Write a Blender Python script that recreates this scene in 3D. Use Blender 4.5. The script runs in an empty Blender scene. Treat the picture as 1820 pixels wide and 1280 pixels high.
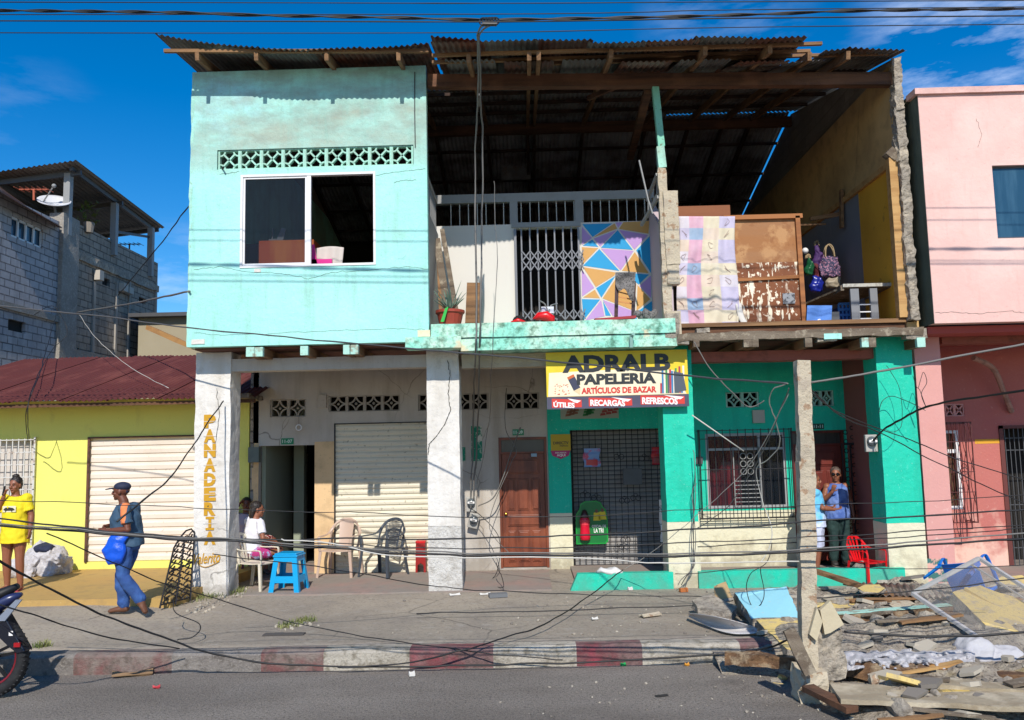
import bpy, bmesh, math, random
from math import sin, cos, pi, radians
from mathutils import Vector, Matrix, noise
V = Vector
random.seed(7)
sc = bpy.context.scene
col = sc.collection
# ---------------------------------------------------------------- camera
F = 1500.0; CAMH = 2.13
_d = V((30, -155, -F)).normalized()
_r = radians(1.25)
_t = (-sin(_r)*_d.x + cos(_r)*_d.y)/(-_d.z)
_u = V((-sin(_r), cos(_r), _t)).normalized()
_x = _d.cross(_u)
RC = Matrix((_x, _d, _u))
cam = bpy.data.objects.new('camera', bpy.data.cameras.new('camera'))
col.objects.link(cam)
cam.matrix_world = Matrix.Translation((0, 0, CAMH)) @ RC.to_4x4()
cam.data.sensor_width = 36; cam.data.sensor_fit = 'HORIZONTAL'
cam.data.lens = F/1820*36
cam.data.clip_start = 0.1; cam.data.clip_end = 2000
sc.camera = cam
def ray(px, py): return RC @ V((px-910, 640-py, -F))
def P(px, py, Y):
    r = ray(px, py); t = Y/r.y
    return V((r.x*t, Y, CAMH+r.z*t))
def G(px, py, z=0.0):
    r = ray(px, py); t = (z-CAMH)/r.z
    return V((r.x*t, r.y*t, z))
def PX(px, py, X):
    r = ray(px, py); t = X/r.x
    return V((X, r.y*t, CAMH+r.z*t))
# ---------------------------------------------------------------- light
SD = V((-0.06, 1.0, -0.82)).normalized()      # direction the sunlight travels
el = math.asin(-SD.z); az = math.atan2(-SD.x, -SD.y)   # sun position azimuth from +Y
w = bpy.data.worlds.new('World'); sc.world = w; w.use_nodes = True
nt = w.node_tree; nt.nodes.clear()
out = nt.nodes.new('ShaderNodeOutputWorld'); bg = nt.nodes.new('ShaderNodeBackground')
sky = nt.nodes.new('ShaderNodeTexSky'); sky.sky_type = 'NISHITA'; sky.sun_disc = False
sky.sun_elevation = el; sky.sun_rotation = az
sky.air_density = 1.0; sky.dust_density = 0.3; sky.ozone_density = 4.0; sky.altitude = 300
tc = nt.nodes.new('ShaderNodeTexCoord')
hs = nt.nodes.new('ShaderNodeHueSaturation'); hs.inputs['Saturation'].default_value = 1.42; hs.inputs['Value'].default_value = 0.68
hs.inputs['Hue'].default_value = 0.503
nt.links.new(sky.outputs[0], hs.inputs['Color'])
mp = nt.nodes.new('ShaderNodeMapping'); mp.inputs['Scale'].default_value = (1.2, 1.2, 4.5); mp.inputs['Location'].default_value = (0.35, 0.2, 0.9)
nt.links.new(tc.outputs['Generated'], mp.inputs['Vector'])
cn = nt.nodes.new('ShaderNodeTexNoise'); cn.inputs['Scale'].default_value = 4.5; cn.inputs['Detail'].default_value = 9; cn.inputs['Roughness'].default_value = 0.62
nt.links.new(mp.outputs[0], cn.inputs['Vector'])
cr = nt.nodes.new('ShaderNodeMapRange'); cr.inputs[1].default_value = 0.47; cr.inputs[2].default_value = 0.70
cr.inputs[3].default_value = 0.0; cr.inputs[4].default_value = 0.75
nt.links.new(cn.outputs[0], cr.inputs[0])
mx = nt.nodes.new('ShaderNodeMixRGB'); mx.inputs[2].default_value = (4.6, 5.2, 6.6, 1)

def spot(px_, py_, c0, c1):
    dv_ = ray(px_, py_).normalized(); dt = nt.nodes.new('ShaderNodeVectorMath'); dt.operation = 'DOT_PRODUCT'; dt.inputs[1].default_value = dv_
    nt.links.new(tc.outputs['Generated'], dt.inputs[0]); m_ = nt.nodes.new('ShaderNodeMapRange'); m_.interpolation_type = 'SMOOTHSTEP'
    m_.inputs[1].default_value = cos(radians(c0)); m_.inputs[2].default_value = cos(radians(c1)); nt.links.new(dt.outputs['Value'], m_.inputs[0]); return m_.outputs[0]
def mth(op, a_, b_):
    q = nt.nodes.new('ShaderNodeMath'); q.operation = op
    for i_, v_ in enumerate((a_, b_)):
        if isinstance(v_, float): q.inputs[i_].default_value = v_
        else: nt.links.new(v_, q.inputs[i_])
    return q.outputs[0]
msk = mth('ADD', spot(1800, 105, 10, 2), mth('ADD', mth('MULTIPLY', spot(30, 260, 6, 1), 0.12), mth('ADD', mth('MULTIPLY', spot(1290, 15, 6, 1), 0.25), mth('MULTIPLY', spot(320, 540, 6, 1), 0.5))))
msk = mth('MINIMUM', mth('ADD', msk, 0.0), 0.85)
fac = mth('MULTIPLY', cr.outputs[0], msk); nt.links.new(fac, mx.inputs[0]); nt.links.new(hs.outputs[0], mx.inputs[1])
nt.links.new(mx.outputs[0], bg.inputs[0]); bg.inputs[1].default_value = 0.15
nt.links.new(bg.outputs[0], out.inputs[0])
sl = bpy.data.lights.new('sun', 'SUN'); sl.energy = 3.4; sl.angle = radians(0.55); sl.color = (1.0, 0.95, 0.87)
so = bpy.data.objects.new('sun', sl); col.objects.link(so); so.location = (0, -10, 20)
so.rotation_euler = SD.to_track_quat('-Z', 'Y').to_euler()
vs = sc.view_settings
sc.display_settings.display_device = 'sRGB'
vs.view_transform = 'Standard'; vs.look = 'None'; vs.exposure = 0.5; vs.gamma = 1.0; vs.use_curve_mapping = False
sc.cycles.max_bounces = 8; sc.cycles.diffuse_bounces = 6; sc.cycles.transparent_max_bounces = 12
sc.cycles.use_denoising = True
# ---------------------------------------------------------------- materials
def lin(h, k=1.0):
    o = []
    for i in (0, 2, 4):
        c = int(h[i:i+2], 16)/255
        o.append(min(0.95, (c/12.92 if c <= .04045 else ((c+.055)/1.055)**2.4)*k))
    return tuple(o)+(1,)
MC = {}
def M(name, h, r=.85, layers=(), bump=None, metal=0, k=1.0, spec=None, alpha=None, trans=0, brick=None, wave=None, checker=None, tint=None):
    """layers: (kind, scale, lo, hi, hex, strength[, k]) kind n noise / s vertical streak / h horizontal streak / v cracks / z height band lo..hi"""
    if name in MC: return MC[name]
    m = bpy.data.materials.new(name); m.use_nodes = True; MC[name] = m
    t = m.node_tree; N = t.nodes; L = t.links
    b = N['Principled BSDF']
    b.inputs['Roughness'].default_value = r; b.inputs['Metallic'].default_value = metal
    if spec is not None: b.inputs['Specular IOR Level'].default_value = spec
    tcn = N.new('ShaderNodeTexCoord')
    base = N.new('ShaderNodeRGB'); base.outputs[0].default_value = lin(h, k)
    cur = base.outputs[0]
    def ns(vec, s, det=6, ro=.6):
        n = N.new('ShaderNodeTexNoise'); n.inputs['Scale'].default_value = s; n.inputs['Detail'].default_value = det; n.inputs['Roughness'].default_value = ro
        L.new(vec, n.inputs['Vector']); return n.outputs[0]
    def mapp(scale, loc=(0,0,0)):
        q = N.new('ShaderNodeMapping'); q.inputs['Scale'].default_value = scale; q.inputs['Location'].default_value = loc
        L.new(tcn.outputs['Object'], q.inputs['Vector']); return q.outputs[0]
    def rng(v, lo, hi, a=0, bb=1):
        q = N.new('ShaderNodeMapRange'); q.inputs[1].default_value = lo; q.inputs[2].default_value = hi; q.inputs[3].default_value = a; q.inputs[4].default_value = bb
        L.new(v, q.inputs[0]); return q.outputs[0]
    bumph = None
    if brick:
        (bw, bh, mort, mh) = brick
        sw = N.new('ShaderNodeMapping'); sw.inputs['Rotation'].default_value = (pi/2, 0, 0)
        sx = N.new('ShaderNodeSeparateXYZ'); L.new(tcn.outputs['Object'], sx.inputs[0])
        ad = N.new('ShaderNodeMath'); L.new(sx.outputs[0], ad.inputs[0]); L.new(sx.outputs[1], ad.inputs[1])
        cx = N.new('ShaderNodeCombineXYZ'); L.new(ad.outputs[0], cx.inputs[0]); L.new(sx.outputs[2], cx.inputs[1])
        bt = N.new('ShaderNodeTexBrick'); bt.inputs['Scale'].default_value = 1; bt.inputs['Brick Width'].default_value = bw; bt.inputs['Row Height'].default_value = bh
        bt.inputs['Mortar Size'].default_value = mort; bt.inputs['Mortar Smooth'].default_value = .3
        c0 = lin(h, k); bt.inputs['Color1'].default_value = c0; bt.inputs['Color2'].default_value = tuple(min(.9, c*1.25) for c in c0[:3])+(1,)
        bt.inputs['Mortar'].default_value = lin(mh); L.new(cx.outputs[0], bt.inputs['Vector'])
        cur = bt.outputs[0]; bumph = rng(bt.outputs[1], 0, 1, 1, 0)
    if checker:
        ct = N.new('ShaderNodeTexChecker'); ct.inputs['Scale'].default_value = checker[0]; ct.inputs[1].default_value = lin(h, k); ct.inputs[2].default_value = lin(checker[1])
        L.new(mapp((1, 1, 1)), ct.inputs[0]); cur = ct.outputs[0]
    for i, ly in enumerate(layers):
        kind, s, lo, hi, hx, st = ly[:6]; kk = ly[6] if len(ly) > 6 else 1
        off = (i*3.7+len(name)*1.3, i*2.1, i*5.3)
        if kind == 'n': v = rng(ns(mapp((1,1,1), off), s), lo, hi, 0, st)
        elif kind == 's': v = rng(ns(mapp((1,1,.12), off), s), lo, hi, 0, st)
        elif kind == 'h': v = rng(ns(mapp((.12,.3,1), off), s), lo, hi, 0, st)
        elif kind == 'w': v = rng(ns(mapp((.06,1,1), off), s, 8), lo, hi, 0, st)      # wood grain along x
        elif kind == 'y': v = rng(ns(mapp((1,.08,1), off), s, 8), lo, hi, 0, st)
        elif kind == 'v':
            wn = N.new('ShaderNodeTexNoise'); wn.inputs['Scale'].default_value = s*2; wn.inputs['Detail'].default_value = 6
            L.new(mapp((1,1,1), off), wn.inputs['Vector'])
            ml = N.new('ShaderNodeVectorMath'); ml.operation = 'MULTIPLY_ADD'; ml.inputs[1].default_value = (.35,)*3
            L.new(wn.outputs[1], ml.inputs[0]); L.new(mapp((1,1,1), off), ml.inputs[2])
            vo = N.new('ShaderNodeTexVoronoi'); vo.feature = 'DISTANCE_TO_EDGE'; vo.inputs['Scale'].default_value = s
            L.new(ml.outputs[0], vo.inputs['Vector']); v1 = rng(vo.outputs[0], lo, hi, st, 0)
            g = rng(ns(mapp((1,1,1), off), s*.8, 2), .5, .6)
            mm = N.new('ShaderNodeMath'); mm.operation = 'MULTIPLY'; L.new(v1, mm.inputs[0]); L.new(g, mm.inputs[1]); v = mm.outputs[0]
        elif kind == 'b':   # noise inside a height band lo..hi
            sx = N.new('ShaderNodeSeparateXYZ'); L.new(tcn.outputs['Object'], sx.inputs[0])
            q1 = rng(sx.outputs[2], lo, lo+.35*(hi-lo)); q2 = rng(sx.outputs[2], hi-.3*(hi-lo), hi, 1, 0)
            v0 = rng(ns(mapp((.5,1,1), off), s), .38, .62, 0, st); m1 = N.new('ShaderNodeMath'); m1.operation = 'MULTIPLY'; L.new(q1, m1.inputs[0]); L.new(q2, m1.inputs[1])
            m2 = N.new('ShaderNodeMath'); m2.operation = 'MULTIPLY'; L.new(m1.outputs[0], m2.inputs[0]); L.new(v0, m2.inputs[1]); v = m2.outputs[0]
        elif kind == 'z':   # band in object height with ragged edge: lo..hi heights
            sx = N.new('ShaderNodeSeparateXYZ'); L.new(tcn.outputs['Object'], sx.inputs[0])
            nn = rng(ns(mapp((1,1,1), off), s), .3, .7, -abs(hi-lo)*.8, abs(hi-lo)*.8)
            ad = N.new('ShaderNodeMath'); L.new(sx.outputs[2], ad.inputs[0]); L.new(nn, ad.inputs[1])
            v = rng(ad.outputs[0], lo, hi, 0, st)
        mxn = N.new('ShaderNodeMixRGB'); L.new(v, mxn.inputs[0]); L.new(cur, mxn.inputs[1]); mxn.inputs[2].default_value = lin(hx, kk)
        cur = mxn.outputs[0]
    L.new(cur, b.inputs['Base Color'])
    if bump:
        bn = N.new('ShaderNodeBump'); bn.inputs['Strength'].default_value = bump[1]; bn.inputs['Distance'].default_value = bump[2] if len(bump) > 2 else .02
        hh = ns(mapp((1,1,1)), bump[0], 8, .65)
        if bumph is not None:
            a2 = N.new('ShaderNodeMath'); a2.operation = 'MULTIPLY_ADD'; L.new(bumph, a2.inputs[0]); a2.inputs[1].default_value = .8; L.new(hh, a2.inputs[2]); hh = a2.outputs[0]
        L.new(hh, bn.inputs['Height']); L.new(bn.outputs[0], b.inputs['Normal'])
    if trans: b.inputs['Transmission Weight'].default_value = trans
    if alpha is not None: b.inputs['Alpha'].default_value = alpha
    return m
# ---------------------------------------------------------------- mesh helpers
ORG = {}
def setp(o, label=None, cat=None, group=None, kind=None):
    if label: o['label'] = label
    if cat: o['category'] = cat
    if group: o['group'] = group
    if kind: o['kind'] = kind
    return o
def thing(name, label, cat, loc=(0,0,0), rot=0, group=None, local=False):
    o = bpy.data.objects.new(name, None); col.objects.link(o); o.location = loc; o.rotation_euler = (0, 0, rot) if not isinstance(rot, tuple) else rot
    o.empty_display_size = .2
    ORG[o.name] = V((0,0,0)) if local else V(loc)
    return setp(o, label, cat, group)
def frame(a, b, up=V((0,0,1))):
    t = (b-a).normalized(); s = t.cross(up)
    if s.length < 1e-4: s = t.cross(V((0,1,0)))
    s.normalize(); return t, s, s.cross(t).normalized()
class MB:
    def __init__(self): self.v = []; self.f = []; self.m = []; self.c = 0
    def add(self, vs_, fs, m=None):
        n = len(self.v); self.v += [V(p) for p in vs_]; self.f += [tuple(n+i for i in q) for q in fs]; self.m += [self.c if m is None else m]*len(fs); return self
    def box(self, a, b, m=None):
        (x0, x1), (y0, y1), (z0, z1) = [sorted((a[i], b[i])) for i in range(3)]
        self.add([(x0,y0,z0),(x1,y0,z0),(x1,y1,z0),(x0,y1,z0),(x0,y0,z1),(x1,y0,z1),(x1,y1,z1),(x0,y1,z1)],
                 [(0,3,2,1),(4,5,6,7),(0,1,5,4),(1,2,6,5),(2,3,7,6),(3,0,4,7)], m); return self
    def bar(self, a, b, w_, h_, m=None, up=V((0,0,1)), taper=1.0):
        a = V(a); b = V(b); t, s, u = frame(a, b, V(up))
        r = [(a, 1), (b, taper)]; vv = []
        for p, k in r:
            for i, j in ((-1,-1),(1,-1),(1,1),(-1,1)): vv.append(p+s*(i*w_/2*k)+u*(j*h_/2*k))
        self.add(vv, [(0,1,2,3),(7,6,5,4),(0,4,5,1),(1,5,6,2),(2,6,7,3),(3,7,4,0)], m); return self
    def loft(self, path, rad, side=None, n=10, m=None, cap=True):
        path = [V(p) for p in path]; vv = []; k = len(path); ps = None
        for i, p in enumerate(path):
            t = (path[min(i+1, k-1)]-path[max(i-1, 0)])
            t = t.normalized() if t.length > 1e-9 else V((0,0,1))
            s = V(side) if side is not None else (ps if ps is not None else (V((0,0,1)).cross(t) if abs(t.z) < .9 else V((1,0,0))))
            s = s-t*s.dot(t)
            if s.length < 1e-5: s = V((0,1,0)).cross(t)
            s.normalize(); ps = s; q = t.cross(s)
            r = rad[i] if isinstance(rad, (list, tuple)) else rad
            a_, b_ = r if isinstance(r, tuple) else (r, r)
            for j in range(n):
                an = 2*pi*j/n; vv.append(p+s*(a_*cos(an))+q*(b_*sin(an)))
        ff = []
        for i in range(k-1):
            for j in range(n): ff.append((i*n+j, i*n+(j+1)%n, (i+1)*n+(j+1)%n, (i+1)*n+j))
        if cap: ff.append(tuple(range(n-1, -1, -1))); ff.append(tuple((k-1)*n+j for j in range(n)))
        self.add(vv, ff, m); return self
    def tube(self, path, r, n=6, m=None): return self.loft(path, r, None, n, m)
    def ell(self, c, r, R=None, nu=14, nv=9, m=None):
        c = V(c); vv = [] ; ff = []
        for i in range(nv+1):
            th = pi*i/nv
            for j in range(nu):
                ph = 2*pi*j/nu; p = V((r[0]*sin(th)*cos(ph), r[1]*sin(th)*sin(ph), r[2]*cos(th)))
                vv.append(c+(R@p if R is not None else p))
        for i in range(nv):
            for j in range(nu): ff.append((i*nu+j, (i+1)*nu+j, (i+1)*nu+(j+1)%nu, i*nu+(j+1)%nu))
        self.add(vv, ff, m); return self
    def prism(self, pts, ex, m=None):
        """closed outline of 3D points extruded along vector ex"""
        n = len(pts); pts = [V(p) for p in pts]; ex = V(ex)
        self.add(pts+[p+ex for p in pts], [tuple(range(n)), tuple(range(2*n-1, n-1, -1))]+[(i, i+n, (i+1)%n+n, (i+1)%n) for i in range(n)], m); return self
    def grid(self, fn, nu, nv, m=None, closed=False):
        vv = [fn(i/nu, j/nv) for j in range(nv+1) for i in range(nu+1)]
        self.add(vv, [(j*(nu+1)+i, j*(nu+1)+i+1, (j+1)*(nu+1)+i+1, (j+1)*(nu+1)+i) for j in range(nv) for i in range(nu)], m); return self
    def slabgrid(self, fn, nu, nv, th, m=None):
        """a thick sheet: fn(u,v) top, offset by vector th"""
        th = V(th); W_ = nu+1; K = W_*(nv+1)
        top = [V(fn(i/nu, j/nv)) for j in range(nv+1) for i in range(nu+1)]
        vv = top+[p+th for p in top]; ff = []
        for j in range(nv):
            for i in range(nu):
                a = j*W_+i; ff.append((a, a+1, a+1+W_, a+W_)); ff.append((a+K, a+W_+K, a+1+W_+K, a+1+K))
        for i in range(nu): ff.append((i, i+K, i+1+K, i+1)); a = nv*W_+i; ff.append((a, a+1, a+1+K, a+K))
        for j in range(nv): a = j*W_; ff.append((a, a+W_, a+W_+K, a+K)); a += nu; ff.append((a, a+K, a+W_+K, a+W_))
        self.add(vv, ff, m); return self
    def wall(self, u0, u1, d0, d1, z0, z1, holes=(), axis='x', m=None):
        """vertical slab with rectangular holes (a0,a1,b0,b1); axis x: u is X, d is Y; axis y: u is Y, d is X"""
        us = sorted({u0, u1}|{min(max(h[i], u0), u1) for h in holes for i in (0, 1)}); zs = sorted({z0, z1}|{min(max(h[i], z0), z1) for h in holes for i in (2, 3)})
        def solid(i, j):
            if i < 0 or j < 0 or i >= len(us)-1 or j >= len(zs)-1: return False
            cu = (us[i]+us[i+1])/2; cz = (zs[j]+zs[j+1])/2
            return not any(h[0] < cu < h[1] and h[2] < cz < h[3] for h in holes)
        def pt(u, d, z): return (u, d, z) if axis == 'x' else (d, u, z)
        for i in range(len(us)-1):
            for j in range(len(zs)-1):
                if not solid(i, j): continue
                a, b, c, e = us[i], us[i+1], zs[j], zs[j+1]
                self.add([pt(a,d0,c), pt(b,d0,c), pt(b,d0,e), pt(a,d0,e), pt(a,d1,c), pt(b,d1,c), pt(b,d1,e), pt(a,d1,e)],
                  [q for q, ok in (((0,1,2,3),1),((7,6,5,4),1),((0,4,5,1),not solid(i,j-1)),((3,2,6,7),not solid(i,j+1)),((0,3,7,4),not solid(i-1,j)),((1,5,6,2),not solid(i+1,j))) if ok], m)
        return self
    def rough(self, a, b, seg=.12, amp=.012, m=None, R=None, c=None, sc_=3.0, seed=0, keep=0):
        """box with irregular broken surface"""
        bm = bmesh.new(); (x0,x1),(y0,y1),(z0,z1) = [sorted((a[i], b[i])) for i in range(3)]
        dims = (x1-x0, y1-y0, z1-z0); n = [max(1, min(60, int(round(d/seg)))) for d in dims]
        idx = {}; vv = []; ff = []
        def vid(i, j, k):
            if (i,j,k) not in idx:
                p = V((x0+dims[0]*i/n[0], y0+dims[1]*j/n[1], z0+dims[2]*k/n[2]))
                nv = noise.noise_vector(p*sc_+V((seed*7.1, seed*3.3, seed)))+.6*noise.noise_vector(p*sc_*3.1+V((seed,)*3))
                idx[(i,j,k)] = len(vv); p = p+nv*amp
                vv.append(p)
            return idx[(i,j,k)]
        nx, ny, nz = n
        for i in range(nx):
            for j in range(ny): ff += [(vid(i,j,0),vid(i,j+1,0),vid(i+1,j+1,0),vid(i+1,j,0)), (vid(i,j,nz),vid(i+1,j,nz),vid(i+1,j+1,nz),vid(i,j+1,nz))]
        for i in range(nx):
            for k in range(nz): ff += [(vid(i,0,k),vid(i+1,0,k),vid(i+1,0,k+1),vid(i,0,k+1)), (vid(i,ny,k),vid(i,ny,k+1),vid(i+1,ny,k+1),vid(i+1,ny,k))]
        for j in range(ny):
            for k in range(nz): ff += [(vid(0,j,k),vid(0,j,k+1),vid(0,j+1,k+1),vid(0,j+1,k)), (vid(nx,j,k),vid(nx,j+1,k),vid(nx,j+1,k+1),vid(nx,j,k+1))]
        bm.free()
        if R is not None: vv = [R@p for p in vv]
        if c is not None: vv = [p+V(c) for p in vv]
        self.add(vv, ff, m); return self
    def rbar(self, a, b, w_, h_, seg=.12, amp=.01, m=None, seed=0, up=(0,0,1)):
        a = V(a); b = V(b); t, s, u = frame(a, b, V(up)); Lg = (b-a).length
        R = Matrix((t, s, u)).transposed()
        return self.rough((0, -w_/2, -h_/2), (Lg, w_/2, h_/2), seg, amp, m, R, a, 4.0, seed)
    def rock(self, c, r, seed=0, m=None, flat=1.0):
        bm = bmesh.new(); bmesh.ops.create_icosphere(bm, subdivisions=1 if r < .09 else 2, radius=1)
        for vv in bm.verts:
            p = vv.co.copy(); k = 1+.35*noise.noise(p*1.3+V((seed*3.1, seed, seed*.7)))+.12*noise.noise(p*4+V((seed,)*3))
            q = V((round(p.x*2.2)/2.2, round(p.y*2.2)/2.2, round(p.z*2.2)/2.2)); p = p.lerp(q, .35)
            vv.co = V((p.x*r*k, p.y*r*k*.8, p.z*r*k*flat))
        bm.verts.index_update()
        rr = Matrix.Rotation(seed*1.7, 3, 'Z') @ Matrix.Rotation(seed*.37, 3, 'X')
        self.add([rr@x.co+V(c) for x in bm.verts], [[x.index for x in f.verts] for f in bm.faces], m); bm.free(); return self
    def text(self, s, x0, z0, x1, z1, y, off=0.0, th=.004, m=None, shear=0, slant=0):
        cu = bpy.data.curves.new('lettering', 'FONT'); cu.body = s; cu.size = 1; cu.offset = off; cu.shear = shear; cu.extrude = 0; cu.resolution_u = 3
        o = bpy.data.objects.new('lettering', cu); col.objects.link(o)
        dg = bpy.context.evaluated_depsgraph_get(); me = bpy.data.meshes.new_from_object(o.evaluated_get(dg))
        xs = [q.co.x for q in me.vertices]; ys = [q.co.y for q in me.vertices]
        a, b, c, d = min(xs), max(xs), min(ys), max(ys)
        vv = []
        for q in me.vertices:
            u = (q.co.x-a)/(b-a); v = (q.co.y-c)/(d-c)
            vv.append((x0+(x1-x0)*u, y, z0+(z1-z0)*v+slant*u))
        self.add(vv, [tuple(p.vertices) for p in me.polygons], m)
        bpy.data.objects.remove(o); bpy.data.curves.remove(cu); bpy.data.meshes.remove(me); return self
    def arcs(self, c, r, a0, a1, w_, th, ax='x', n=5, m=None): pass
    def build(self, name, mats, parent=None, label=None, cat=None, group=None, kind=None, smooth=False, bevel=0):
        if not isinstance(mats, (list, tuple)): mats = [mats]
        me = bpy.data.meshes.new(name)
        if parent is not None: org = ORG[parent.name]
        else:
            lo = V((min(p[i] for p in self.v) for i in range(3))); hi = V((max(p[i] for p in self.v) for i in range(3)))
            org = V(((lo.x+hi.x)/2, (lo.y+hi.y)/2, lo.z))
        me.from_pydata([tuple(p-org) for p in self.v], [], self.f)
        for mt in mats: me.materials.append(mt)
        me.polygons.foreach_set('material_index', self.m)
        if smooth: me.polygons.foreach_set('use_smooth', [True]*len(me.polygons))
        me.update()
        o = bpy.data.objects.new(name, me); col.objects.link(o)
        if parent is not None: o.parent = parent; ORG[o.name] = org
        else: o.location = org; ORG[o.name] = org
        if bevel:
            b = o.modifiers.new('bevel', 'BEVEL'); b.width = bevel; b.segments = 2; b.limit_method = 'ANGLE'
        return setp(o, label, cat, group, kind)
def spline(pts, k=6):
    pts = [V(p) for p in pts]
    if len(pts) < 3: return pts
    o = []; n = len(pts)
    for i in range(n-1):
        p0 = pts[max(i-1, 0)]; p1 = pts[i]; p2 = pts[i+1]; p3 = pts[min(i+2, n-1)]
        for j in range(k):
            t = j/k; o.append(.5*((2*p1)+(p2-p0)*t+(2*p0-5*p1+4*p2-p3)*t*t+(3*p1-p0-3*p2+p3)*t**3))
    o.append(pts[-1]); return o
def corr(mb, A, B, C, D, pitch=.09, amp=.012, nv=6, warp=.01, seed=0, m=None, jag=0.0):
    """corrugated sheet, A-B one end edge, D-C the far edge; ribs run A->D"""
    A, B, C, D = map(V, (A, B, C, D)); Wd = (B-A).length; nu = max(8, int(Wd/pitch*6))
    nrm = (B-A).cross(D-A).normalized()
    if nrm.z < 0: nrm = -nrm
    def fn(u, v):
        j = jag*noise.noise(V((u*Wd*1.7, seed, 0))) if v == 0 else 0
        p = A.lerp(B, u).lerp(D.lerp(C, u), v+j)
        return p+nrm*(amp*sin(2*pi*u*Wd/pitch)+warp*noise.noise(V((u*Wd*.8, v*3, seed))))
    return mb.grid(fn, nu, nv, m)
# ---------------------------------------------------------------- palette
mMINT = M('mint_plaster', 'b0f5e8', .8, [('n', .5, .45, .75, 'b9f0e6', .6), ('n', 1.1, .52, .72, 'a9e6ff', .45), ('n', 2.2, .58, .78, '8fae98', .35), ('n', 34, .60, .74, 'e8f6ee', .25), ('s', 5, .56, .8, '7fb8a4', .3), ('b', 1.3, 6.3, 7.75, 'a09884', .7), ('b', 5, 6.4, 8.6, '86847a', .45), ('s', 9, .54, .72, '86b4a6', .4), ('n', 70, .56, .68, '6f8f84', .35), ('v', .8, .0, .003, '5d8078', .35)], (8, .6, .03), k=.80)
mMINTD = M('mint_plaster_mildewed', 'b4f0dc', .85, [('n', 1.4, .42, .62, '8f8f7c', .55), ('n', 26, .55, .72, '5c5b4a', .5), ('n', .6, .5, .7, 'a4eede', .5), ('s', 4, .5, .75, '77867a', .45)], (40, .5, .012), k=.86)
mGREENM = M('mint_slab_mouldy', '9be8d0', .9, [('n', 3, .42, .6, 'd9e6d0', .6), ('n', 7, .50, .66, '3f6a50', .75), ('n', 22, .5, .7, '2d4a3a', .5), ('n', 1.6, .6, .64, 'd8c9a6', .8)], (30, .6, .015), k=.85)
mWHITE = M('white_limewash', 'ebe6de', .9, [('n', .9, .45, .75, 'bdb6aa', .6), ('n', 5, .55, .75, '94897a', .4), ('s', 3, .52, .8, 'a79a86', .5), ('n', 40, .62, .74, '6d6558', .4), ('z', 3, .55, -.15, '80766a', .6), ('v', .9, 0, .007, '3f3830', .7)], (9, .7, .03), k=.86)
mWHITEW = M('white_rendered_wall', 'ddd4c8', .9, [('n', .8, .4, .7, 'a89d90', .7), ('s', 4, .5, .75, '8d8070', .5), ('n', 30, .6, .72, '6f6456', .35), ('z', 3, .7, -.1, '80766a', .55), ('v', .8, 0, .008, '4a4038', .7)], (30, .4, .01), k=.72)
mCLEANW = M('white_balcony_paint', 'f2ece2', .8, [('n', 1.2, .5, .8, 'd9d0c4', .5), ('s', 4, .6, .8, 'b0a798', .3)], (30, .2, .006), k=.72)
mTEAL = M('bright_teal_paint', '10dcb8', .75, [('n', .7, .45, .75, '0cc9a4', .6), ('n', 14, .60, .75, '7fe8d0', .25), ('s', 4, .52, .75, '0a9478', .5), ('n', 3, .5, .7, '18b090', .5), ('n', 44, .63, .70, 'c8d8c8', .45), ('z', 4, .45, -.1, '5c8a78', .55)], (9, .6, .025), k=.72)
mCREAM = M('cream_paint_base', 'f6efcf', .85, [('n', 1.2, .5, .75, 'd8cda6', .6), ('z', 5, .5, .0, '8c8068', .6), ('n', 30, .6, .75, 'b5ab8c', .4)], (16, .8, .02), k=.76)
mPEACH = M('peach_lower_paint', 'e9c493', .85, [('n', 2, .52, .7, '8e7656', .5), ('n', 20, .6, .72, '5e4c38', .4)], (20, .4, .01), k=.85)
mYEL = M('lime_yellow_paint', 'f3ee7a', .8, [('n', .5, .42, .7, 'd9dc6a', .6), ('n', 3, .58, .75, 'b9b464', .4), ('n', 30, .62, .75, '8d8850', .4), ('s', 3, .6, .8, 'a5a25c', .35)], (26, .4, .012), k=.86)
mPINK = M('pale_pink_render', 'ffd0c4', .75, [('n', .6, .45, .75, 'ffdcd0', .6), ('s', 3, .62, .8, 'dba79c', .45), ('n', 2.5, .5, .7, 'f0b8ac', .45), ('s', 8, .55, .72, 'd09c90', .4), ('b', 6, 7.1, 7.8, '6b4a42', .45), ('n', 22, .62, .75, 'b98a80', .4)], (8, .5, .02), k=.70)
mROSE = M('rose_column_paint', 'e4a69d', .8, [('n', 2, .5, .75, 'cd8d84', .5), ('n', 12, .62, .72, 'e8cfc0', .4), ('s', 3, .55, .8, 'a86a62', .3)], (26, .4, .01), k=.8)
mBRICKR = M('dark_rose_wall_paint', 'cf7a70', .85, [('n', 1.2, .45, .7, 'b8625a', .5), ('z', 3, .75, .1, 'e8c8b4', .75), ('n', 16, .6, .72, 'd9a898', .35)], (26, .5, .012), k=.75)
mBEAMR = M('rose_beam', 'a8604f', .85, [('n', 6, .5, .65, '6b3e32', .6)], (30, .5, .01), k=.75)
mMAROON = M('brown_rose_paint', '9a5a52', .85, [('n', 2, .5, .7, '7c443e', .5)], (24, .3, .008), k=.8)
mDKG = M('dark_green_render', '55665c', .9, [('n', 1.5, .45, .65, '39453d', .7), ('s', 3, .5, .7, '7c8a80', .5)], (20, .5, .012), k=.75)
mCONC = M('raw_concrete', 'a39c92', .95, [('n', 2, .4, .7, '7d766c', .7), ('n', 18, .5, .7, 'c4bdb0', .5), ('n', 60, .6, .7, '4a453e', .5)], (24, .9, .03), k=.85)
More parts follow.
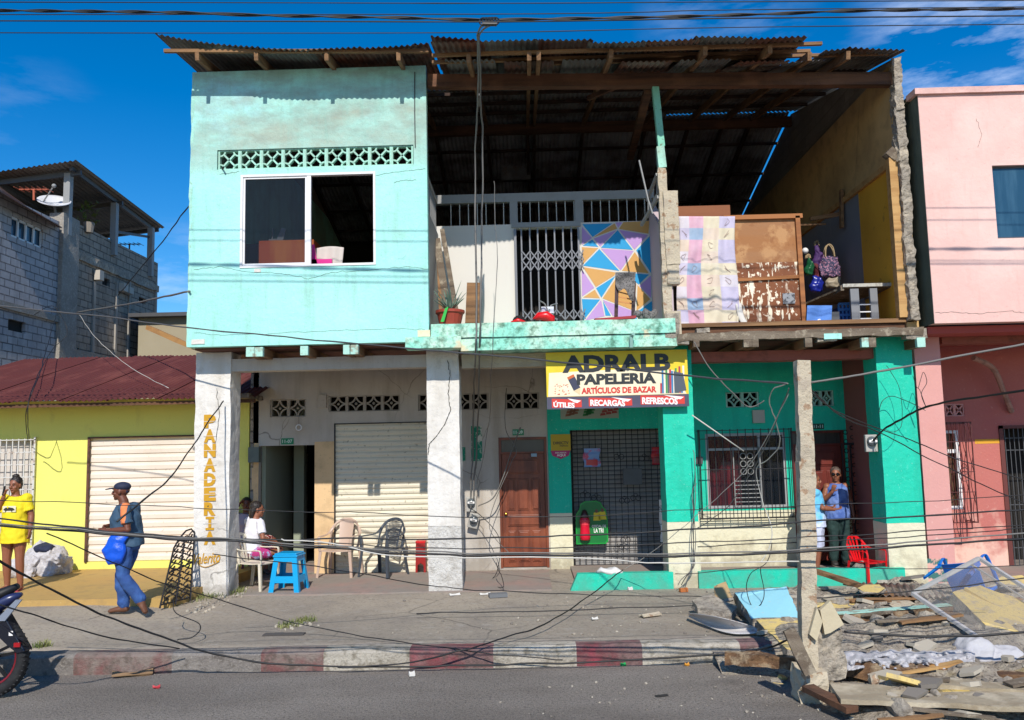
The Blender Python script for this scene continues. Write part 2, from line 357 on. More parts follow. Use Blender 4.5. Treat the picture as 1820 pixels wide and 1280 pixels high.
mRUB = M('broken_concrete', 'a89e90', .95, [('n', 4, .45, .65, 'cbbda6', .7), ('n', 11, .5, .6, '766c60', .6), ('n', 50, .55, .7, '55493e', .5)], (20, 1, .04), k=.85)
mPOLE = M('concrete_post_render', 'cbbda4', .95, [('n', 3, .5, .62, 'a09383', .6), ('n', 9, .58, .62, '8a5a34', .6), ('n', 40, .55, .7, '8b8070', .5)], (30, .9, .02), k=.85)
mPAVE = M('worn_concrete_pavement', 'bcae9a', .92, [('n', .35, .4, .7, '877c70', .7), ('h', 1.2, .45, .65, '7e766c', .6), ('n', 24, .52, .64, '6e655b', .6), ('n', 1.3, .5, .7, '79716a', .5), ('n', 7, .55, .7, 'aca59c', .4), ('n', 70, .55, .7, '5e5750', .45), ('v', .55, 0, .011, '4d463f', .85)], (60, .6, .015), k=.75)
mPORCH = M('porch_screed', 'a0958a', .9, [('n', .9, .45, .65, 'a87f74', .6), ('n', 6, .5, .7, '7b7068', .5), ('n', 60, .6, .7, '5e5750', .4)], (40, .5, .012), k=.75)
mROAD = M('worn_asphalt', 'aaa095', .93, [('n', .25, .40, .62, '8c8278', .7), ('h', 1.2, .46, .66, '6a6158', .7), ('h', 4, .52, .66, '7a7066', .5), ('n', .7, .60, .68, '5c544c', .6), ('n', 1.2, .52, .7, '9a928a', .45), ('n', 36, .52, .62, '5c554e', .7), ('n', 90, .52, .64, '45403c', .75), ('n', 60, .60, .68, 'b5aea4', .7)], (60, 1.0, .04), k=1.0)
mTILE = M('yellow_tile_floor', 'c9a560', .8, [('n', .8, .4, .7, 'b38c50', .7), ('n', 5, .5, .7, '8f7550', .5), ('n', 40, .6, .72, 'e0c890', .3)], (30, .3, .008), k=.75)
mBLOCK = M('grey_block_wall', 'b2adac', .95, [('n', .4, .4, .7, '8f8a89', .6), ('n', 6, .5, .7, 'cfcac6', .4), ('s', 2, .55, .75, '6b6664', .5)], (18, .8, .02), k=.95, brick=(.42, .2, .018, '6a6564'))
mBLOCK2 = M('rough_block_wall', '9d9183', .95, [('n', .4, .4, .7, '7d7468', .6), ('n', 6, .5, .7, 'bdb09c', .45), ('s', 2, .5, .75, '564e46', .5)], (18, .8, .02), k=.9, brick=(.42, .21, .018, '5f564c'))
mINBLK = M('indoor_block_wall', '948a7c', .95, [('n', .7, .4, .7, '6c6358', .6)], (18, .8, .02), k=.9, brick=(.42, .2, .012, '8a8070'))
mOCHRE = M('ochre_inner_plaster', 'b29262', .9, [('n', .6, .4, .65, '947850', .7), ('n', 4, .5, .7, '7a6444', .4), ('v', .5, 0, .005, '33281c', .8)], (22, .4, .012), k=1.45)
mMUST = M('mustard_inner_paint', 'e8ac34', .85, [('n', 1, .45, .7, 'c38622', .5), ('n', 7, .62, .68, '8d6a30', .5)], (20, .2, .006), k=.9)
mGREYB = M('blue_grey_inner_paint', '8f939c', .85, [('n', 1.2, .45, .7, '777b84', .6), ('s', 3, .55, .75, 'a9a89f', .5)], (20, .2, .006), k=.8)
mMAUVE = M('pale_mauve_side_paint', 'd8c4c8', .85, [('n', 1.2, .45, .7, 'b9a4a8', .5)], (20, .2, .006), k=.7)
mWOOD = M('weathered_timber', 'a07850', .85, [('w', 9, .42, .62, '5c4029', .8), ('n', 3, .5, .7, '7a5a3c', .5)], (30, .6, .012), k=.75)
mWOODY = M('weathered_timber_deep', 'a27a54', .85, [('y', 9, .42, .62, '5c4029', .8), ('n', 3, .5, .7, '7a5a3c', .5)], (30, .6, .012), k=.75)
mBEAM = M('dusty_split_beam', '8c6a4a', .9, [('w', 7, .42, .6, '4a3222', .8), ('n', 5, .48, .6, 'b8a486', .75), ('n', 16, .55, .62, '3a2a1e', .6)], (18, 1, .03), k=.85)
mWOODD = M('dark_old_timber', '7a5238', .85, [('w', 8, .4, .6, '3b281c', .8), ('n', 2, .5, .7, '8f6248', .4)], (30, .7, .012), k=.7)
mWOODL = M('fresh_pale_timber', 'd0a468', .8, [('w', 10, .45, .62, '9a6e3c', .7)], (30, .5, .01), k=.8)
mGREYT = M('grey_rotten_timber', '8a7c6a', .9, [('w', 9, .4, .6, '5a4c3e', .8), ('n', 9, .55, .65, 'b5a993', .5)], (30, .8, .02), k=.75)
mREDW = M('varnished_door_wood', '8a4528', .45, [('s', 7, .42, .62, '552512', .8), ('n', 2, .5, .7, '9c5636', .4)], (30, .3, .006), k=.8)
mREDW2 = M('deep_red_door_wood', '7c2a1c', .5, [('s', 7, .42, .62, '4b150d', .8)], (30, .3, .006), k=.8)
mRUST = M('rusty_zinc_sheet', '6a5850', .7, [('n', 1.6, .42, .6, '7d452c', .75), ('n', 5, .52, .66, '3b3330', .7), ('n', .8, .55, .66, '979489', .6)], (30, .4, .01), k=.95, metal=.15)
mZINC = M('old_zinc_sheet', '7c7a76', .6, [('n', 1.2, .45, .62, '585350', .7), ('n', 3, .56, .68, '6f4630', .7), ('y', 3, .5, .7, 'a8a69e', .5)], (30, .3, .01), k=.85, metal=.2)
mMARO = M('maroon_painted_sheet', '7c3a34', .75, [('n', .8, .4, .65, '5c2c28', .6), ('y', 3, .5, .7, '8a5046', .5), ('n', 6, .6, .7, '5e3c30', .5)], (30, .3, .01), k=.6)
mCANO = M('grey_canopy_sheet', '8d8478', .7, [('n', 1, .4, .65, '6f675c', .6)], (20, .3, .01), k=.7, metal=.1)
mSHUT = M('cream_painted_steel', 'e6dcc4', .6, [('n', 1.2, .5, .75, 'bfb396', .5), ('n', 14, .60, .68, '6e6350', .6), ('h', 5, .58, .75, '8a7c62', .5)], (30, .2, .004), k=.85)
mSHUT2 = M('off_white_painted_steel', 'eadccb', .6, [('n', 1.2, .5, .75, 'c6b4a2', .5), ('n', 14, .63, .7, '7d6a58', .5)], (30, .2, .004), k=.88)
mSHUT3 = M('grey_steel_slats', 'a09c98', .6, [('n', 1.2, .5, .75, '7e7a76', .5)], (30, .2, .004), k=.8)
mIRON = M('black_wrought_iron', '2c2a2c', .5, [('n', 8, .55, .7, '4a3428', .5)], k=.9, metal=.4)
mGREYM = M('grey_painted_metal', '9a9a98', .55, [('n', 3, .5, .7, '77746e', .5)], k=.8)
mDKM = M('dark_grey_metal', '5c5c5e', .5, [('n', 5, .5, .7, '43413f', .5)], k=.8, metal=.3)
mWHM = M('white_window_frame', 'f0efee', .4, [('n', 5, .6, .7, 'cfcac0', .4)], k=.85)
mGLASS = M('smoky_glass', '20242c', .06, [], k=.5, spec=.6)
mBLACK = M('black_rubber_cable', '1a1a1c', .55, k=.9)
mCABG = M('grey_cable', '77746f', .6, k=.8)
mCABW = M('pale_cable', 'd2cdc2', .6, k=.85)
mDARK = M('dark_indoor', '2a2622', .9, [('n', 2, .5, .7, '181512', .6)], k=.7)  # near black colour puts the gloom of unlit rooms into walls and openings
mINGR = M('pale_green_inner_wall', 'a8b09a', .9, [('n', 1, .45, .7, '8a917e', .5)], (20, .2, .006), k=.8)
mGLASSC = M('clear_pane', '2a3038', .12, [], k=.9, spec=.25, alpha=.32)
mCURT = M('dark_red_curtain', 'c02c40', .85, [('s', 12, .4, .6, '5c0f1c', .8)], k=.8)
mSAFE = M('hand_painted_ochre', 'cf9a14', .7, [('n', 6, .5, .7, 'b07f10', .5)], k=.85)
mBLU = M('blue_glass_window', '2c5068', .12, [('s', 3, .45, .65, '4f7388', .6)], k=.8, spec=.6)  # streaks paint in curtain folds and wire reflections on the glass
# ---------------------------------------------------------------- planes
YR0 = 14.75
YF, YC, YW, YB = 12.45, 12.9, 15.1, 14.0
def px(x, y, Y): return P(x, y, Y).x
def pz(x, y, Y): return P(x, y, Y).z
def rect(x0, y0, x1, y1, Y):
    """pixel box on a plane: X0,X1,Z0,Z1"""
    cx_, cy_ = (x0+x1)/2, (y0+y1)/2
    return (P(x0, cy_, Y).x, P(x1, cy_, Y).x, P(cx_, y1, Y).z, P(cx_, y0, Y).z)
# ---------------------------------------------------------------- ground
YK = 9.28
def zp(x, y):
    """pavement height"""
    k = min(1, max(0, (-x-4.9)/1.2)); q = min(1, max(0, (y-YK)/2.6))
    return .07*k*q+.008*noise.noise(V((x*.6, y*.6, 0)))*min(1, max(0, (y-YK)/.5))
XPL = px(343, 1000, YC)-.02
mb = MB(); mb.slabgrid(lambda u, v: (-11+24*u, YK+.18+(17.9-YK-.18)*v, zp(-11+24*u, YK+.18+(17.9-YK-.18)*v)), 60, 34, (0, 0, -.12))
mb.build('pavement', mPAVE, kind='structure', smooth=True)
mb = MB()
def rz(x, y): return -.2+.012*noise.noise(V((x*.35, y*.5, 2)))*min(1, max(0, (9.1-y)))
mb.grid(lambda u, v: (-60+140*u, -50+v*(YK+50+.05), -.2) , 2, 2)
mb.build('road', mROAD, kind='structure')
mb = MB(); mb.box((-200, YK+.1, -.3), (200, 300, -.27)); mb.build('ground', mCONC, kind='structure')
# kerb, painted in blocks
kc = [(-60, 'g'), (px(125,1170,9.2), 'g'), (px(300,1165,9.2), 'f'), (px(460,1160,9.2), 'g'), (px(572,1160,9.2), 'f'), (px(726,1160,9.2), 'w'), (px(876,1155,9.2), 'r'), (px(1025,1150,9.2), 'w'), (px(1143,1150,9.2), 'r'), (px(1318,1145,9.2), 'w'), (px(1420,1145,9.2), 'r'), (px(1560,1145,9.2), 'w'), (px(1700,1145,9.2), 'r'), (60, 'w')]
mKW = M('kerb_white_paint', 'c9c0b0', .9, [('n', 3, .45, .62, '9a9182', .7), ('n', 9, .5, .64, '6c6350', .7), ('n', 40, .55, .7, '4f4a3e', .5), ('h', 4, .5, .7, '7e766a', .6)], (36, .9, .02), k=.8)
mKR = M('kerb_red_paint', '86454a', .9, [('n', 3, .42, .58, '7d6662', .85), ('n', 9, .50, .62, '5c4a46', .8), ('n', 2, .58, .7, 'b84858', .45), ('h', 4, .5, .7, '7a6660', .6)], (36, .9, .02), k=.75)
mKG = M('kerb_bare_concrete', '9a928a', .9, [('n', 3, .45, .62, '77706a', .7), ('n', 9, .52, .64, '5a534c', .7), ('n', 40, .55, .7, 'b8b0a6', .4)], (36, .9, .02), k=.7)
mb = MB()
for i in range(1, len(kc)):
    a, b = kc[i-1][0], kc[i][0]; a = max(a, -14); b = min(b, 14)
    if b <= a: continue
    mi = {'w': 0, 'r': 1, 'g': 2, 'f': 3}[kc[i][1]]
    n = max(3, int((b-a)/.09))
    prof = [(0, -.24), (-.01, -.02), (.015, .0), (.05, .012), (.21, .012), (.21, -.24)]
    for j in range(n):
        for q in range(5):
            vv = []
            for (jj, qq) in ((j, q), (j+1, q), (j+1, q+1), (j, q+1)):
                x_ = a+(b-a)*jj/n; yy, zz = prof[qq]; nn = .012*noise.noise(V((x_*2.2, qq, 0)))+.006*noise.noise(V((x_*9, qq, 3)))
                vv.append((x_, YK+yy+nn-(.02*noise.noise(V((x_*.5, 0, 7)))), zz+nn*.6))
            mb.add(vv, [(0, 1, 2, 3)], mi)
mb.build('kerb', [mKW, mKR, mKG, M('kerb_faded_red', '8a5c58', .9, [('n', 2.5, .42, .56, '857970', .9), ('n', 9, .50, .62, '5c5048', .8), ('h', 4, .5, .7, '7a6e66', .6)], (36, .9, .02), k=.7)], kind='structure', smooth=False)
# raised tiled step before the yellow house, porch floors
mb = MB(); xt1 = px(300, 1062, 11.9)
mb.slabgrid(lambda u, v: ((-11+(xt1+11)*u)+(0.3*v if u == 1 else 0), 11.95+.03*noise.noise(V((u*9, 0, 0)))*(1-v)+3.2*v, .15), 30, 3, (0, 0, -.2)); mb.build('tiled_step', mTILE, kind='structure')
mb = MB(); mb.slabgrid(lambda u, v: (px(420, 1050, YC)+u*(px(975, 1010, YW)-px(420, 1050, YC)), YC-.05+.06*noise.noise(V((u*6, 0, 0)))*(1-v)+v*2.0, .02), 24, 2, (0, 0, -.06)); mb.build('porch_floor', mPORCH, kind='structure')
# ================================================================ MAIN HOUSE
house = thing('damaged_house', 'two storey mint and white house whose upper right front wall has fallen away', 'house', (0, 14, 0))
def part(mb_, name, mats, parent=None, **k): return mb_.build(name, mats, parent or house, **k)
xl, xr = px(337, 400, YF), px(760, 400, YF)
xs = px(1185, 480, YF); xe = px(1602, 350, YF)
zU = pz(550, 612, YF)           # underside of upper wall
zFl = pz(980, 572, YF)          # balcony floor level
zR = 7.85; zRL = 8.02
vA = rect(386, 262, 735, 297, YF); wA = rect(427, 308, 668, 474, YF)
mb = MB(); mb.wall(xl, xr, YF, YF+.15, zU, zRL, [vA, wA])
part(mb, 'front_wall', [mMINT])
mb = MB(); mb.prism([(xl+.02, YF+.12, zRL-.06), (xl+.02, YF+.12, 7.99), (xl+.02, 17.3, 9.0), (xl+.02, 22.4, 7.78), (xl+.02, 22.4, 7.7)], (.12, 0, 0)); part(mb, 'gable_infill', mINBLK)
mb = MB(); mb.rough((xl-.012, YF+.004, zU), (xl+.035, YF+.14, zR), .07, .018, seed=2); part(mb, 'corner_edge', mMINTD)
# mildew patch band is a colour of its own on the plaster: thin repaired render field
mb = MB(); mb.wall(YF+.15, 22.5, xl, xl+.15, zU, zRL-.03, (), 'y'); part(mb, 'side_wall', mMINTD)
def breeze(name, r, n, Y, mat, depth=.09, curved=False, vert=.0):
    w_ = (r[1]-r[0])/n; h_ = r[3]-r[2]; me = None
    for i in range(n):
        if me is None:
            b = MB(); s_ = .016; iw = w_-2*s_-.02
            b.box((-w_/2, 0, 0), (-w_/2+s_+.01, depth, h_)); b.box((w_/2-s_-.01, 0, 0), (w_/2, depth, h_))
            b.box((-w_/2+s_+.01, 0.002, 0), (w_/2-s_-.01, depth, .012)); b.box((-w_/2+s_+.01, .002, h_-.012), (w_/2-s_-.01, depth, h_))
            hx, hz = w_/2-s_-.01, h_/2
            t_ = .026
            for sx in (-1, 1):
                for sz in (-1, 1):
                    if curved:
                        pts = [V((sx*hx*(1-cos(a)), .01, hz+sz*hz*(1-sin(a)))) for a in [pi/2*k/6 for k in range(7)]]
                        pts = [V((sx*(hx-hx*.95*sin(a)), .01, hz+sz*(hz-hz*.95*cos(a)))) for a in [pi/2*k/6 for k in range(7)]]
                    else:
                        pts = [V((sx*(hx-.55*hx*sin(a)), .01, hz+sz*(hz-.55*hz*cos(a)))) for a in [pi/2*k/5 for k in range(6)]]
                        q = V((sx*(hx-.55*hx*.707), .01, hz+sz*(hz-.55*hz*.707)))
                        b.bar(V((0, .01+depth/2-.02, hz)), q+V((0, depth/2-.02, 0)), t_, depth-.03, up=(0, 1, 0))
                    for p, q in zip(pts[:-1], pts[1:]): b.bar(p+V((0, depth/2-.015, 0)), q+V((0, depth/2-.015, 0)), t_*.9, depth-.035, up=(0, 1, 0))
            if curved: b.ell((0, depth/2, hz), (t_, depth/2-.01, t_), nu=8, nv=5)
            me = bpy.data.meshes.new(name); me.from_pydata([tuple(p) for p in b.v], [], b.f); me.materials.append(mat)
        o = bpy.data.objects.new(name, me); col.objects.link(o); o.parent = house
        o.location = V((r[0]+w_*(i+.5), Y, r[2]))-ORG[house.name]
breeze('breeze_block', (vA[0]+.01, vA[1]-.01, vA[2]+.006, vA[3]-.006), 9, YF+.02, mMINTD)
# sliding window
win = MB()
def fr(mb_, r, t, y0, y1, m=None):
    mb_.box((r[0], y0, r[2]), (r[0]+t, y1, r[3]), m); mb_.box((r[1]-t, y0, r[2]), (r[1], y1, r[3]), m)
    mb_.box((r[0]+t, y0, r[2]), (r[1]-t, y1, r[2]+t), m); mb_.box((r[0]+t, y0, r[3]-t), (r[1]-t, y1, r[3]), m)
fr(win, (wA[0]+.002, wA[1]-.002, wA[2]+.002, wA[3]-.002), .035, YF-.012, YF+.07)
xm = px(549, 390, YF)
win.box((xm-.03, YF-.006, wA[2]+.037), (xm+.03, YF+.05, wA[3]-.037))
fr(win, (wA[0]+.04, xm-.031, wA[2]+.038, wA[3]-.038), .03, YF+.006, YF+.04)
wo = part(win, 'window_frame', mWHM)
mb = MB(); mb.box((wA[0]+.07, YF+.02, wA[2]+.07), (xm-.06, YF+.026, wA[3]-.07)); part(mb, 'window_pane', mGLASSC, wo)
# left room interior
mb = MB(); mb.box((xl+.15, YF+.15, zU), (xe+.05, 22.4, zU+.12)); part(mb, 'upper_floor', mWOODD)
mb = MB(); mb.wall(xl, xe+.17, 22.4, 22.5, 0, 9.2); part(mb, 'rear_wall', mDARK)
mb = MB(); mb.wall(YF+.15, YB, xr-.06, xr, zU+.12, pz(764, 372, YF), (), 'y'); part(mb, 'partition', mGREYM)
zb1, zb2 = pz(764, 372, YF), pz(764, 303, YF)
mb = MB(); mb.box((xr-.05, YF+.15, zb2-.07), (xr-.01, YB, zb2))
for i in range(11): y_ = YF+.25+i*(YB-YF-.3)/11; mb.box((xr-.035, y_, zb1), (xr-.02, y_+.015, zb2-.07))
part(mb, 'side_rail', mGREYM)
# balcony back wall: white part, gate opening, mural part
xb0, xg0, xg1, xb1 = xr-.06, px(917, 480, YB), px(1031, 480, YB), px(1157, 480, YB)
zt = pz(980, 397, YB); zbm0, zbm1 = pz(980, 357, YB), pz(980, 342, YB)
mb = MB(); mb.wall(xb0, xb1+.3, YB, YB+.12, zU+.12, zt, [(xg0, xg1, zFl-.2, pz(975, 405, YB))]); part(mb, 'balcony_wall', mCLEANW)
mb = MB()
mb.box((xb0, YB-.01, zbm0), (xb1+.1, YB+.1, zbm1))
for a in (906, 1022): mb.box((px(a, 378, YB), YB-.006, zt), (px(a+14, 378, YB), YB+.09, zbm0))
mb.box((xg0-.06, YB-.03, pz(975, 404, YB)), (xg1+.03, YB-.002, pz(975, 397, YB)+.02))
part(mb, 'rail_beam', mGREYM)
mb = MB()
for i in range(24):
    x_ = px(801, 378, YB)+i*(px(1139, 378, YB)-px(801, 378, YB))/21.5
    mb.tube([(x_, YB+.04, zt-.01), (x_, YB+.04, zbm0+.01)], .009, 6)
part(mb, 'rail_bars', M('pale_bars', 'c9c6be', .5, k=.8))
# mural
MUR = {'b': M('mural_blue', '1e9fd8', .7, [('n', 3, .5, .8, '1689c0', .3)], (30, .2, .004), k=.85), 'o': M('mural_orange', 'd9a35c', .7, [('n', 3, .5, .8, 'c48f48', .3)], (30, .2, .004), k=.85), 'p': M('mural_lilac', 'c39ad6', .7, [('n', 3, .5, .8, 'ac84c0', .3)], (30, .2, .004), k=.85)}
tri = [('b',(1115,297),(1325,292),(1187,388)),('p',(1115,312),(1187,392),(1115,440)),('b',(1187,398),(1118,443),(1230,452)),('o',(1190,388),(1338,290),(1357,328)),('p',(1192,395),(1352,336),(1238,452)),('p',(1338,285),(1392,283),(1360,326)),('o',(1392,283),(1572,275),(1568,364),(1362,330)),('b',(1357,334),(1462,472),(1240,457)),('p',(1362,334),(1566,370),(1470,472)),('b',(1585,362),(1478,474),(1582,632)),('p',(1240,460),(1468,476),(1378,612)),('o',(1113,450),(1228,458),(1116,575)),('b',(1233,462),(1372,614),(1120,578)),('o',(1472,482),(1570,630),(1382,614)),('o',(1120,586),(1345,622),(1340,642),(1208,724)),('p',(1113,596),(1202,728),(1116,788)),('b',(1345,644),(1208,730),(1246,796)),('b',(1390,622),(1572,636),(1500,708)),('o',(1204,736),(1120,792),(1240,798)),('o',(1350,650),(1252,798),(1470,884),(1486,700)),('p',(1582,640),(1500,714),(1584,800)),('o',(1490,704),(1580,804),(1482,886)),('b',(1113,800),(1242,804),(1126,948)),('p',(1246,806),(1136,948),(1272,920)),('b',(1256,812),(1314,918),(1274,918)),('p',(1254,806),(1470,886),(1440,948),(1320,918)),('b',(1590,812),(1592,905),(1484,890)),('b',(1444,948),(1474,896),(1495,948))]
for ci, (c_, nm) in enumerate((('b', 'mural_blue_shapes'), ('o', 'mural_orange_shapes'), ('p', 'mural_lilac_shapes'))):
    mb = MB()
    for t_ in tri:
        if t_[0] != c_: continue
        pts = [V((740+a/3.792, 320+b/3.792, 0)) for a, b in t_[1:]]; cc = sum(pts, V())/len(pts)
        pts = [p+(cc-p).normalized()*.9 for p in pts]
        n_ = len(pts); mb.add([P(p.x, p.y, YB-.004) for p in pts], [tuple(range(n_))])
    part(mb, nm, MUR[c_])
# accordion gate
gt = MB(); gz0, gz1 = zFl-.15, pz(975, 407, YB); yg = YB-.05
gx = [px(a, 480, YB) for a in (928, 943, 957, 972, 987, 1002, 1017)]
for x_ in gx: gt.box((x_-.012, yg-.012, gz0), (x_+.012, yg+.012, gz1))
gt.box((xg0-.02, yg-.02, gz0), (xg0+.02, yg+.02, gz1)); gt.box((xg1-.03, yg-.02, gz0), (xg1, yg+.02, gz1))
xs_ = gx+[xg1-.01, xg1+.06]
for (ya, yb_) in ((447, 465), (463, 482), (552, 570)):
    z0_, z1_ = pz(975, yb_, YB), pz(975, ya, YB)
    for a, b in zip(xs_[:-1], xs_[1:]):
        gt.bar((a, yg-.02, z0_), (b, yg-.02, z1_), .006, .02, up=(0, 0, 1)); gt.bar((a, yg-.026, z1_), (b, yg-.026, z0_), .006, .02, up=(0, 0, 1))
part(gt, 'accordion_gate', M('gate_steel', '7c7c80', .4, k=.8, metal=.3))
mb = MB(); mb.box((xg0-.3, YB+1.2, zFl-.2), (xg1+.4, YB+1.25, zt)); part(mb, 'back_room_wall', mDARK)
# balcony slab
xbl, xbr = px(766, 590, YF), px(1200, 590, YF)
mb = MB(); mb.rough((xbl, YF-.05, pz(980, 597, YF)), (xbr, YB-.02, zFl), .14, .006, seed=4); part(mb, 'balcony_slab', mGREENM)
mb = MB(); mb.rough((px(818, 610, YF), YF-.02, pz(980, 620, YF)), (xbr+.02, YF+.5, pz(980, 598, YF)), .14, .006, seed=5); part(mb, 'balcony_edge_beam', mGREENM)
mb = MB(); mb.rough((px(722, 608, YF), YF-.09, pz(770, 620, YF)), (px(820, 608, YF), YF+.25, pz(770, 600, YF)), .1, .008, seed=6); part(mb, 'slab_corner_block', mGREENM)
mb = MB(); mb.rough((px(743, 593, YF), YF-.03, pz(750, 599, YF)), (px(765, 593, YF), YF+.1, pz(750, 587, YF)), .1, .006, seed=6); part(mb, 'slab_chip', mCREAM)
mb = MB(); mb.tube([P(1122, 618, YF-.09), P(1122, 598, YF-.09), P(1126, 594, YF-.14)], .028, 8); part(mb, 'drain_pipe', M('mint_pipe', '8fb8ac', .6, k=.8))
# joists and soffit
mb = MB(); mb.box((xl+.05, YF+.16, zU-.03), (xe+.1, 14.9, zU-.004))
part(mb, 'soffit_boards', M('brown_soffit_boards', '7a4a38', .8, [('w', 6, .4, .6, '4e2c20', .8)], (20, .4, .01), k=.8))
mJE = M('mint_painted_timber_end', 'b8e8d8', .85, [('n', 9, .5, .62, '8a7258', .7)], (30, .5, .01), k=.8)
for a, b, mt in ((440,453,0),(455,468,0),(536,548,0),(612,622,0),(625,637,0),(1232,1241,1),(1321,1334,1),(1336,1346,1),(1430,1441,1),(1530,1541,0),(1543,1554,1),(1628,1641,0)):
    cy = 622 if a < 700 else 609
    x0, x1 = px(a, cy, YF), px(b, cy, YF); z1 = zU-.032 if a < 700 else pz(a, 601, YF)-.002; z0 = z1-.13
    mb = MB(); mb.box((x0, YF+.02, z0), (x1, 14.8, z1)); jo = part(mb, 'joist', mWOODY)
    mb = MB(); mb.rough((x0-.006, YF-.05, z0-.006), (x1+.006, YF+.02, z1+.004), .06, .004, seed=a); part(mb, 'joist_end', mJE if mt == 0 else mGREYT, jo)
# right room floor edge
mb = MB(); mb.rbar((xbr+.02, YF+.06, pz(1400, 596, YF)), (px(1640, 592, YF), YF+.06, pz(1620, 596, YF)+.06), .22, .12, .09, .022, seed=9); part(mb, 'broken_floor_edge', mGREYT)
mb = MB(); mb.box((xbr, YF+.1, zFl-.12), (xe+.1, 22, zFl-.06)); part(mb, 'room_floor', mWOOD)
mb = MB()
for i, (a, b, cc, dd) in enumerate(((1203,1222,603,613),(1238,1258,586,592),(1455,1480,598,606),(1560,1600,586,592),(1610,1640,585,602),(1183,1204,560,600))):
    mb = MB(); mb.rough(P(a, dd, YF-.03), P(b, cc, YF+.12), .05, .02, seed=i); part(mb, 'edge_rubble', mRUB)
mb = MB(); mb.box(P(1465, 603, YF-.06), P(1494, 593, YF-.02)); part(mb, 'mint_plaster_remnant', mMINT)
# broken end of side wall
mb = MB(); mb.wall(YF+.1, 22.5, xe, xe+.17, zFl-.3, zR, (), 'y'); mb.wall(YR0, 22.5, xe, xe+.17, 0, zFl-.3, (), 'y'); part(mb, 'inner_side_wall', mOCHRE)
mb = MB(); mb.prism([(xe+.02, YF+.12, zR-.02), (xe+.02, YF+.12, 7.93), (xe+.02, 17.3, 9.0), (xe+.02, 22.4, 7.78), (xe+.02, 22.4, zR-.02)], (.12, 0, 0)); part(mb, 'gable_infill', mINBLK)
for i in range(5):
    z0 = zFl-.1+i*(zR+.05-zFl+.1)/5; z1 = z0+(zR+.05-zFl+.1)/5+.01; o = -.01+.02*noise.noise(V((i*1.7, 3, 0)))
    mb = MB(); mb.rough((xe+.01+o, YF-.03, z0), (xe+.14+o, YF+.16, z1), .04, .028, sc_=9, seed=20+i); part(mb, 'broken_block', mRUB)
# painted field of the room on the side wall
g1 = PX(1575, 285, xe); 
zq = pz(1575, 290, YF+.15)
mb = MB(); mb.box((xe-.012, YF+.2, zFl-.05), (xe-.002, 14.0, zq)); part(mb, 'mustard_wall_paint', mMUST)
mb = MB(); mb.box((xe-.011, 14.0, zFl-.05), (xe-.002, 17.0, zq)); part(mb, 'grey_wall_paint', mGREYB)
mb = MB(); mb.rbar((xe-.035, YF+.2, zq+.0), (xe-.035, 17, zq+.0), .07, .09, .3, .004, up=(0,0,1)); part(mb, 'wall_rail', mWOODL)
mb = MB(); mb.rbar((xe-.06, YF+.12, zFl-.05), (xe-.06, YF+.12, zq+.05), .12, .13, .3, .004, up=(0,1,0)); part(mb, 'timber_upright', mWOODL)
mb = MB(); mb.rbar((xe-.1, YF+.12, zq+.06), (xe-.0, YF+.12, zq+.16), .17, .17, .1, .01, up=(0,1,0)); part(mb, 'upright_cap', mGREYT)
mb = MB(); mb.wall(xs, xe-.02, 17.0, 17.1, zFl-.05, pz(1300, 398, 17)); part(mb, 'room_back_wall', mWOODD)
p_ = P(1494, 360, 15.0)
mb = MB(); mb.rbar(P(1495, 338, 14.6), P(1496, 405, 14.6), .05, .09, .1, .004, up=(0,1,0)); mb.rbar(P(1440, 390, 14.6), P(1494, 380, 14.62), .05, .07, .1, .006); mb.rbar(P(1420, 400, 14.4), P(1468, 398, 14.4), .02, .03, .1, .003); part(mb, 'hanging_laths', mWOOD)
# balcony right side wall + broken post
mb = MB(); mb.add([(xs, YF+.1, zFl), (xs, YB+.0, zFl), (xs, YB, pz(1157, 360, YB)), (xs, YF+.35, pz(1180, 400, YF)), (xs, YF+.1, pz(1180, 440, YF)),
    (xs+.1, YF+.1, zFl), (xs+.1, YB+.0, zFl), (xs+.1, YB, pz(1157, 360, YB)), (xs+.1, YF+.35, pz(1180, 400, YF)), (xs+.1, YF+.1, pz(1180, 440, YF))],
    [(0,1,2,3,4), (9,8,7,6,5), (0,5,6,1), (1,6,7,2), (2,7,8,3), (3,8,9,4), (4,9,5,0)]); part(mb, 'balcony_side_wall', mMAUVE)
yp = YF+.12
mb = MB(); mb.rbar(P(1164, 150, yp), P(1175, 262, yp), .1, .11, .15, .004, seed=1, up=(0,1,0)); part(mb, 'post', M('mint_painted_post', '8ed8bc', .8, [('n', 3, .5, .7, '5f9c82', .6), ('n', 12, .6, .66, '6b5a48', .8)], (30, .4, .01), k=.8))
mb = MB(); mb.rbar(P(1173, 262, yp), P(1177, 300, yp), .12, .12, .1, .006, seed=1, up=(0,1,0)); part(mb, 'post_splice', mMINTD)
mb = MB(); mb.rbar(P(1176, 300, yp), P(1188, 598, yp), .13, .13, .07, .018, seed=3, up=(0,1,0))
mb.rough(P(1184, 470, yp-.1), P(1200, 345, yp+.1), .06, .015, seed=8); mb.rough(P(1187, 505, yp-.1), P(1203, 470, yp+.1), .06, .01, seed=9); part(mb, 'broken_concrete_post', mPOLE)
mb = MB(); mb.rough(P(1186, 600, yp-.12), P(1205, 556, yp+.1), .06, .012, seed=8); part(mb, 'post_stub', mPOLE); mb = MB(); mb.tube([P(1160, 380, yp), P(1152, 355, yp), P(1136, 285, yp)], .014, 6); part(mb, 'bent_conduit', mGREYM)
mb = MB(); mb.bar(P(1150, 356, 13.2), P(1168, 310, yp), .04, .05); mb.bar(P(1150, 385, 13.2), P(1172, 340, yp), .04, .05); mb.bar(P(1140, 400, 13.4), P(1170, 350, yp), .04, .05)
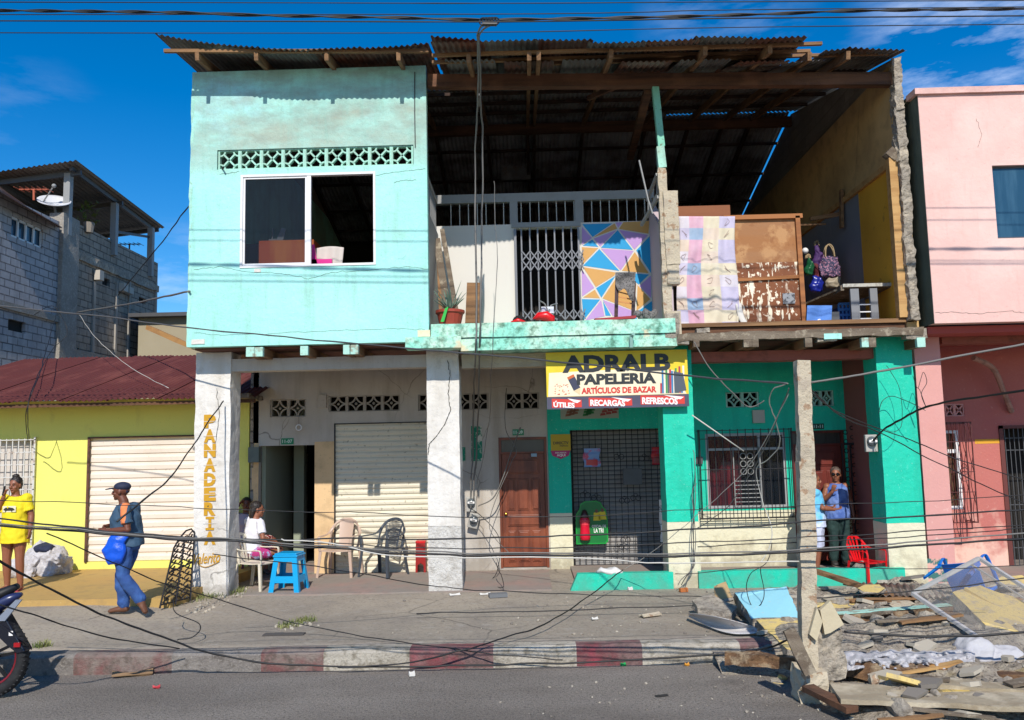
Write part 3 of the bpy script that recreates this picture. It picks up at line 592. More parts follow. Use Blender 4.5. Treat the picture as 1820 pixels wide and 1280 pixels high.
for k in range(4): mb.tube([P(1152+k*5, 352-k*12, 13.1-k*.1), P(1152+k*5, 386-k*12, 13.1-k*.1)], .008, 5)
part(mb, 'bent_side_rail', mGREYM)

for i, (a, b, c, d) in enumerate(((452, 484, 464, 478), (340, 612, 364, 603))):
    mb = MB(); mb.rough(P(a, b, YF-.010), P(c, d, YF-.001), .05, .006, seed=i); part(mb, 'plaster_chip', mWHITE)
mb = MB(); mb.tube([P(737, 128, YF-.01), P(737, 200, YF-.01), P(738, 262, YF-.01)], .008, 5); part(mb, 'wall_wire', mDKM)

def crack(pts, Y, nm='wall_crack', par=None, r=.0035):
    W_ = []
    for a, b in zip(pts[:-1], pts[1:]):
        for j in range(7): t = j/7; W_.append(P(a[0]+(b[0]-a[0])*t, a[1]+(b[1]-a[1])*t, Y-.001)+V((1, 0, 1))*.022*noise.noise(V((a[0]+t*5, a[1], t*9))))
    W_.append(P(pts[-1][0], pts[-1][1], Y-.001)); mb = MB(); mb.loft(W_, [(r*(.5+abs(sin(i*1.3))), .002) for i in range(len(W_))], None, 5)
    mb.build(nm, M('crack_shadow_line', '4a4a44', .95, k=.8), par or house)
mCKD = None
crack([(345,479),(395,474),(430,482),(500,486),(548,496),(590,484),(650,481),(720,474),(762,478)], YF)
crack([(390,310),(408,308),(425,305)], YF); crack([(668,312),(700,306),(735,303),(756,300)], YF); crack([(700,325),(716,321),(740,320)], YF)
crack([(345,592),(400,596),(500,592),(600,588),(700,584),(755,586)], YF, r=.0025)
crack([(795,640),(800,668),(796,700),(801,728),(790,755),(776,775),(762,790),(761,808)], YC-.008, r=.005)
crack([(385,690),(390,740),(380,800)], YC-.008, r=.003)
# ---------------------------------------------------------------- roof
RX0 = px(275, 60, 11.8)
mZINCIN = M('dull_roof_sheet', '9a9896', .75, [('n', 1.6, .45, .6, '5c4c42', .7), ('n', .8, .52, .66, 'b4b2b0', .6)], (30, .4, .01), k=.9)  # plain light zinc for the inner roof rows
mDIMW = M('dull_timber', '5c4030', .85, [('n', 3, .4, .6, '241811', .8)], (30, .5, .01), k=.6)  # inner roof timber, base colour darkened to carry the shade under the roof
def zroof(Y): return 7.77+(Y-11.35)*.217
EG = [(275,60,11.8),(380,80,11.83),(530,90,11.83),(640,86,11.83),(762,78,11.8)]
def eave(xp):
    for (a, b) in zip(EG[:-1], EG[1:]):
        if a[0] <= xp <= b[0]:
            t = (xp-a[0])/(b[0]-a[0]); return P(xp, a[1]+(b[1]-a[1])*t, a[2]+(b[2]-a[2])*t)
xcuts = [275, 365, 455, 545, 640, 735, 775]
for i in range(len(xcuts)-1):
    a, b = xcuts[i], min(xcuts[i+1]+6, 762) if i < 5 else 762
    if i == 5: b = 762
    A = eave(min(a, 760)); B = eave(b)
    h = .012*(i % 2)
    A = A+V((0,0,h)); B = B+V((0,0,h))
    C = V((B.x, 14.6, zroof(14.6)+.09+h)); D = V((A.x, 14.6, zroof(14.6)+.09+h))
    mb = MB(); corr(mb, A, B, C, D, .085, .014, 6, .012, i, jag=.01); part(mb, 'roof_sheet', mZINC if i in (0,1,2) else mRUST)
xc = [765, 850, 950, 1045, 1140, 1235, 1330, 1428]
for i in range(7):
    yy = 11.3+.05*((i*37) % 5-2)/2
    A = P(xc[i], 75-2*(i % 3)+(0 if i < 5 else -6), yy); B = P(xc[i+1]+10, 75-2*(i % 3)-(2 if i < 5 else 12 if i == 6 else 6), yy+.03)
    C = V((B.x+(.25 if i == 6 else 0), 14.4, zroof(14.4)+.015*(i % 2))); D = V((A.x, 14.4, zroof(14.4)+.015*(i % 2)))
    mb = MB(); corr(mb, A, B, C, D, .085, .014, 6, .02, i+9, jag=.015); part(mb, 'roof_sheet', (mRUST, mZINC)[i in (1, 3, 5)])
# second short layer under the first near the eave
for i in range(6):
    A = P(790+i*105, 107+(i % 2)*3, 11.85); B = P(880+i*105, 106+(i % 2)*3, 11.85)
    C = V((B.x, 13.2, zroof(13.2)-.06)); D = V((A.x, 13.2, zroof(13.2)-.06)); 
    mb = MB(); corr(mb, A, B, C, D, .085, .013, 4, .02, i+31, jag=.03); part(mb, 'roof_sheet', (mZINC, mRUST)[i % 2])
# right end sheets set back
for (a, ya, b, yb_, Y0) in ((1396,112,1470,106,12.15),(1466,90,1512,86,12.0),(1508,84,1612,88,11.95)):
    A = P(a, ya, Y0); B = P(b, yb_, Y0); C = V((B.x-.06, 14.5, zroof(14.5))); D = V((A.x, 14.5, zroof(14.5)))
    if b > 1600: C = V((xe+.15, 14.5, zroof(14.5)))
    mb = MB(); corr(mb, A, B, C, D, .085, .014, 5, .015, a, jag=.01); part(mb, 'roof_sheet', mZINC)
A = P(765, 64, 11.5); B = P(850, 72, 11.5); C = V((B.x, 13, zroof(13)+.06)); D = V((A.x, 13, zroof(13)+.06)); mb = MB(); corr(mb, A, B, C, D, .085, .014, 5, .02, 77); part(mb, 'roof_sheet', mRUST)
# upper rows to the ridge and the rear slope
XRR = xe+.17
for k, (y0, y1) in enumerate(((14.3, 17.26),)):
    n = 8
    for i in range(n):
        a = RX0+(XRR-RX0)*i/n; b = RX0+(XRR-RX0)*(i+1)/n+.05
        mb = MB(); corr(mb, (a, y0, zroof(y0)+.03), (b, y0, zroof(y0)+.03), (b, y1, zroof(y1)), (a, y1, zroof(y1)), .09, .014, 4, .01, i, ); part(mb, 'roof_sheet', mZINCIN)
n = 8
for i in range(n):
    a = RX0+(XRR-RX0)*i/n; b = RX0+(XRR-RX0)*(i+1)/n+.03
    if i == n-1: b = xe-.005
    zz = 9.075-(.016 if a > px(1160, 203, 17.3)-.6 else 0.0)
    mb = MB(); corr(mb, (a, 17.2 if zz > 9.06 else 17.3, zz), (b, 17.2 if zz > 9.06 else 17.3, zz), (b, 22.7, 7.72), (a, 22.7, 7.72), .09, .014, 5, .01, i+50); part(mb, 'roof_sheet', mZINCIN)
# wall plate beam, rafters, purlins
mb = MB(); mb.rbar((xr+.02, YF+.1, pz(770, 141, YF)), (xe+.0, YF+.1, pz(1560, 138, YF)), .14, .2, .25, .006, seed=3); part(mb, 'front_beam', mWOODD)
mb = MB(); mb.bar(P(292, 91, 11.93)+V((0,0,-.0)), P(762, 91, 11.93), .05, .05); part(mb, 'purlin', mWOOD)
for (Y0, a, b) in ((11.62, 768, 1462), (12.02, 768, 1440), (12.3, 900, 1580)):
    mb = MB(); z_ = zroof(Y0)-.055; mb.rbar((px(a, 100, Y0), Y0, z_), (px(b, 100, Y0), Y0, z_), .05, .045, .3, .004, seed=a+int(Y0*10)); part(mb, 'purlin', mWOOD)
for Y0 in (13.4, 14.3, 15.2, 16.2):
    mb = MB(); z_ = zroof(Y0)-.055; mb.box((xl+.1, Y0, z_-.03), (xe, Y0+.05, z_+.025)); part(mb, 'purlin', mDIMW)
for Y0 in (18.2, 19.4, 20.6, 21.6):
    z_ = 8.93-(Y0-17.3)*.243; mb = MB(); mb.box((xl+.1, Y0, z_-.03), (xe, Y0+.05, z_+.02)); part(mb, 'purlin', mDIMW)
mb = MB(); mb.box((xl+.1, 17.2, 8.72), (xe, 17.32, 8.92)); part(mb, 'ridge_beam', mWOODD)
for i, (xp, yp_) in enumerate(((350, 110), (455, 107), (580, 105), (708, 105), (838, 118), (940, 118), (956, 118), (1078, 118), (1236, 118), (1345, 118), (1432, 122), (1500, 125))):
    Y0 = 11.98 if xp < 760 else 11.5 if xp < 1400 else 12.0
    x_ = px(xp, yp_, 12.2); w_ = .06
    sk = .0
    a = V((x_+sk, Y0, zroof(Y0)-.14)); b = V((x_, 17.2, zroof(17.2)-.14))
    if xp < 760: a = P(xp, 100, 11.9)
    mb = MB(); mb.bar(a, b, w_, .12); part(mb, 'rafter', mWOODY)
    mb = MB(); mb.bar(V((x_, 17.35, 8.86)), V((x_, 22.3, 7.66)), w_, .12); part(mb, 'rafter', mDIMW)
mb = MB(); mb.bar(P(1152, 160, YF+.2), V((px(1120, 280, 16), 16, pz(1120, 280, 16))), .12, .1); mb.bar(P(1130, 140, YF+.2), P(1045, 175, 13.4), .05, .07); part(mb, 'roof_brace', mWOODD)
mb = MB(); mb.box((px(890, 280, 19), 19, pz(890, 320, 19)), (px(942, 280, 19), 19.05, pz(890, 215, 19))); part(mb, 'hanging_sheet', mZINC)
# ---------------------------------------------------------------- ground floor
zc1 = zU-.035
def column(name, a0, a1, y0, y1, Y, dep, mats, split=None, sd=1):
    x0, x1 = px(a0, (y0+y1)/2, Y), px(a1, (y0+y1)/2, Y)
    o = None
    if split:
        zs = pz((a0+a1)/2, split, Y)
        mb = MB(); mb.rough((x0, Y, zs), (x1, Y+dep, zc1), .08, .008, seed=sd); o = part(mb, name, mats[0])
        mb = MB(); mb.rough((x0-.004, Y-.004, -.05), (x1+.004, Y+dep, zs), .12, .007, seed=sd+1); part(mb, name+'_base', mats[1], o)
    else:
        mb = MB(); mb.rough((x0, Y, -.05), (x1, Y+dep, zc1), .07, .010, seed=sd); o = part(mb, name, mats[0])
    return o
column('column', 345, 408, 635, 1050, YC, .45, [mWHITE], None, 1)
column('column', 760, 818, 627, 1042, YC, .45, [mWHITE, M('white_rough_base', 'e6e2da', .95, [('n', 6, .45, .65, 'a39c92', .6), ('n', 40, .55, .7, '6d6558', .5)], (20, 1.0, .04), k=.8)], 935, 3)
column('column', 1182, 1237, 625, 1040, YC-.05, .5, [mTEAL, mCREAM], 928, 5)
column('column', 1570, 1636, 640, 1035, YC-.05, .5, [mTEAL, mCREAM], 930, 7)
def beam(a0, b0, y0, y1, Y, dep, mt, nm='beam'):
    mb = MB(); mb.rough((px(a0, y0, Y), Y+.03, pz((a0+b0)/2, y1, Y)), (px(b0, y0, Y), Y+dep, pz((a0+b0)/2, y0, Y)), .16, .006, seed=a0); return part(mb, nm, mt)
beam(410, 760, 634, 656, YC, .3, mWHITEW); beam(820, 1182, 626, 650, YC, .3, M('cream_beam', 'c9bba4', .9, [('n', 2, .45, .65, 'a08f78', .6), ('n', 20, .6, .7, '6d5d4c', .4)], (24, .6, .02), k=.8)); beam(1222, 1572, 622, 640, YC, .3, mBEAMR); beam(1572, 1640, 612, 641, YC, .3, mCONC)
# shop walls
XW0 = px(447, 850, YW); XW1 = px(975, 850, YW); XW2 = px(1180, 850, YW); YR = 14.6; XW3 = px(1510, 830, YR)
dz = lambda r: r
v1 = rect(480, 710, 544, 741, YW); v2 = rect(584, 703, 711, 731, YW); v3 = rect(743, 700, 868, 729, YW); v4 = rect(898, 698, 958, 727, YW)
dA = rect(459, 792, 559, 1020, YW); dA = (dA[0], dA[1], .0, dA[3]); sA = rect(594, 753, 762, 1015, YW); sA = (sA[0], sA[1], .0, sA[3]); dB = rect(888, 777, 974, 1008, YW); dB = (dB[0], dB[1], .03, dB[3])
zW = pz(640, 660, YW); zpe = pz(575, 785, YW)
mb = MB(); mb.wall(XW0, XW1, YW, YW+.15, -.02, 3.6, [v1, v2, v3, v4, dA, sA, dB]); part(mb, 'shop_wall', mWHITEW)
for (a, b) in ((559, 594), (447, 459)):
    mb = MB(); mb.box((px(a, 900, YW)+.001, YW-.006, 0), (px(b, 900, YW)-.001, YW-.001, zpe)); part(mb, 'peach_dado', mPEACH)
for r, n in ((v1, 2), (v2, 4), (v3, 4), (v4, 2)): breeze('breeze_block', (r[0]+.004, r[1]-.004, r[2]+.004, r[3]-.004), n, YW+.02, mWHITEW, curved=True)
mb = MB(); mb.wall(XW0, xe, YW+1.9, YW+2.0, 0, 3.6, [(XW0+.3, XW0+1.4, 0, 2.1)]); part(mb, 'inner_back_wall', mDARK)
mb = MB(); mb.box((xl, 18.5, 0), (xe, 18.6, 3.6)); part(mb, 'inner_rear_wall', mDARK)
# hallway with a pale green wall
mb = MB(); mb.box((dA[0]+.01, YW+.15, 0), (dA[0]+.08, YW+1.9, 3.2)); mb.box((px(522, 900, 16.3), 16.3, 0), (px(540, 900, 16.3), 16.5, 3.2)); part(mb, 'hallway_wall', mINGR)
mb = MB(); mb.box((XW0, YW+.15, -.02), (XW1+3, 18.5, .01)); part(mb, 'inner_floor', mPORCH)
mb = MB(); mb.box((XW0-.02, YW-.14, pz(450, 822, YW)), (XW0+.17, YW-.01, pz(450, 795, YW))); part(mb, 'meter_cupboard', M('grey_green_box', '6f7a74', .7, [('n', 8, .5, .7, '4d5550', .5)], k=.8))
mb = MB(); mb.rough((XW0-.02, YW-.01, -.02), (XW0+.03, YW+.3, zW+.1), .1, .015, seed=2); part(mb, 'wall_end', mBLOCK2)
def shutter(r, Y, mt, pitch=.095, name='roller_shutter', slant=0):
    mb = MB(); n = int((r[3]-r[2])/pitch); prof = [(0, 0), (.018, .2), (.02, .55), (.004, .8), (-.002, .9), (0, 1)]
    for i in range(n):
        z0 = r[2]+(r[3]-r[2])*i/n; h = (r[3]-r[2])/n
        for (a, b), (c, d) in zip(prof[:-1], prof[1:]):
            mb.add([(r[0], Y-a, z0+h*b), (r[1], Y-a, z0+h*b), (r[1], Y-c, z0+h*d), (r[0], Y-c, z0+h*d)], [(0,1,2,3)])
    mb.box((r[0], Y-.03, r[2]), (r[1], Y+.01, r[2]+.045))
    return part(mb, name, mt)
o = shutter(sA, YW+.03, mSHUT)
mb = MB(); mb.box((sA[0], YW-.012, 0), (sA[0]+.025, YW-.002, sA[3]+.02)); mb.box((sA[0], YW-.012, sA[3]), (sA[1], YW-.002, sA[3]+.02)); part(mb, 'guide_rail', mIRON, o)
# wooden door with panels
def door(r, Y, mt, trans, nm='entrance_door', panels=True):
    mb = MB(); t = .045
    mb.box((r[0]+.002, Y-.01, r[2]), (r[0]+t, Y+.1, r[3]-.002)); mb.box((r[1]-t, Y-.01, r[2]), (r[1]-.002, Y+.1, r[3]-.002)); mb.box((r[0]+t, Y-.01, r[3]-t), (r[1]-t, Y+.1, r[3]-.002))
    mb.box((r[0]+t, Y-.006, trans), (r[1]-t, Y+.1, trans+.03))
    d_ = part(mb, 'door_frame', mt); x0, x1 = r[0]+t+.003, r[1]-t-.003; W_ = x1-x0; Hh = trans-r[2]
    mb = MB(); mb.box((x0, Y+.04, r[2]+.01), (x1, Y+.08, trans))
    if panels:
        for (a, b, c, d) in ((.12,.88,.82,.95),(.12,.30,.50,.78),(.36,.62,.50,.78),(.68,.88,.50,.78),(.12,.88,.36,.46),(.12,.30,.05,.32),(.36,.62,.05,.32),(.68,.88,.05,.32)):
            mb.box((x0+W_*a, Y+.025, r[2]+Hh*c), (x0+W_*b, Y+.04, r[2]+Hh*d)); mb.box((x0+W_*(a+.03), Y+.012, r[2]+Hh*(c+.012)), (x0+W_*(b-.03), Y+.025, r[2]+Hh*(d-.012)))
    lf = part(mb, nm, mt, bevel=.006)
    mb = MB(); mb.ell((x0+.06, Y+.0, r[2]+Hh*.47), (.028, .03, .028)); part(mb, 'door_knob', M('brass', 'b58a3c', .3, metal=1), lf)
    mb = MB(); mb.box((x0, Y+.05, trans+.03), (x1, Y+.06, r[3]-t)); 
    for i in range(5): xx = x0+W_*(i+.5)/5; mb.box((xx-.006, Y+.02, trans+.03), (xx+.006, Y+.03, r[3]-t))
    part(mb, 'transom', M('dusty_transom_glass', '4c463f', .3, k=.7))
door(dB, YW, mREDW, pz(930, 806, YW))
mb = MB(); mb.box(P(944, 812, YW-.02), P(954, 806, YW-.006)); part(mb, 'door_sticker', M('pale_blue_sticker', '9ab8cc', .5, k=.8))
# green shop front
sG = rect(1016, 763, 1172, 1012, YW); sG = (sG[0], XW2+.2, 0, sG[3]); zcr = pz(1000, 912, YW)
mb = MB(); mb.wall(XW1+.002, XW2+.4, YW-.03, YW+.2, zcr, 3.6, [(sG[0], XW2+.45, -1, sG[3])]); part(mb, 'green_shop_wall', mTEAL)
mb = MB(); mb.box((XW1+.002, YW-.035, -.02), (sG[0], YW+.2, zcr)); part(mb, 'cream_shop_pillar', mCREAM)
shutter((sG[0], XW2+.3, 0, sG[3]), YW+.3, mSHUT3, .08)
mb = MB(); mb.box((sG[0]-.001, YW+.2, 0), (sG[0]+.05, YW+.32, sG[3])); part(mb, 'shop_reveal', mDARK)
gr = MB(); yg = YW+.12
nx_ = 15
for i in range(nx_+1): x_ = sG[0]+.02+(XW2-sG[0])*i/nx_; gr.box((x_-.006, yg, .02), (x_+.006, yg+.012, sG[3]))
nz_ = 30
for i in range(nz_+1):
    z_ = .04+(sG[3]-.06)*i/nz_
    if i % 5 == 0 or i > 16: gr.box((sG[0], yg-.008, z_-.006), (XW2+.02, yg, z_+.006))
    elif i % 2 == 0: gr.box((sG[0], yg-.006, z_-.004), (XW2+.02, yg, z_+.004))
def ring(mb_, c, r, t, n=14, a0=0, a1=2*pi):
    pts = [V((c[0]+r*cos(a0+(a1-a0)*i/n), c[1], c[2]+r*sin(a0+(a1-a0)*i/n))) for i in range(n+1)]; mb_.tube(pts, t, 5)
for (a, b) in ((1100, 812), (1145, 815), (1040, 880), (1110, 890), (1112, 960), (1030, 975), (1130, 885), (1060, 885), (1100, 975)):
    c_ = P(a, b, yg-.01)
    for s_ in (-1, 1): ring(gr, (c_.x+s_*.045, c_.y, c_.z), .045, .006)
    ring(gr, (c_.x, c_.y, c_.z+.05), .03, .005)
part(gr, 'security_grille', mIRON)
mb = MB(); mb.box(P(1108, 862, YW+.06), P(1140, 832, YW+.11)); part(mb, 'grille_lock_plate', mDKM)
# green step
for i, (a, b, tilt) in enumerate(((1012, 1195, .30), (1240, 1604, 0))):
    x0, x1 = px(a, 1040, YC), px(b, 1038, YC)
    mb = MB(); mb.prism([(x0+tilt*0.4, YC-.12, .245), (x1, YC-.12, .245), (x1, YC-.12, -.02), (x0, YC-.12, -.02)], (0, 0.16, 0)); 
    mb.build('porch_step', mTEAL, kind='structure')
    mb = MB(); mb.box((x0+tilt*.4, YC+.045, -.02), (x1, YW if i == 0 else YR, .05)); mb.build('porch_floor', mPORCH, kind='structure')
# right shop: wall with window and door
zc2 = pz(1300, 908, YR); wB = rect(1256, 770, 1398, 903, YR); v5 = rect(1290, 697, 1349, 724, YR); v6 = rect(1436, 694, 1482, 722, YR); dC = rect(1411, 765, 1508, 1003, YR); dC = (dC[0], dC[1], .1, dC[3]); zt2 = pz(1350, 648, YR)
mb = MB(); mb.wall(XW2+.2, XW3, YR, YR+.15, zc2, 3.6, [wB, v5, v6, (dC[0], dC[1], -1, dC[3])]); part(mb, 'green_house_wall', mTEAL)
mb = MB(); mb.wall(XW2+.2, XW3, YR-.006, YR+.15, -.02, zc2-.001, [(wB[0], wB[1], wB[2], 9), (dC[0], dC[1], -1, 9)]); part(mb, 'cream_dado', mCREAM)
for r in (v5, v6): breeze('breeze_block', (r[0]+.004, r[1]-.004, r[2]+.004, r[3]-.004), 2, YR+.01, M('mint_block', 'a8d8c8', .9, k=.8), curved=True)
mb = MB(); mb.box((XW3-.02, YC+.3, 0), (XW3+.12, YR+.15, 3.6)); part(mb, 'dividing_wall', mMAROON)
mb = MB(); mb.rough((px(1513, 650, YR-.3), YR-.3, pz(1513, 780, YR-.3)), (px(1519, 650, YR-.3), YR-.2, 3.5), .1, .012, seed=3); part(mb, 'wall_gap_filler', mBLOCK2)
# window with frame, curtain
mb = MB(); fr(mb, wB, .045, YR-.005, YR+.06); mx_ = (wB[0]+wB[1])/2; zx = pz(1327, 798, YR)
mb.box((wB[0]+.045, YR, zx-.02), (wB[1]-.045, YR+.05, zx+.02)); mb.box((wB[0]+.95*(wB[1]-wB[0])/1.45, YR, wB[2]+.045), (wB[0]+.95*(wB[1]-wB[0])/1.45+.04, YR+.05, wB[3]-.045)); wf = part(mb, 'house_window', M('silver_frame', 'b0b0b0', .4, k=.8))
mb = MB(); mb.box((wB[0]+.05, YR+.03, wB[2]+.04), (wB[1]-.04, YR+.034, wB[3]-.04)); part(mb, 'window_pane', mGLASSC, wf)
mb = MB(); mb.grid(lambda u, v: (wB[0]+.04+.42*u*(wB[1]-wB[0]), YR+.12+.02*sin(u*40), wB[2]+v*(zx-wB[2])), 40, 1); mb.grid(lambda u, v: (wB[0]+.04+.75*u*(wB[1]-wB[0]), YR+.14+.02*sin(u*60), zx+v*(wB[3]-zx)), 40, 1); part(mb, 'curtain', mCURT, wf)
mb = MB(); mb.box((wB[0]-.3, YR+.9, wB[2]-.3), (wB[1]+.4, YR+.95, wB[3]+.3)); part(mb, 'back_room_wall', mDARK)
# projecting window grille
g = rect(1246, 762, 1411, 922, YR-.22); gm = MB(); ya_ = YR-.22
for i in range(13):
    x_ = g[0]+(g[1]-g[0])*i/12; gm.box((x_-.006, ya_, g[2]), (x_+.006, ya_+.012, g[3]))
for z_ in (g[2]+.01, g[2]+.09, g[2]+.17, g[3]-.16, g[3]-.02, g[2]+.55*(g[3]-g[2])): gm.box((g[0]-.006, ya_-.012, z_-.006), (g[1]+.006, ya_, z_+.006))
for z_ in (g[2]+.01, g[2]+.17, g[3]-.02):
    for x_ in (g[0], g[1]): gm.box((x_-.006, ya_, z_-.006), (x_+.006, YR, z_+.006))
for i in range(2):
    y_ = ya_+.08*i+.06
    for x_ in (g[0], g[1]): gm.box((x_-.005, y_, g[2]), (x_+.005, y_+.01, g[3]))
    gm.box((g[0], y_, g[2]), (g[1], y_+.01, g[2]+.012))
part(gm, 'window_grille', mIRON)
gm = MB(); q = rect(1305, 795, 1352, 900, YR-.05)
for i in range(7): z_ = q[2]+i*(q[3]-q[2])*.07; gm.box((q[0], YR-.06, z_), (q[1], YR-.045, z_+.014))
for s_ in (-1, 1):
    for k in range(3): ring(gm, ((q[0]+q[1])/2+s_*.06, YR-.05, q[3]-.15-k*.13), .05, .008)
gm.tube([(q[0], YR-.05, q[2]), (q[0], YR-.05, q[3]), (q[1], YR-.05, q[3]), (q[1], YR-.05, q[2])], .012, 5); part(gm, 'window_inner_grille', mGREYM)
door(dC, YR+.05, mREDW2, pz(1450, 792, YR), panels=True)
# ornate gate standing open at the doorway
gm = MB(); xg = px(1511, 900, YR-.35)
for (aa, wd) in ((1503, 7), (1518, 6), (1527, 5)):
    x_ = px(aa, 900, YR-.3); gm.box((x_-.012, YR-.3, .1), (x_+.012, YR-.28, pz(1510, 788, YR-.3)))
for k in range(14):
    z_ = .25+k*.155; ring(gm, (px(1511, 900, YR-.3), YR-.29, z_), .035, .008, 10); ring(gm, (px(1523, 900, YR-.3), YR-.29, z_+.07), .03, .008, 10)
gm.box((px(1500, 789, YR-.3), YR-.31, pz(1510, 791, YR-.3)), (px(1530, 789, YR-.3), YR-.28, pz(1510, 787, YR-.3))); part(gm, 'ornate_door_gate', mIRON)
# lettering on the column
mb = MB(); W0, W1 = px(363, 900, YC), px(384, 900, YC)
for i, ch in enumerate('PANADERIA'):
    y0 = 737+i*25.9; y1 = y0+24
    if ch == 'I': a, b = px(366, y0, YC), px(381, y0, YC)
    else: a, b = px(363, y0, YC), px(384, y0, YC)
    z1, z0 = pz(373, y0, YC), pz(373, y1, YC)
    if ch == 'I':
        yy = YC-.012; mb.box((a, yy, z0), (b, yy+.004, z0+.035)); mb.box((a, yy, z1-.035), (b, yy+.004, z1)); mb.box(((a+b)/2-.022, yy, z0+.04), ((a+b)/2+.022, yy+.004, z1-.04))
    else: mb.text(ch, a, z0, b, z1, YC-.012, off=.06)
part(mb, 'bakery_lettering', mSAFE)
mb = MB(); mb.text('Valerito', px(345, 990, YC), pz(370, 1003, YC), px(392, 990, YC), pz(370, 984, YC), YC-.012, off=.012, shear=.35, slant=.03)
mb.tube(spline([P(352, 1003, YC-.012), P(366, 1008, YC-.012), P(390, 998, YC-.012)]), .006, 5); part(mb, 'script_lettering', mSAFE)
# stencil cuts
mb = MB()
for i in range(9):
    y0 = 737+i*25.9+12; mb.box((px(362, y0, YC), YC-.0145, pz(373, y0+.35, YC)), (px(385, y0, YC), YC-.0125, pz(373, y0-.35, YC)))
part(mb, 'stencil_bridges', mWHITE)
def plate(s, r, Y, bgm, fgm, nm='house_number_plate'):
    mb = MB(); mb.box((r[0], Y-.012, r[2]), (r[1], Y-.002, r[3])); o = part(mb, nm, bgm)
    w_ = r[1]-r[0]; h_ = r[3]-r[2]; mb = MB(); mb.text(s, r[0]+w_*.1, r[2]+h_*.22, r[1]-w_*.1, r[3]-h_*.22, Y-.0145, off=.02); part(mb, 'plate_number', fgm, o)
mPG = M('green_enamel', '0f8a5c', .4, k=.8); mPW = M('pale_lettering', 'e0f0e4', .5, k=.85)
plate('11-07', rect(500, 779, 522, 790, YW), YW, mPG, mPW); plate('11-09', rect(911, 763, 931, 774, YW), YW, mPG, mPW); plate('11-11', rect(1444, 753, 1464, 763, YR), YR, M('dark_green_enamel', '0a5038', .4, k=.8), mPW)
mb = MB(); mb.box(P(565, 725, YW-.06), P(581, 702, YW-.004)); part(mb, 'junction_box', mWHITEW); mb = MB(); mb.box(P(1339, 752, YR-.06), P(1357, 729, YR-.004)); part(mb, 'junction_box', M('box_plastic', 'c8c0b0', .6, k=.8))
mb = MB(); mb.box(P(1234, 825, YR-.05), P(1248, 812, YR-.004)); part(mb, 'switch_box', mDKM)
mb = MB(); mb.box(P(820, 820, YW-.008), P(827, 795, YW-.003)); mb.rough(P(838, 820, YW-.012), P(856, 757, YW-.004), .06, .006, seed=3); part(mb, 'green_paint_patch', M('old_green_paint', '1f9070', .8, [('n', 6, .52, .6, 'd0c8b8', .9)], k=.7))
# interior shadow blockers: ground floor left side wall
mb = MB(); mb.wall(YW, 22.5, XW0, XW0+.12, 0, 3.6, (), 'y'); part(mb, 'side_wall', mBLOCK2)
# ================================================================ YELLOW HOUSE
YY = 15.1
yh = thing('bakery_house', 'single storey lime yellow house with maroon corrugated roof', 'house', (-8, 15.1, 0))
ys = rect(154, 778, 345, 998, YY); ys = (ys[0], px(470, 900, YY)-.6, ys[2], ys[3]); yw = rect(-60, 783, 58, 960, YY)
xy1 = px(442, 850, YY)
ys = (ys[0], px(350, 900, YY), ys[2], ys[3])
mb = MB(); mb.wall(-12, xy1, YY, YY+.2, 0, 3.15, [ys, yw]); mb.build('wall', mYEL, yh)
mb = MB(); mb.wall(YY+.2, 22, xy1-.15, xy1, 0, 3.1, (), 'y'); mb.build('side_wall', mYEL, yh)
mb = MB(); pitch = .14; n = int((ys[3]-ys[2])/pitch); prof = [(0, 0), (.02, .12), (.022, .6), (.004, .8), (0, 1)]
for i in range(n):
    z0 = ys[2]+(ys[3]-ys[2])*i/n; h = (ys[3]-ys[2])/n
    for (a, b), (c, d) in zip(prof[:-1], prof[1:]): mb.add([(ys[0], YY+.06-a, z0+h*b), (ys[1], YY+.06-a, z0+h*b), (ys[1], YY+.06-c, z0+h*d), (ys[0], YY+.06-c, z0+h*d)], [(0,1,2,3)])
ysh = mb.build('roller_shutter', mSHUT2, yh)
mb = MB(); mb.box((ys[0], YY-.03, ys[2]), (ys[0]+.04, YY-.002, ys[3]+.02)); mb.box((ys[0], YY-.03, ys[3]), (ys[1], YY-.002, ys[3]+.03)); mb.build('guide_rail', M('rusty_rail', '6a4434', .8, [('n', 9, .5, .6, '3a2a24', .7)], k=.8), ysh)
mb = MB(); mb.box((yw[0], YY+.1, yw[2]), (yw[1], YY+.12, yw[3])); mb.build('window_board', M('white_window_board', 'd8cfc6', .8, [('h', 6, .5, .65, '8a7f76', .6)], k=.8), yh)
mb = MB()
for i in range(14): x_ = yw[1]-.03-i*.11; mb.box((x_-.008, YY-.06, yw[2]-.05), (x_+.008, YY-.045, yw[3]+.02))
for i in range(9): z_ = yw[2]+i*(yw[3]-yw[2])/8; mb.box((yw[0], YY-.07, z_-.008), (yw[1]+.06, YY-.06, z_+.008))
mb.box((yw[1]+.03, YY-.07, yw[2]-.1), (yw[1]+.06, YY-.04, yw[3]+.05)); mb.build('window_grille', M('white_iron', 'd8d6d0', .5, [('n', 9, .55, .65, '8a6a50', .6)], k=.85), yh)
YE = 14.33; zE = pz(170, 712, YE); xyr = px(450, 712, YE)
for i in range(8):
    a = -11.5+i*(xyr+11.5)/8; b = a+(xyr+11.5)/8+.05; h = .014*(i % 2)
    mb = MB(); corr(mb, (a, YE, zE+h), (b, YE, zE+h), (b, 19.0, pz(170, 636, 19)+h), (a, 19.0, pz(170, 636, 19)+h), .1, .016, 5, .012, i); mb.build('roof_sheet', mMARO, yh)
mb = MB(); mb.box((-11.5, YE+.08, zE-.09), (xyr, YE+.13, zE-.03)); mb.build('eave_batten', mWOODD, yh)
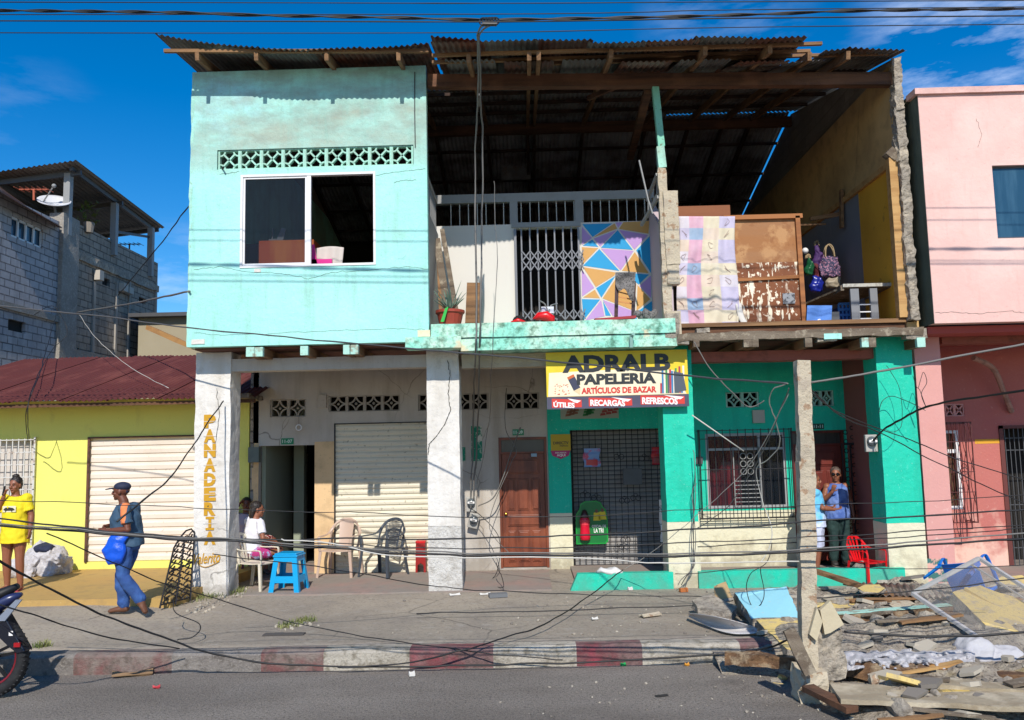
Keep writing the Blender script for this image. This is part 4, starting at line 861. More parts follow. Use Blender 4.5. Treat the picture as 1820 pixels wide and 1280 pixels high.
mb = MB(); mb.box((-11.5, 15.32, 2.95), (xyr-.2, 19, 3.0)); mb.build('ceiling', mDARK, yh)
mb = MB(); mb.rough((px(415, 712, 14.4), 14.3, zE-.02), (px(446, 690, 14.4), 15.2, zE+.06), .1, .03, seed=4); mb.build('broken_eave', mGREYT, yh)
# ================================================================ GREY BLOCK BUILDING
XB = -13.0
gb = thing('block_building', 'unfinished grey concrete block building with open sheet metal roof terrace', 'building', (XB-3, 25, 0))
def py_(xp, yp): q = PX(xp, yp, XB); return q.y, q.z
yA = py_(105, 420)[0]; yA2 = py_(135, 400)[0]; yB2 = py_(280, 500)[0]; zT = py_(200, 428)[1]; zL = py_(60, 372)[1]
def rpx(x0, y0, x1, y1):
    a = py_(x0, y0); b = py_(x1, y1); c = py_(x0, y1)
    return (a[0], b[0], min(b[1], c[1])+abs(b[1]-c[1])/2, a[1])
w1 = rpx(21, 383, 76, 432); w2 = rpx(15, 566, 45, 590)
mb = MB(); mb.wall(14.5, yA, XB-.2, XB, 0, zL, [w1, w2], 'y'); mb.build('front_block_wall', mBLOCK, gb)
w3 = rpx(182, 492, 195, 508); w4 = rpx(247, 527, 259, 540); w5 = rpx(121, 615, 140, 634)
mb = MB(); mb.wall(yA2, yB2, XB-.2, XB, 0, zT, [w3, w4, w5], 'y'); mb.build('rear_block_wall', mBLOCK2, gb)
mb = MB(); mb.rough((XB-.3, yA, 0), (XB+.12, yA2, py_(120, 385)[1]), .4, .02, seed=3); mb.build('concrete_column', mCONC, gb)
mb = MB(); za = py_(105, 615)[1]
mb.box((XB-.05, 14.5, py_(20, 552)[1]), (XB+.08, yA, py_(20, 540)[1])); mb.build('ring_beam', mCONC, gb)
mb = MB(); mb.rough((XB-.02, yA2, py_(200, 487)[1]), (XB+.08, yB2, py_(200, 474)[1]), .3, .04, seed=5); mb.build('ring_beam', mRUB, gb)
mb = MB(); mb.box((XB-.02, yA2, py_(180, 634)[1]-.3), (XB+.06, yB2, py_(180, 634)[1]+.05)); mb.build('ring_beam', mCONC, gb)
for xx in (165, 205, 228, 275):
    y_ = py_(xx, 560)[0]; mb = MB(); mb.box((XB+.0, y_-.05, 2), (XB+.05, y_+.06, py_(xx, 500)[1])); mb.build('pilaster', M('pale_concrete', 'bcb4a8', .9, [('n', 2, .4, .7, '8e867a', .7)], (20, .6, .02), k=.7), gb)
for (a, b, c, d) in ((165, 480, 172, 500), (209, 503, 216, 520), (219, 510, 226, 524)):
    p0, p1 = PX(a, b, XB), PX(c, d, XB); mb = MB(); mb.box((XB+.04, p0.y, p1.z), (XB+.22, p1.y, p0.z)); mb.build('meter_box', M('pale_box', 'cfc4b4', .7, k=.75), gb)
for w_, mt in ((w1, mBLU), (w2, mDARK), (w3, mDARK), (w4, mDARK), (w5, mDARK)):
    mb = MB(); mb.box((XB-.14, w_[0], w_[2]), (XB-.1, w_[1], w_[3])); pn = mb.build('window', mt, gb)
    if w_ in (w1, w5):
        mb = MB(); n = 4
        for i in range(n+1): y_ = w_[0]+(w_[1]-w_[0])*i/n; mb.box((XB-.08, y_-.03, w_[2]), (XB-.04, y_+.03, w_[3]))
        mb.box((XB-.08, w_[0], w_[2]), (XB-.04, w_[1], w_[2]+.06)); mb.box((XB-.08, w_[0], w_[3]-.06), (XB-.04, w_[1], w_[3])); mb.build('window_frame', mWHM, pn)
mb = MB(); mb.box((XB-8, 16, 0), (XB-7.9, yB2, zL)); mb.box((XB-8, yB2-.1, 0), (XB-.2, yB2, zT)); mb.box((XB-8, 14.5, 0), (XB-.2, 14.6, zL-1)); mb.build('far_wall', mBLOCK2, gb)
mb = MB(); mb.box((XB-8, yA, zT-.4), (XB-.2, yB2-.1, zT-.3)); mb.build('terrace_slab', mCONC, gb)
mb = MB(); corr(mb, PX(-40, 318, XB+.5), PX(-30, 310, XB-2), PX(90, 400, XB-2)+V((0, 0, 0)), PX(110, 405, XB+.5), .12, .02, 6, .03, 4); mb.build('lean_to_sheet', mRUST, gb)
# canopy
cA = P(135, 285, 22.6); cB = P(293, 405, 29.5); cC = P(0, 300, 23.5); 
cC = V((cA.x-9, cA.y+.4, cA.z-.9)); cD = V((cB.x-9, cB.y, cB.z-.9))
mb = MB(); corr(mb, cC, cA, cB, cD, .15, .02, 6, .0, 1); mb.build('terrace_roof', mCANO, gb)
mb = MB(); mb.bar(cA+V((-.3, .3, -.12)), cB+V((-.3, -.2, -.12)), .08, .12); mb.bar(cA+V((-2.6, .3, -.32)), cB+V((-2.6, -.2, -.32)), .08, .12)
for t in (.08, .5, .95):
    p = cA.lerp(cB, t)+V((-.1, 0, -.16)); mb.bar(p, p+V((-8, 0, -.8)), .08, .14)
mb.build('roof_purlins', mDKM, gb)
for (a, b, c, d) in ((118, 312, 127, 390), (200, 364, 209, 428), (265, 408, 273, 468)):
    X_ = -12.95; p0 = PX((a+c)/2, b, X_); p1 = PX((a+c)/2+2, d, X_); mb = MB(); mb.box((X_-.1, p0.y-.08, p1.z-.5), (X_+.08, p0.y+.1, p0.z+.05)); mb.build('roof_post', mGREYM, gb)
p0 = PX(205, 420, XB); mb = MB(); mb.bar(PX(205, 412, XB), PX(270, 422, XB), .05, .08); mb.build('terrace_rail', mDKM, gb)
# small beige house behind
bh = thing('beige_house', 'small plain beige house showing in the gap beside the mint wall', 'house', (-11.5, 27, 0))
q = rect(278, 564, 345, 640, 27); mb = MB(); mb.box((q[0]-.6, 27, 0), (q[1]+2, 33, q[3])); mb.build('wall', M('beige_render', 'b5a98e', .9, [('n', 1, .4, .7, '96896e', .6)], (20, .4, .01), k=.75), bh)
mb = MB(); mb.box((q[0]-.8, 26.7, q[3]), (q[1]+2.2, 33.2, q[3]+.12)); mb.build('roof', mDKM, bh)
# ================================================================ PINK HOUSE
YPk = 12.2
ph = thing('pink_house', 'two storey pale pink house with dark green side wall and rose ground floor', 'house', (9, 14, 0))
xp0 = px(1646, 370, YPk); zp0 = pz(1740, 573, YPk); zp1 = pz(1740, 166, YPk); pw = rect(1768, 292, 1930, 422, YPk)
mb = MB(); mb.wall(xp0, 14, YPk, YPk+.2, zp0, zp1, [pw]); mb.build('front_wall', mPINK, ph)
mb = MB(); mb.wall(YPk+.2, 22, xp0, xp0+.2, zp0, zp1, (), 'y'); mb.box((xp0-.003, YPk+.012, zp0+.0), (xp0-.001, YPk+.2, zp1)); mb.build('side_wall', mDKG, ph)
mb = MB(); mb.rough((xp0-.06, YPk-.05, zp1), (14, YPk+.25, zp1+.09), .2, .004, seed=5); mb.build('parapet_coping', mPINK, ph)
mb = MB(); mb.box((xp0-.04, YPk+.25, zp1+.001), (xp0+.2, 22, zp1+.08)); mb.build('side_coping', mDKG, ph)
mb = MB(); fr(mb, pw, .03, YPk+.06, YPk+.1); pf = mb.build('window_frame', mDKM, ph)
mb = MB(); mb.box((pw[0]+.03, YPk+.07, pw[2]+.03), (pw[1]-.03, YPk+.08, pw[3]-.03)); mb.build('window_pane', mBLU, pf)
mb = MB(); mb.box((xp0, YPk+.22, zp0-.12), (14, 20, zp0-.02)); mb.build('overhang_soffit', M('red_soffit', 'b8524a', .8, k=.8), ph)
zb = pz(1740, 610, YC); mb = MB(); mb.box((px(1674, 600, YC), YC, zb), (14, YC+.3, zp0-.12)); mb.build('beam', mBEAMR, ph)
mb = MB(); mb.rough((px(1638, 830, YC), YC-.03, -.02), (px(1684, 830, YC), YC+.35, zp0-.02), .2, .006, seed=3); mb.build('column', mROSE, ph)
YPw = 14.3; pg = rect(1684, 765, 1707, 905, YPw); pg = (px(1660, 830, YPw), pg[1], pg[2], pg[3]); pd = rect(1790, 760, 1950, 1020, YPw); pd = (pd[0], pd[1], -1, pd[3]); pv = rect(1680, 718, 1714, 740, YPw)
mb = MB(); mb.wall(px(1640, 830, YC)+.1, 14, YPw, YPw+.2, -.02, 3.7, [pg, pd, pv]); mb.build('ground_wall', mBRICKR, ph)
mb = MB(); fr(mb, pg, .05, YPw-.01, YPw+.06); mb.box((pg[0], YPw, pz(1695, 802, YPw)-.03), (pg[1], YPw+.05, pz(1695, 802, YPw)+.03)); gw = mb.build('ground_window', mWHM, ph)
mb = MB(); mb.box((pg[0], YPw+.1, pg[2]), (pg[1], YPw+.12, pg[3])); mb.build('window_pane', M('brown_curtain_glass', '7a5c44', .3, k=.6), gw)
gm = MB(); gr_ = rect(1683, 750, 1733, 930, YPw-.35); y_ = YPw-.35
x0, x1, z0, z1 = gr_
for r_ in ((x0, x1, z0, z1), (x0, x1-.1, z0-.1, z1-.02)): fr(gm, r_, .015, y_, y_+.015)
gm.box((x1-.02, y_, z0), (x1, YPw, z0+.015)); gm.box((x1-.02, y_, z1-.015), (x1, YPw, z1))
for k in range(5):
    u0 = x0+(x1-x0)*k/5
    for s_ in (-1, 1):
        pts = [V((u0+.05+s_*.035*sin(t*2*pi*1.5+k), y_, z0+(z1-z0)*t)) for t in [i/22 for i in range(23)]]; gm.tube(pts, .006, 4)
for k in range(3): ring(gm, ((x0+x1)/2+.05, y_-.005, z0+(z1-z0)*(.46+.05*k)), .08-.02*k, .007)
for t in (.3, .5, .8): gm.box((x0, y_-.01, z0+(z1-z0)*t), (x1, y_, z0+(z1-z0)*t+.012))
gm.build('window_grille', M('wine_iron', '5c2c2a', .5, k=.8), ph)
breezeP = MB(); w_ = (pv[1]-pv[0])
for k in range(2):
    a = pv[0]+w_*k/2; b = a+w_/2; breezeP.bar((a, YPw+.05, pv[2]), (b, YPw+.05, pv[3]), .025, .06, up=(0,1,0)); breezeP.bar((a, YPw+.05, pv[3]), (b, YPw+.05, pv[2]), .025, .06, up=(0,1,0)); fr(breezeP, (a, b, pv[2], pv[3]), .02, YPw+.01, YPw+.09)
breezeP.build('breeze_block', mROSE, ph)
mb = MB(); mb.box((pd[0]-.05, YPw-.02, 0), (pd[0]+.02, YPw+.15, pd[3]+.05)); mb.box((pd[0]-.05, YPw-.02, pd[3]), (pd[1], YPw+.15, pd[3]+.05)); mb.build('door_frame', M('wine_door_frame', '6b332c', .6, k=.8), ph)
mb = MB()
for i in range(12): x_ = pd[0]+.06+i*.075; mb.box((x_-.006, YPw+.02, 0), (x_+.006, YPw+.03, pd[3]))
for z_ in (1.9, 2.1, 2.3, 1.0, .3): mb.box((pd[0], YPw+.03, z_), (pd[1], YPw+.04, z_+.015))
mb.build('door_bars', mDKM, ph)
mb = MB(); mb.box((pd[0]-.1, YPw+.7, 0), (14, YPw+.75, 3.6)); mb.box((8.6, YPw+.2, 0), (14, YPw+1.2, .01)); mb.build('dark_hall', mDARK, ph)
mb = MB(); mb.box(P(1733, 789, YPw-.004), P(1781, 780, YPw-.002)); mb.build('ochre_paint_strip', mMUST, ph)
mb = MB(); mb.tube(spline([P(1730, 636, YPw-.6), P(1765, 655, YPw-.4), P(1785, 700, YPw-.2), P(1798, 732, YPw-.05)]), .045, 8); mb.build('vent_pipe', M('flaky_pipe', 'b98d7c', .8, [('n', 9, .5, .6, '7a5a4c', .6)], k=.8), ph)
mb = MB(); mb.box((px(1640, 900, YC), YC+.3, 0), (14, 22, .02)); mb.build('hall_floor', mPORCH, ph)
mb = MB(); mb.box((xp0+.1, 21.8, 0), (14, 22, zp1)); mb.build('rear_wall', mDARK, ph)
mb = MB(); mb.box((xp0+.2, YPk+.2, zp1-.15), (14, 22, zp1-.05)); mb.build('flat_roof', mCONC, ph)

crack([(1662,556),(1700,555),(1740,558),(1790,553),(1820,556)], YPk, par=ph, r=.004); crack([(1735,210),(1745,240),(1738,262)], YPk, par=ph, r=.002)
mb = MB(); mb.box((pw[0]+.03, YPk+.085, pw[2]+.03), (pw[0]+.5, YPk+.09, pw[3]-.03)); mb.build('window_blind', M('pale_teal_blind', '6f96a0', .7, [('s', 9, .4, .6, '3c6474', .7)], k=.7), pf)
# ================================================================ PEOPLE
def voxel(mb, name, mat, parent, vs_=.008, smooth=3, mats=None, **k):
    me = bpy.data.meshes.new('t'); me.from_pydata([tuple(p) for p in mb.v], [], mb.f); me.update()
    bm = bmesh.new(); bm.from_mesh(me); bmesh.ops.recalc_face_normals(bm, faces=bm.faces); bm.to_mesh(me); bm.free()
    o = bpy.data.objects.new('t', me); col.objects.link(o)
    r = o.modifiers.new('r', 'REMESH'); r.mode = 'VOXEL'; r.voxel_size = vs_; r.use_smooth_shade = True
    if smooth: s = o.modifiers.new('s', 'SMOOTH'); s.factor = .5; s.iterations = smooth
    dg = bpy.context.evaluated_depsgraph_get(); m2 = bpy.data.meshes.new_from_object(o.evaluated_get(dg))
    bpy.data.objects.remove(o); bpy.data.meshes.remove(me)
    m2.name = name; m2.materials.clear()
    for q in (mats or [mat]): m2.materials.append(q)
    m2.polygons.foreach_set('use_smooth', [True]*len(m2.polygons))
    ob = bpy.data.objects.new(name, m2); col.objects.link(ob); ob.parent = parent
    return setp(ob, k.get('label'))
def fold(ob, amp, s_=9, zlo=-9, zhi=9):
    for v_ in ob.data.vertices:
        if zlo < v_.co.z < zhi: n_ = noise.noise_vector(v_.co*s_); v_.co += n_*amp
def hand(mb, wr, d, pn, curl=.5, s=1.0, side=1):
    """wr wrist, d direction of the hand, pn palm normal, side: which way the thumb leaves"""
    d = V(d).normalized(); pn = V(pn); pn = (pn-d*pn.dot(d)).normalized(); w_ = d.cross(pn)*side
    wr = V(wr); mb.loft([wr-d*.01, wr+d*.03*s, wr+d*.07*s, wr+d*.095*s], [(.022*s, .018*s), (.034*s, .015*s), (.042*s, .014*s), (.038*s, .010*s)], w_, 10)
    for i, L in enumerate((.068, .078, .073, .056)):
        o = wr+d*.085*s+w_*(.030-.020*i)*s; q = o; a = d; pts = [o]
        for j in range(3):
            th = curl*(.5+.5*j); a = (d*cos(th*(j+.6))+pn*sin(th*(j+.6))).normalized(); q = q+a*L*s/3*(1.15-.15*j); pts.append(q)
        mb.loft(pts, [.0095*s, .009*s, .0085*s, .006*s], w_, 7)
    t0 = wr+d*.03*s+w_*.03*s; t1 = t0+(w_*.8+d*.6+pn*.3).normalized()*.035*s; t2 = t1+(d*.9+w_*.3+pn*.5*curl).normalized()*.03*s
    mb.loft([t0, t1, t2], [.013*s, .0105*s, .008*s], pn, 7)
def limb(mb, pts, rad, n=10):
    P_ = [V(p) for p in pts]; path = []; rr = []
    for i in range(len(P_)-1):
        for j in range(4):
            t = j/4; path.append(P_[i].lerp(P_[i+1], t)); a, b = rad[i], rad[i+1]; bulge = 1+.10*sin(pi*min(1, t*1.4)) if i < 2 else 1
            rr.append((a+(b-a)*t)*bulge)
    path.append(P_[-1]); rr.append(rad[-1]); mb.loft(path, rr, None, n)
    for p, r in zip(P_, rad): mb.ell(p, (r, r, r), nu=8, nv=6)
def headparts(root, c, fd, up, s, skin, hairmat, hair='short', eyes=True, body=None):
    """c centre of the head, fd face direction. Adds the head to mesh body, returns local axes"""
    fd = V(fd).normalized(); up = V(up); up = (up-fd*up.dot(fd)).normalized(); rt = fd.cross(up)
    R = Matrix((rt, fd, up)).transposed(); c = V(c); T = lambda x, y, z: c+R@V((x*s, y*s, z*s))
    b = body
    b.ell(T(0, -.012, .025), (.076*s, .094*s, .090*s), R); b.ell(T(0, .018, -.045), (.060*s, .068*s, .066*s), R); b.ell(T(0, .062, -.092), (.028*s, .024*s, .022*s), R)
    b.loft([T(0, .078, .018), T(0, .100, -.018), T(0, .104, -.030)], [(.009*s,.010*s), (.015*s,.014*s), (.013*s,.010*s)], rt, 8)
    b.ell(T(-.014, .092, -.032), (.009*s, .01*s, .008*s), R); b.ell(T(.014, .092, -.032), (.009*s, .01*s, .008*s), R)
    b.ell(T(0, .080, -.058), (.024*s, .012*s, .007*s), R); b.ell(T(0, .078, -.068), (.021*s, .012*s, .008*s), R)
    b.ell(T(0, .072, .030), (.052*s, .014*s, .008*s), R)
    for sx in (-1, 1): b.ell(T(sx*.076, -.008, -.008), (.010*s, .020*s, .032*s), R); b.ell(T(sx*.040, .055, -.028), (.022*s, .02*s, .02*s), R)
    def after():
        if eyes:
            for sx in (-1, 1):
                e = MB(); e.ell(T(sx*.031, .0790, .008), (.011*s, .008*s, .005*s), R, 10, 6, 0); e.ell(T(sx*.031, .0845, .008), (.0066*s, .0045*s, .0055*s), R, 8, 5, 1); e.build('eye', [M('eye_white', 'b8aca0', .4, k=.5), M('iris', '1c100a', .2)], root, smooth=True)
            e = MB(); e.loft([T(-.024, .090, -.063), T(0, .0935, -.0625), T(.024, .090, -.063)], [.002*s, .0035*s, .002*s], up, 6); e.build('mouth', M('lips', '5a2a22', .5), root, smooth=True)
            for sx in (-1, 1): e = MB(); e.loft([T(sx*.016, .084, .028), T(sx*.034, .083, .034), T(sx*.052, .070, .030)], [.003*s, .004*s, .002*s], up, 6); e.build('eyebrow', hairmat, root, smooth=True)
        h = MB()
        if hair in ('short', 'bun', 'tied'):
            h.ell(T(0, -.028, .048), (.086*s, .096*s, .086*s), R); h.ell(T(0, -.055, .0), (.079*s, .066*s, .075*s), R)
            if hair == 'bun': h.ell(T(0, -.02, .135), (.052*s, .05*s, .036*s), R)
            if hair == 'tied': h.ell(T(0, -.10, .0), (.05*s, .05*s, .06*s), R); h.loft([T(0, -.11, .0), T(.01, -.135, -.06), T(.01, -.12, -.14)], [.03*s, .034*s, .012*s], rt, 9)
        if hair == 'long':
            h.ell(T(0, -.028, .048), (.088*s, .098*s, .088*s), R); h.loft([T(0, -.04, .04), T(0, -.075, -.03), T(0, -.085, -.10), T(0, -.08, -.17)], [(.085*s, .06*s), (.088*s, .05*s), (.078*s, .04*s), (.05*s, .02*s)], rt, 12)
        if hair != 'none':
            # cut hair away in front of the face
            ho = voxel(h, 'hair', hairmat, root, .007, 2)
            for v_ in ho.data.vertices:
                q = R.transposed() @ (v_.co-c)/s
                if q.y > .045 and q.z < .065: v_.co -= fd*(q.y-.045)*s*1.2
                v_.co += noise.noise_vector(v_.co*60)*.004
    return T, R, after
def torso(b, J, k, w_, dp, neck=.052, up_to=None):
    """J: pelvis, waist, chest, neck ; side axis"""
    sd = J['side']; pe, wa, ch, nk = [V(J[q]) for q in ('pelvis', 'waist', 'chest', 'neck')]
    up = (nk-ch).normalized()
    path = [pe-(wa-pe).normalized()*.09, pe, pe.lerp(wa, .5), wa, wa.lerp(ch, .5), ch, ch+up*.10, ch+up*.155, ch+up*.19]
    r = [(.10*w_, .09*dp), (.155*w_, .115*dp), (.150*w_, .108*dp), (.132*w_, .098*dp), (.145*w_, .108*dp), (.155*w_, .115*dp), (.150*w_, .095*min(dp, 1.15)), (.105*w_, .07*min(dp, 1.1)), (.06*w_, .055)]
    r = [(a+k, c+k) for a, c in r]
    b.loft(path, r, sd, 16)
    if up_to is None: b.loft([ch+up*.15, nk, V(J['head'])-V((0, 0, .05))], [neck+.008+k, neck+.004+k, neck+.002], sd, 12)
def human(name_, label, loc, J, skin, shirt, legs, hairmat, hair, group=None, w_=1.0, dp=1.0, s=1.0, fd=(0, -1, 0), up=(0, 0, 1), eyes=True, sleeves='short', bare=False, shoes=None, hands=(), legkind='pants', rot=0, thin=1.0, shirt_len=.0, sleeve_mat=None):
    root = thing('person', label, 'person', loc, rot, group, local=True)
    b = MB(); sd = (V(J['shR'])-V(J['shL'])).normalized(); J['side'] = sd
    torso(b, J, 0, w_, dp)
    for q in 'LR':
        limb(b, [J['sh'+q], J['el'+q], J['wr'+q]], [.050*thin, .041*thin, .027*thin]); b.ell(J['sh'+q], (.062*thin,)*3)
        limb(b, [J['hip'+q], J['kn'+q], J['an'+q]], [.086*thin*w_, .057*thin, .038*thin])
        if 'toe'+q in J:
            a, t = V(J['an'+q]), V(J['toe'+q]); heel = a+(a-t)*.22+V((0, 0, -.045)); 
            if not shoes or shoes == 'flip': b.loft([heel+V((0,0,.015)), a.lerp(t, .35)+V((0,0,-.02)), t.lerp(a, .2), t], [(.030, .03), (.036, .032), (.042, .018), (.036, .010)], (t-a).cross(V((0,0,1))), 10)
    for (q, d, pn, cu, si) in hands: hand(b, J['wr'+q], d, pn, cu, s, si)
    T, R, after = headparts(root, J['head'], fd, up, s, skin, hairmat, hair, eyes, b)
    voxel(b, 'body', skin, root, .0075, 2); after()
    # shirt
    if shirt:
        c = MB(); k = .016
        pe, wa, ch, nk = [V(J[q]) for q in ('pelvis', 'waist', 'chest', 'neck')]; up_ = (nk-ch).normalized(); dn = (pe-wa).normalized()
        path = [pe+dn*(.04+shirt_len), pe, pe.lerp(wa, .5), wa, wa.lerp(ch, .5), ch, ch+up_*.10, ch+up_*.150, ch+up_*.175]
        rr = [(.168*w_+shirt_len*.1, .128*dp+shirt_len*.1), (.166*w_, .126*dp), (.160*w_, .122*dp), (.150*w_, .116*dp), (.155*w_, .12*dp), (.160*w_, .12*dp), (.150*w_, .10*min(dp, 1.15)), (.105*w_, .078*min(dp, 1.1)), (.07*w_, .066)]
        c.loft(path, [(a+k, d+k) for a, d in rr], sd, 18)
        if sleeves != 'none':
            for q in 'LR':
                S, E = V(J['sh'+q]), V(J['el'+q]); e2 = S.lerp(E, .72 if sleeves == 'short' else 1.0)
                c.ell(S, (.076*thin,)*3); c.loft([S, S.lerp(e2, .5), e2], [.074*thin, .070*thin, .073*thin], None, 12)
        so_ = voxel(c, 'shirt', shirt, root, .009, 2); fold(so_, .012, 7); fold(so_, .007, 17)
        if sleeve_mat:
            so_.data.materials.append(sleeve_mat[0]); 
            for f in so_.data.polygons:
                if sleeve_mat[1](f.center): f.material_index = 1
    if legkind:
        c = MB(); pe = V(J['pelvis'])
        if legkind in ('pants', 'shorts'):
            c.loft([pe+V((0, 0, -.09)), pe, pe+(V(J['waist'])-pe)*.55], [(.12*w_, .10*dp), (.168*w_, .126*dp), (.155*w_, .116*dp)], sd, 16)
            for q in 'LR':
                H_, K_, A_ = V(J['hip'+q]), V(J['kn'+q]), V(J['an'+q])
                if legkind == 'pants': limb(c, [H_, K_, A_+(K_-A_)*.06], [.102*w_*thin, .080*thin, .070*thin], 12)
                else: limb(c, [H_, H_.lerp(K_, .55)], [.104*w_, .094*w_], 12)
        else:
            c.loft([pe+(V(J['waist'])-pe)*.5, pe, V(J['hipL']).lerp(V(J['knL']), .5).lerp(V(J['hipR']).lerp(V(J['knR']), .5), .5), (V(J['knL'])+V(J['knR']))/2+V((0, 0, -.02))], [(.15*w_, .12*dp), (.175*w_, .135*dp), (.185*w_, .12), (.19*w_, .11)], sd, 16)
        lo_ = voxel(c, {'pants': 'trousers', 'shorts': 'shorts'}.get(legkind, 'skirt'), legs, root, .009, 2); fold(lo_, .016, 7); fold(lo_, .008, 16)
    if shoes:
        for q in 'LR':
            if 'toe'+q not in J: continue
            a, t = V(J['an'+q]), V(J['toe'+q]); fwd = (t-a); fwd.z *= 1; dd = fwd.normalized(); dn = V((0, 0, -1)); 
            heel = a-dd*.05+V((0, 0, -.05)); c = MB(); sdv = dd.cross(V((0, 0, 1))).normalized()
            if shoes == 'flip':
                c.loft([heel+V((0, 0, -.012)), a.lerp(t, .5)+V((0, 0, -.055)), t+dd*.015+V((0, 0, -.010))], [(.04, .008), (.045, .008), (.04, .008)], sdv, 10); c.tube([t-dd*.03+V((0,0,.012)), a.lerp(t, .45)+sdv*.045+V((0,0,-.02))], .006, 5); c.tube([t-dd*.03+V((0,0,.012)), a.lerp(t, .45)-sdv*.045+V((0,0,-.02))], .006, 5)
                c.build('sandal', M('red_rubber', 'c8455a', .6, k=.8), root, smooth=True)
            else:
                c.loft([heel, a+V((0, 0, -.035)), a.lerp(t, .5)+V((0, 0, -.01)), t+V((0, 0, 0.005)), t+dd*.02], [(.042, .038), (.047, .05), (.05, .036), (.046, .028), (.02, .016)], sdv, 12)
                if shoes == 'boot': c.loft([a+V((0, 0, -.04)), a+(V(J['kn'+q])-a).normalized()*.06], [.050, .052], None, 12)
                voxel(c, 'shoe', M('brown_boot_leather', '7a4e36', .6, [('n', 9, .5, .7, '9a6c50', .5)], (30, .3, .005), k=.7) if shoes == 'boot' else M('dark_shoe', '33302e', .6), root, .008, 2)
    return root
def stand(h, w_=.17, lean=0):
    """standing joints for a figure h tall, facing -Y; x to the viewer's right"""
    k = h/1.72
    J = dict(pelvis=(0, 0, .93), waist=(0, 0, 1.07), chest=(0, 0, 1.25), neck=(0, -.01, 1.475), head=(0, -.025, 1.60), shL=(-w_, 0, 1.385), shR=(w_, 0, 1.385), elL=(-w_-.05, .02, 1.11), elR=(w_+.05, .02, 1.11), wrL=(-w_-.06, -.04, .87), wrR=(w_+.06, -.04, .87),
             hipL=(-.09, 0, .88), hipR=(.09, 0, .88), knL=(-.10, -.01, .48), knR=(.10, -.01, .48), anL=(-.10, .03, .085), anR=(.10, .03, .085), toeL=(-.13, -.13, .025), toeR=(.13, -.13, .025))
    return {a: V(b)*k for a, b in J.items()}
SK1 = M('brown_skin', '9a6045', .5, [('n', 8, .45, .7, '86503a', .4)], (60, .15, .003), k=.8)
SK2 = M('deep_brown_skin', '7a4630', .5, [('n', 8, .45, .7, '683a26', .4)], (60, .15, .003), k=.75)
HAIR = M('black_hair', '1c1614', .55, [('n', 40, .45, .6, '3a2c26', .5)], (90, .6, .006), k=.9)
# woman in the yellow shirt, phone at her face
p0 = G(22, 1050, .15); hW = 1.70
J = stand(hW, .165)
J['elL'] = V((-.27, -.06, 1.12)); J['wrL'] = V((-.10, -.14, 1.41)); J['wrR'] = V((.255, -.03, .90)); J['elR'] = V((.235, .02, 1.12)); J['head'] = V((.0, -.03, 1.575))
mYS = M('yellow_cotton', 'f4dc1c', .8, [('n', 4, .5, .75, 'dcc010', .4)], (24, .3, .01), k=.85)
o = human('p', 'woman in a long yellow printed shirt holding a phone to her face', (p0.x, p0.y, .15), J, SK1, mYS, None, HAIR, 'bun', hands=[('L', (.25, .1, 1), (1, .2, 0), .9, -1), ('R', (0, -.1, -1), (-1, 0, 0), .5, 1)], shoes='flip', legkind=None, w_=1.1, dp=1.2, thin=1.1, shirt_len=.17, fd=(-.1, -1, -.08))
for q in ('kn', ): pass
mb = MB(); mb.rough((-.012, -.008, -.07), (.012, .008, .07), .05, .001, R=Matrix.Rotation(.2, 3, 'Y'), c=(-.085, -.17, 1.50)); mb.build('phone', M('black_phone', '15151a', .3), o)
mb = MB(); gy = -.158
def tor(u, v_): return V((u, gy-.0+.10*abs(u)**1.5*2, v_))
mb.add([(-.10, -.158, 1.27), (.10, -.158, 1.27), (.10, -.158, 1.18), (-.10, -.158, 1.18)], [(0, 3, 2, 1)], 0)
mb.add([(-.09, -.161, 1.215), (-.06, -.161, 1.245), (.0, -.161, 1.25), (.06, -.161, 1.24), (.09, -.161, 1.21), (.05, -.161, 1.20), (.045, -.161, 1.17), (.03, -.161, 1.2), (-.04, -.161, 1.2), (-.055, -.161, 1.17), (-.06, -.161, 1.2)], [tuple(range(10, -1, -1))], 1)
mb.build('shirt_print', [M('print_cream', 'e8e0c0', .8, k=.85), M('print_black', '2a2622', .8)], o)
# man walking, seen from his left side... facing the left of the picture
zf = .045; p0 = G(215, 1093, zf)
mNAV = M('slate_blue_jersey', '3a5872', .75, [('n', 6, .5, .7, '3d566c', .4)], (24, .3, .01), k=.8); mORA = M('orange_jersey_stripe', 'f08a50', .75, k=.85)
J = dict(pelvis=(.03, 0, .93), waist=(.02, 0, 1.08), chest=(.0, 0, 1.27), neck=(-.03, 0, 1.49), head=(-.065, 0, 1.615), shL=(.07, -.18, 1.40), shR=(.02, .17, 1.39), elL=(.135, -.23, 1.13), wrL=(-.13, -.18, 1.12), elR=(.03, .21, 1.13), wrR=(-.18, .08, 1.15),
         hipL=(.03, -.09, .89), hipR=(.03, .09, .89), knL=(.03, -.09, .50), anL=(.245, -.08, .20), toeL=(.30, -.08, .045), knR=(-.08, .09, .47), anR=(-.03, .09, .10), toeR=(-.20, .09, .03))
J = {a: V(b) for a, b in J.items()}
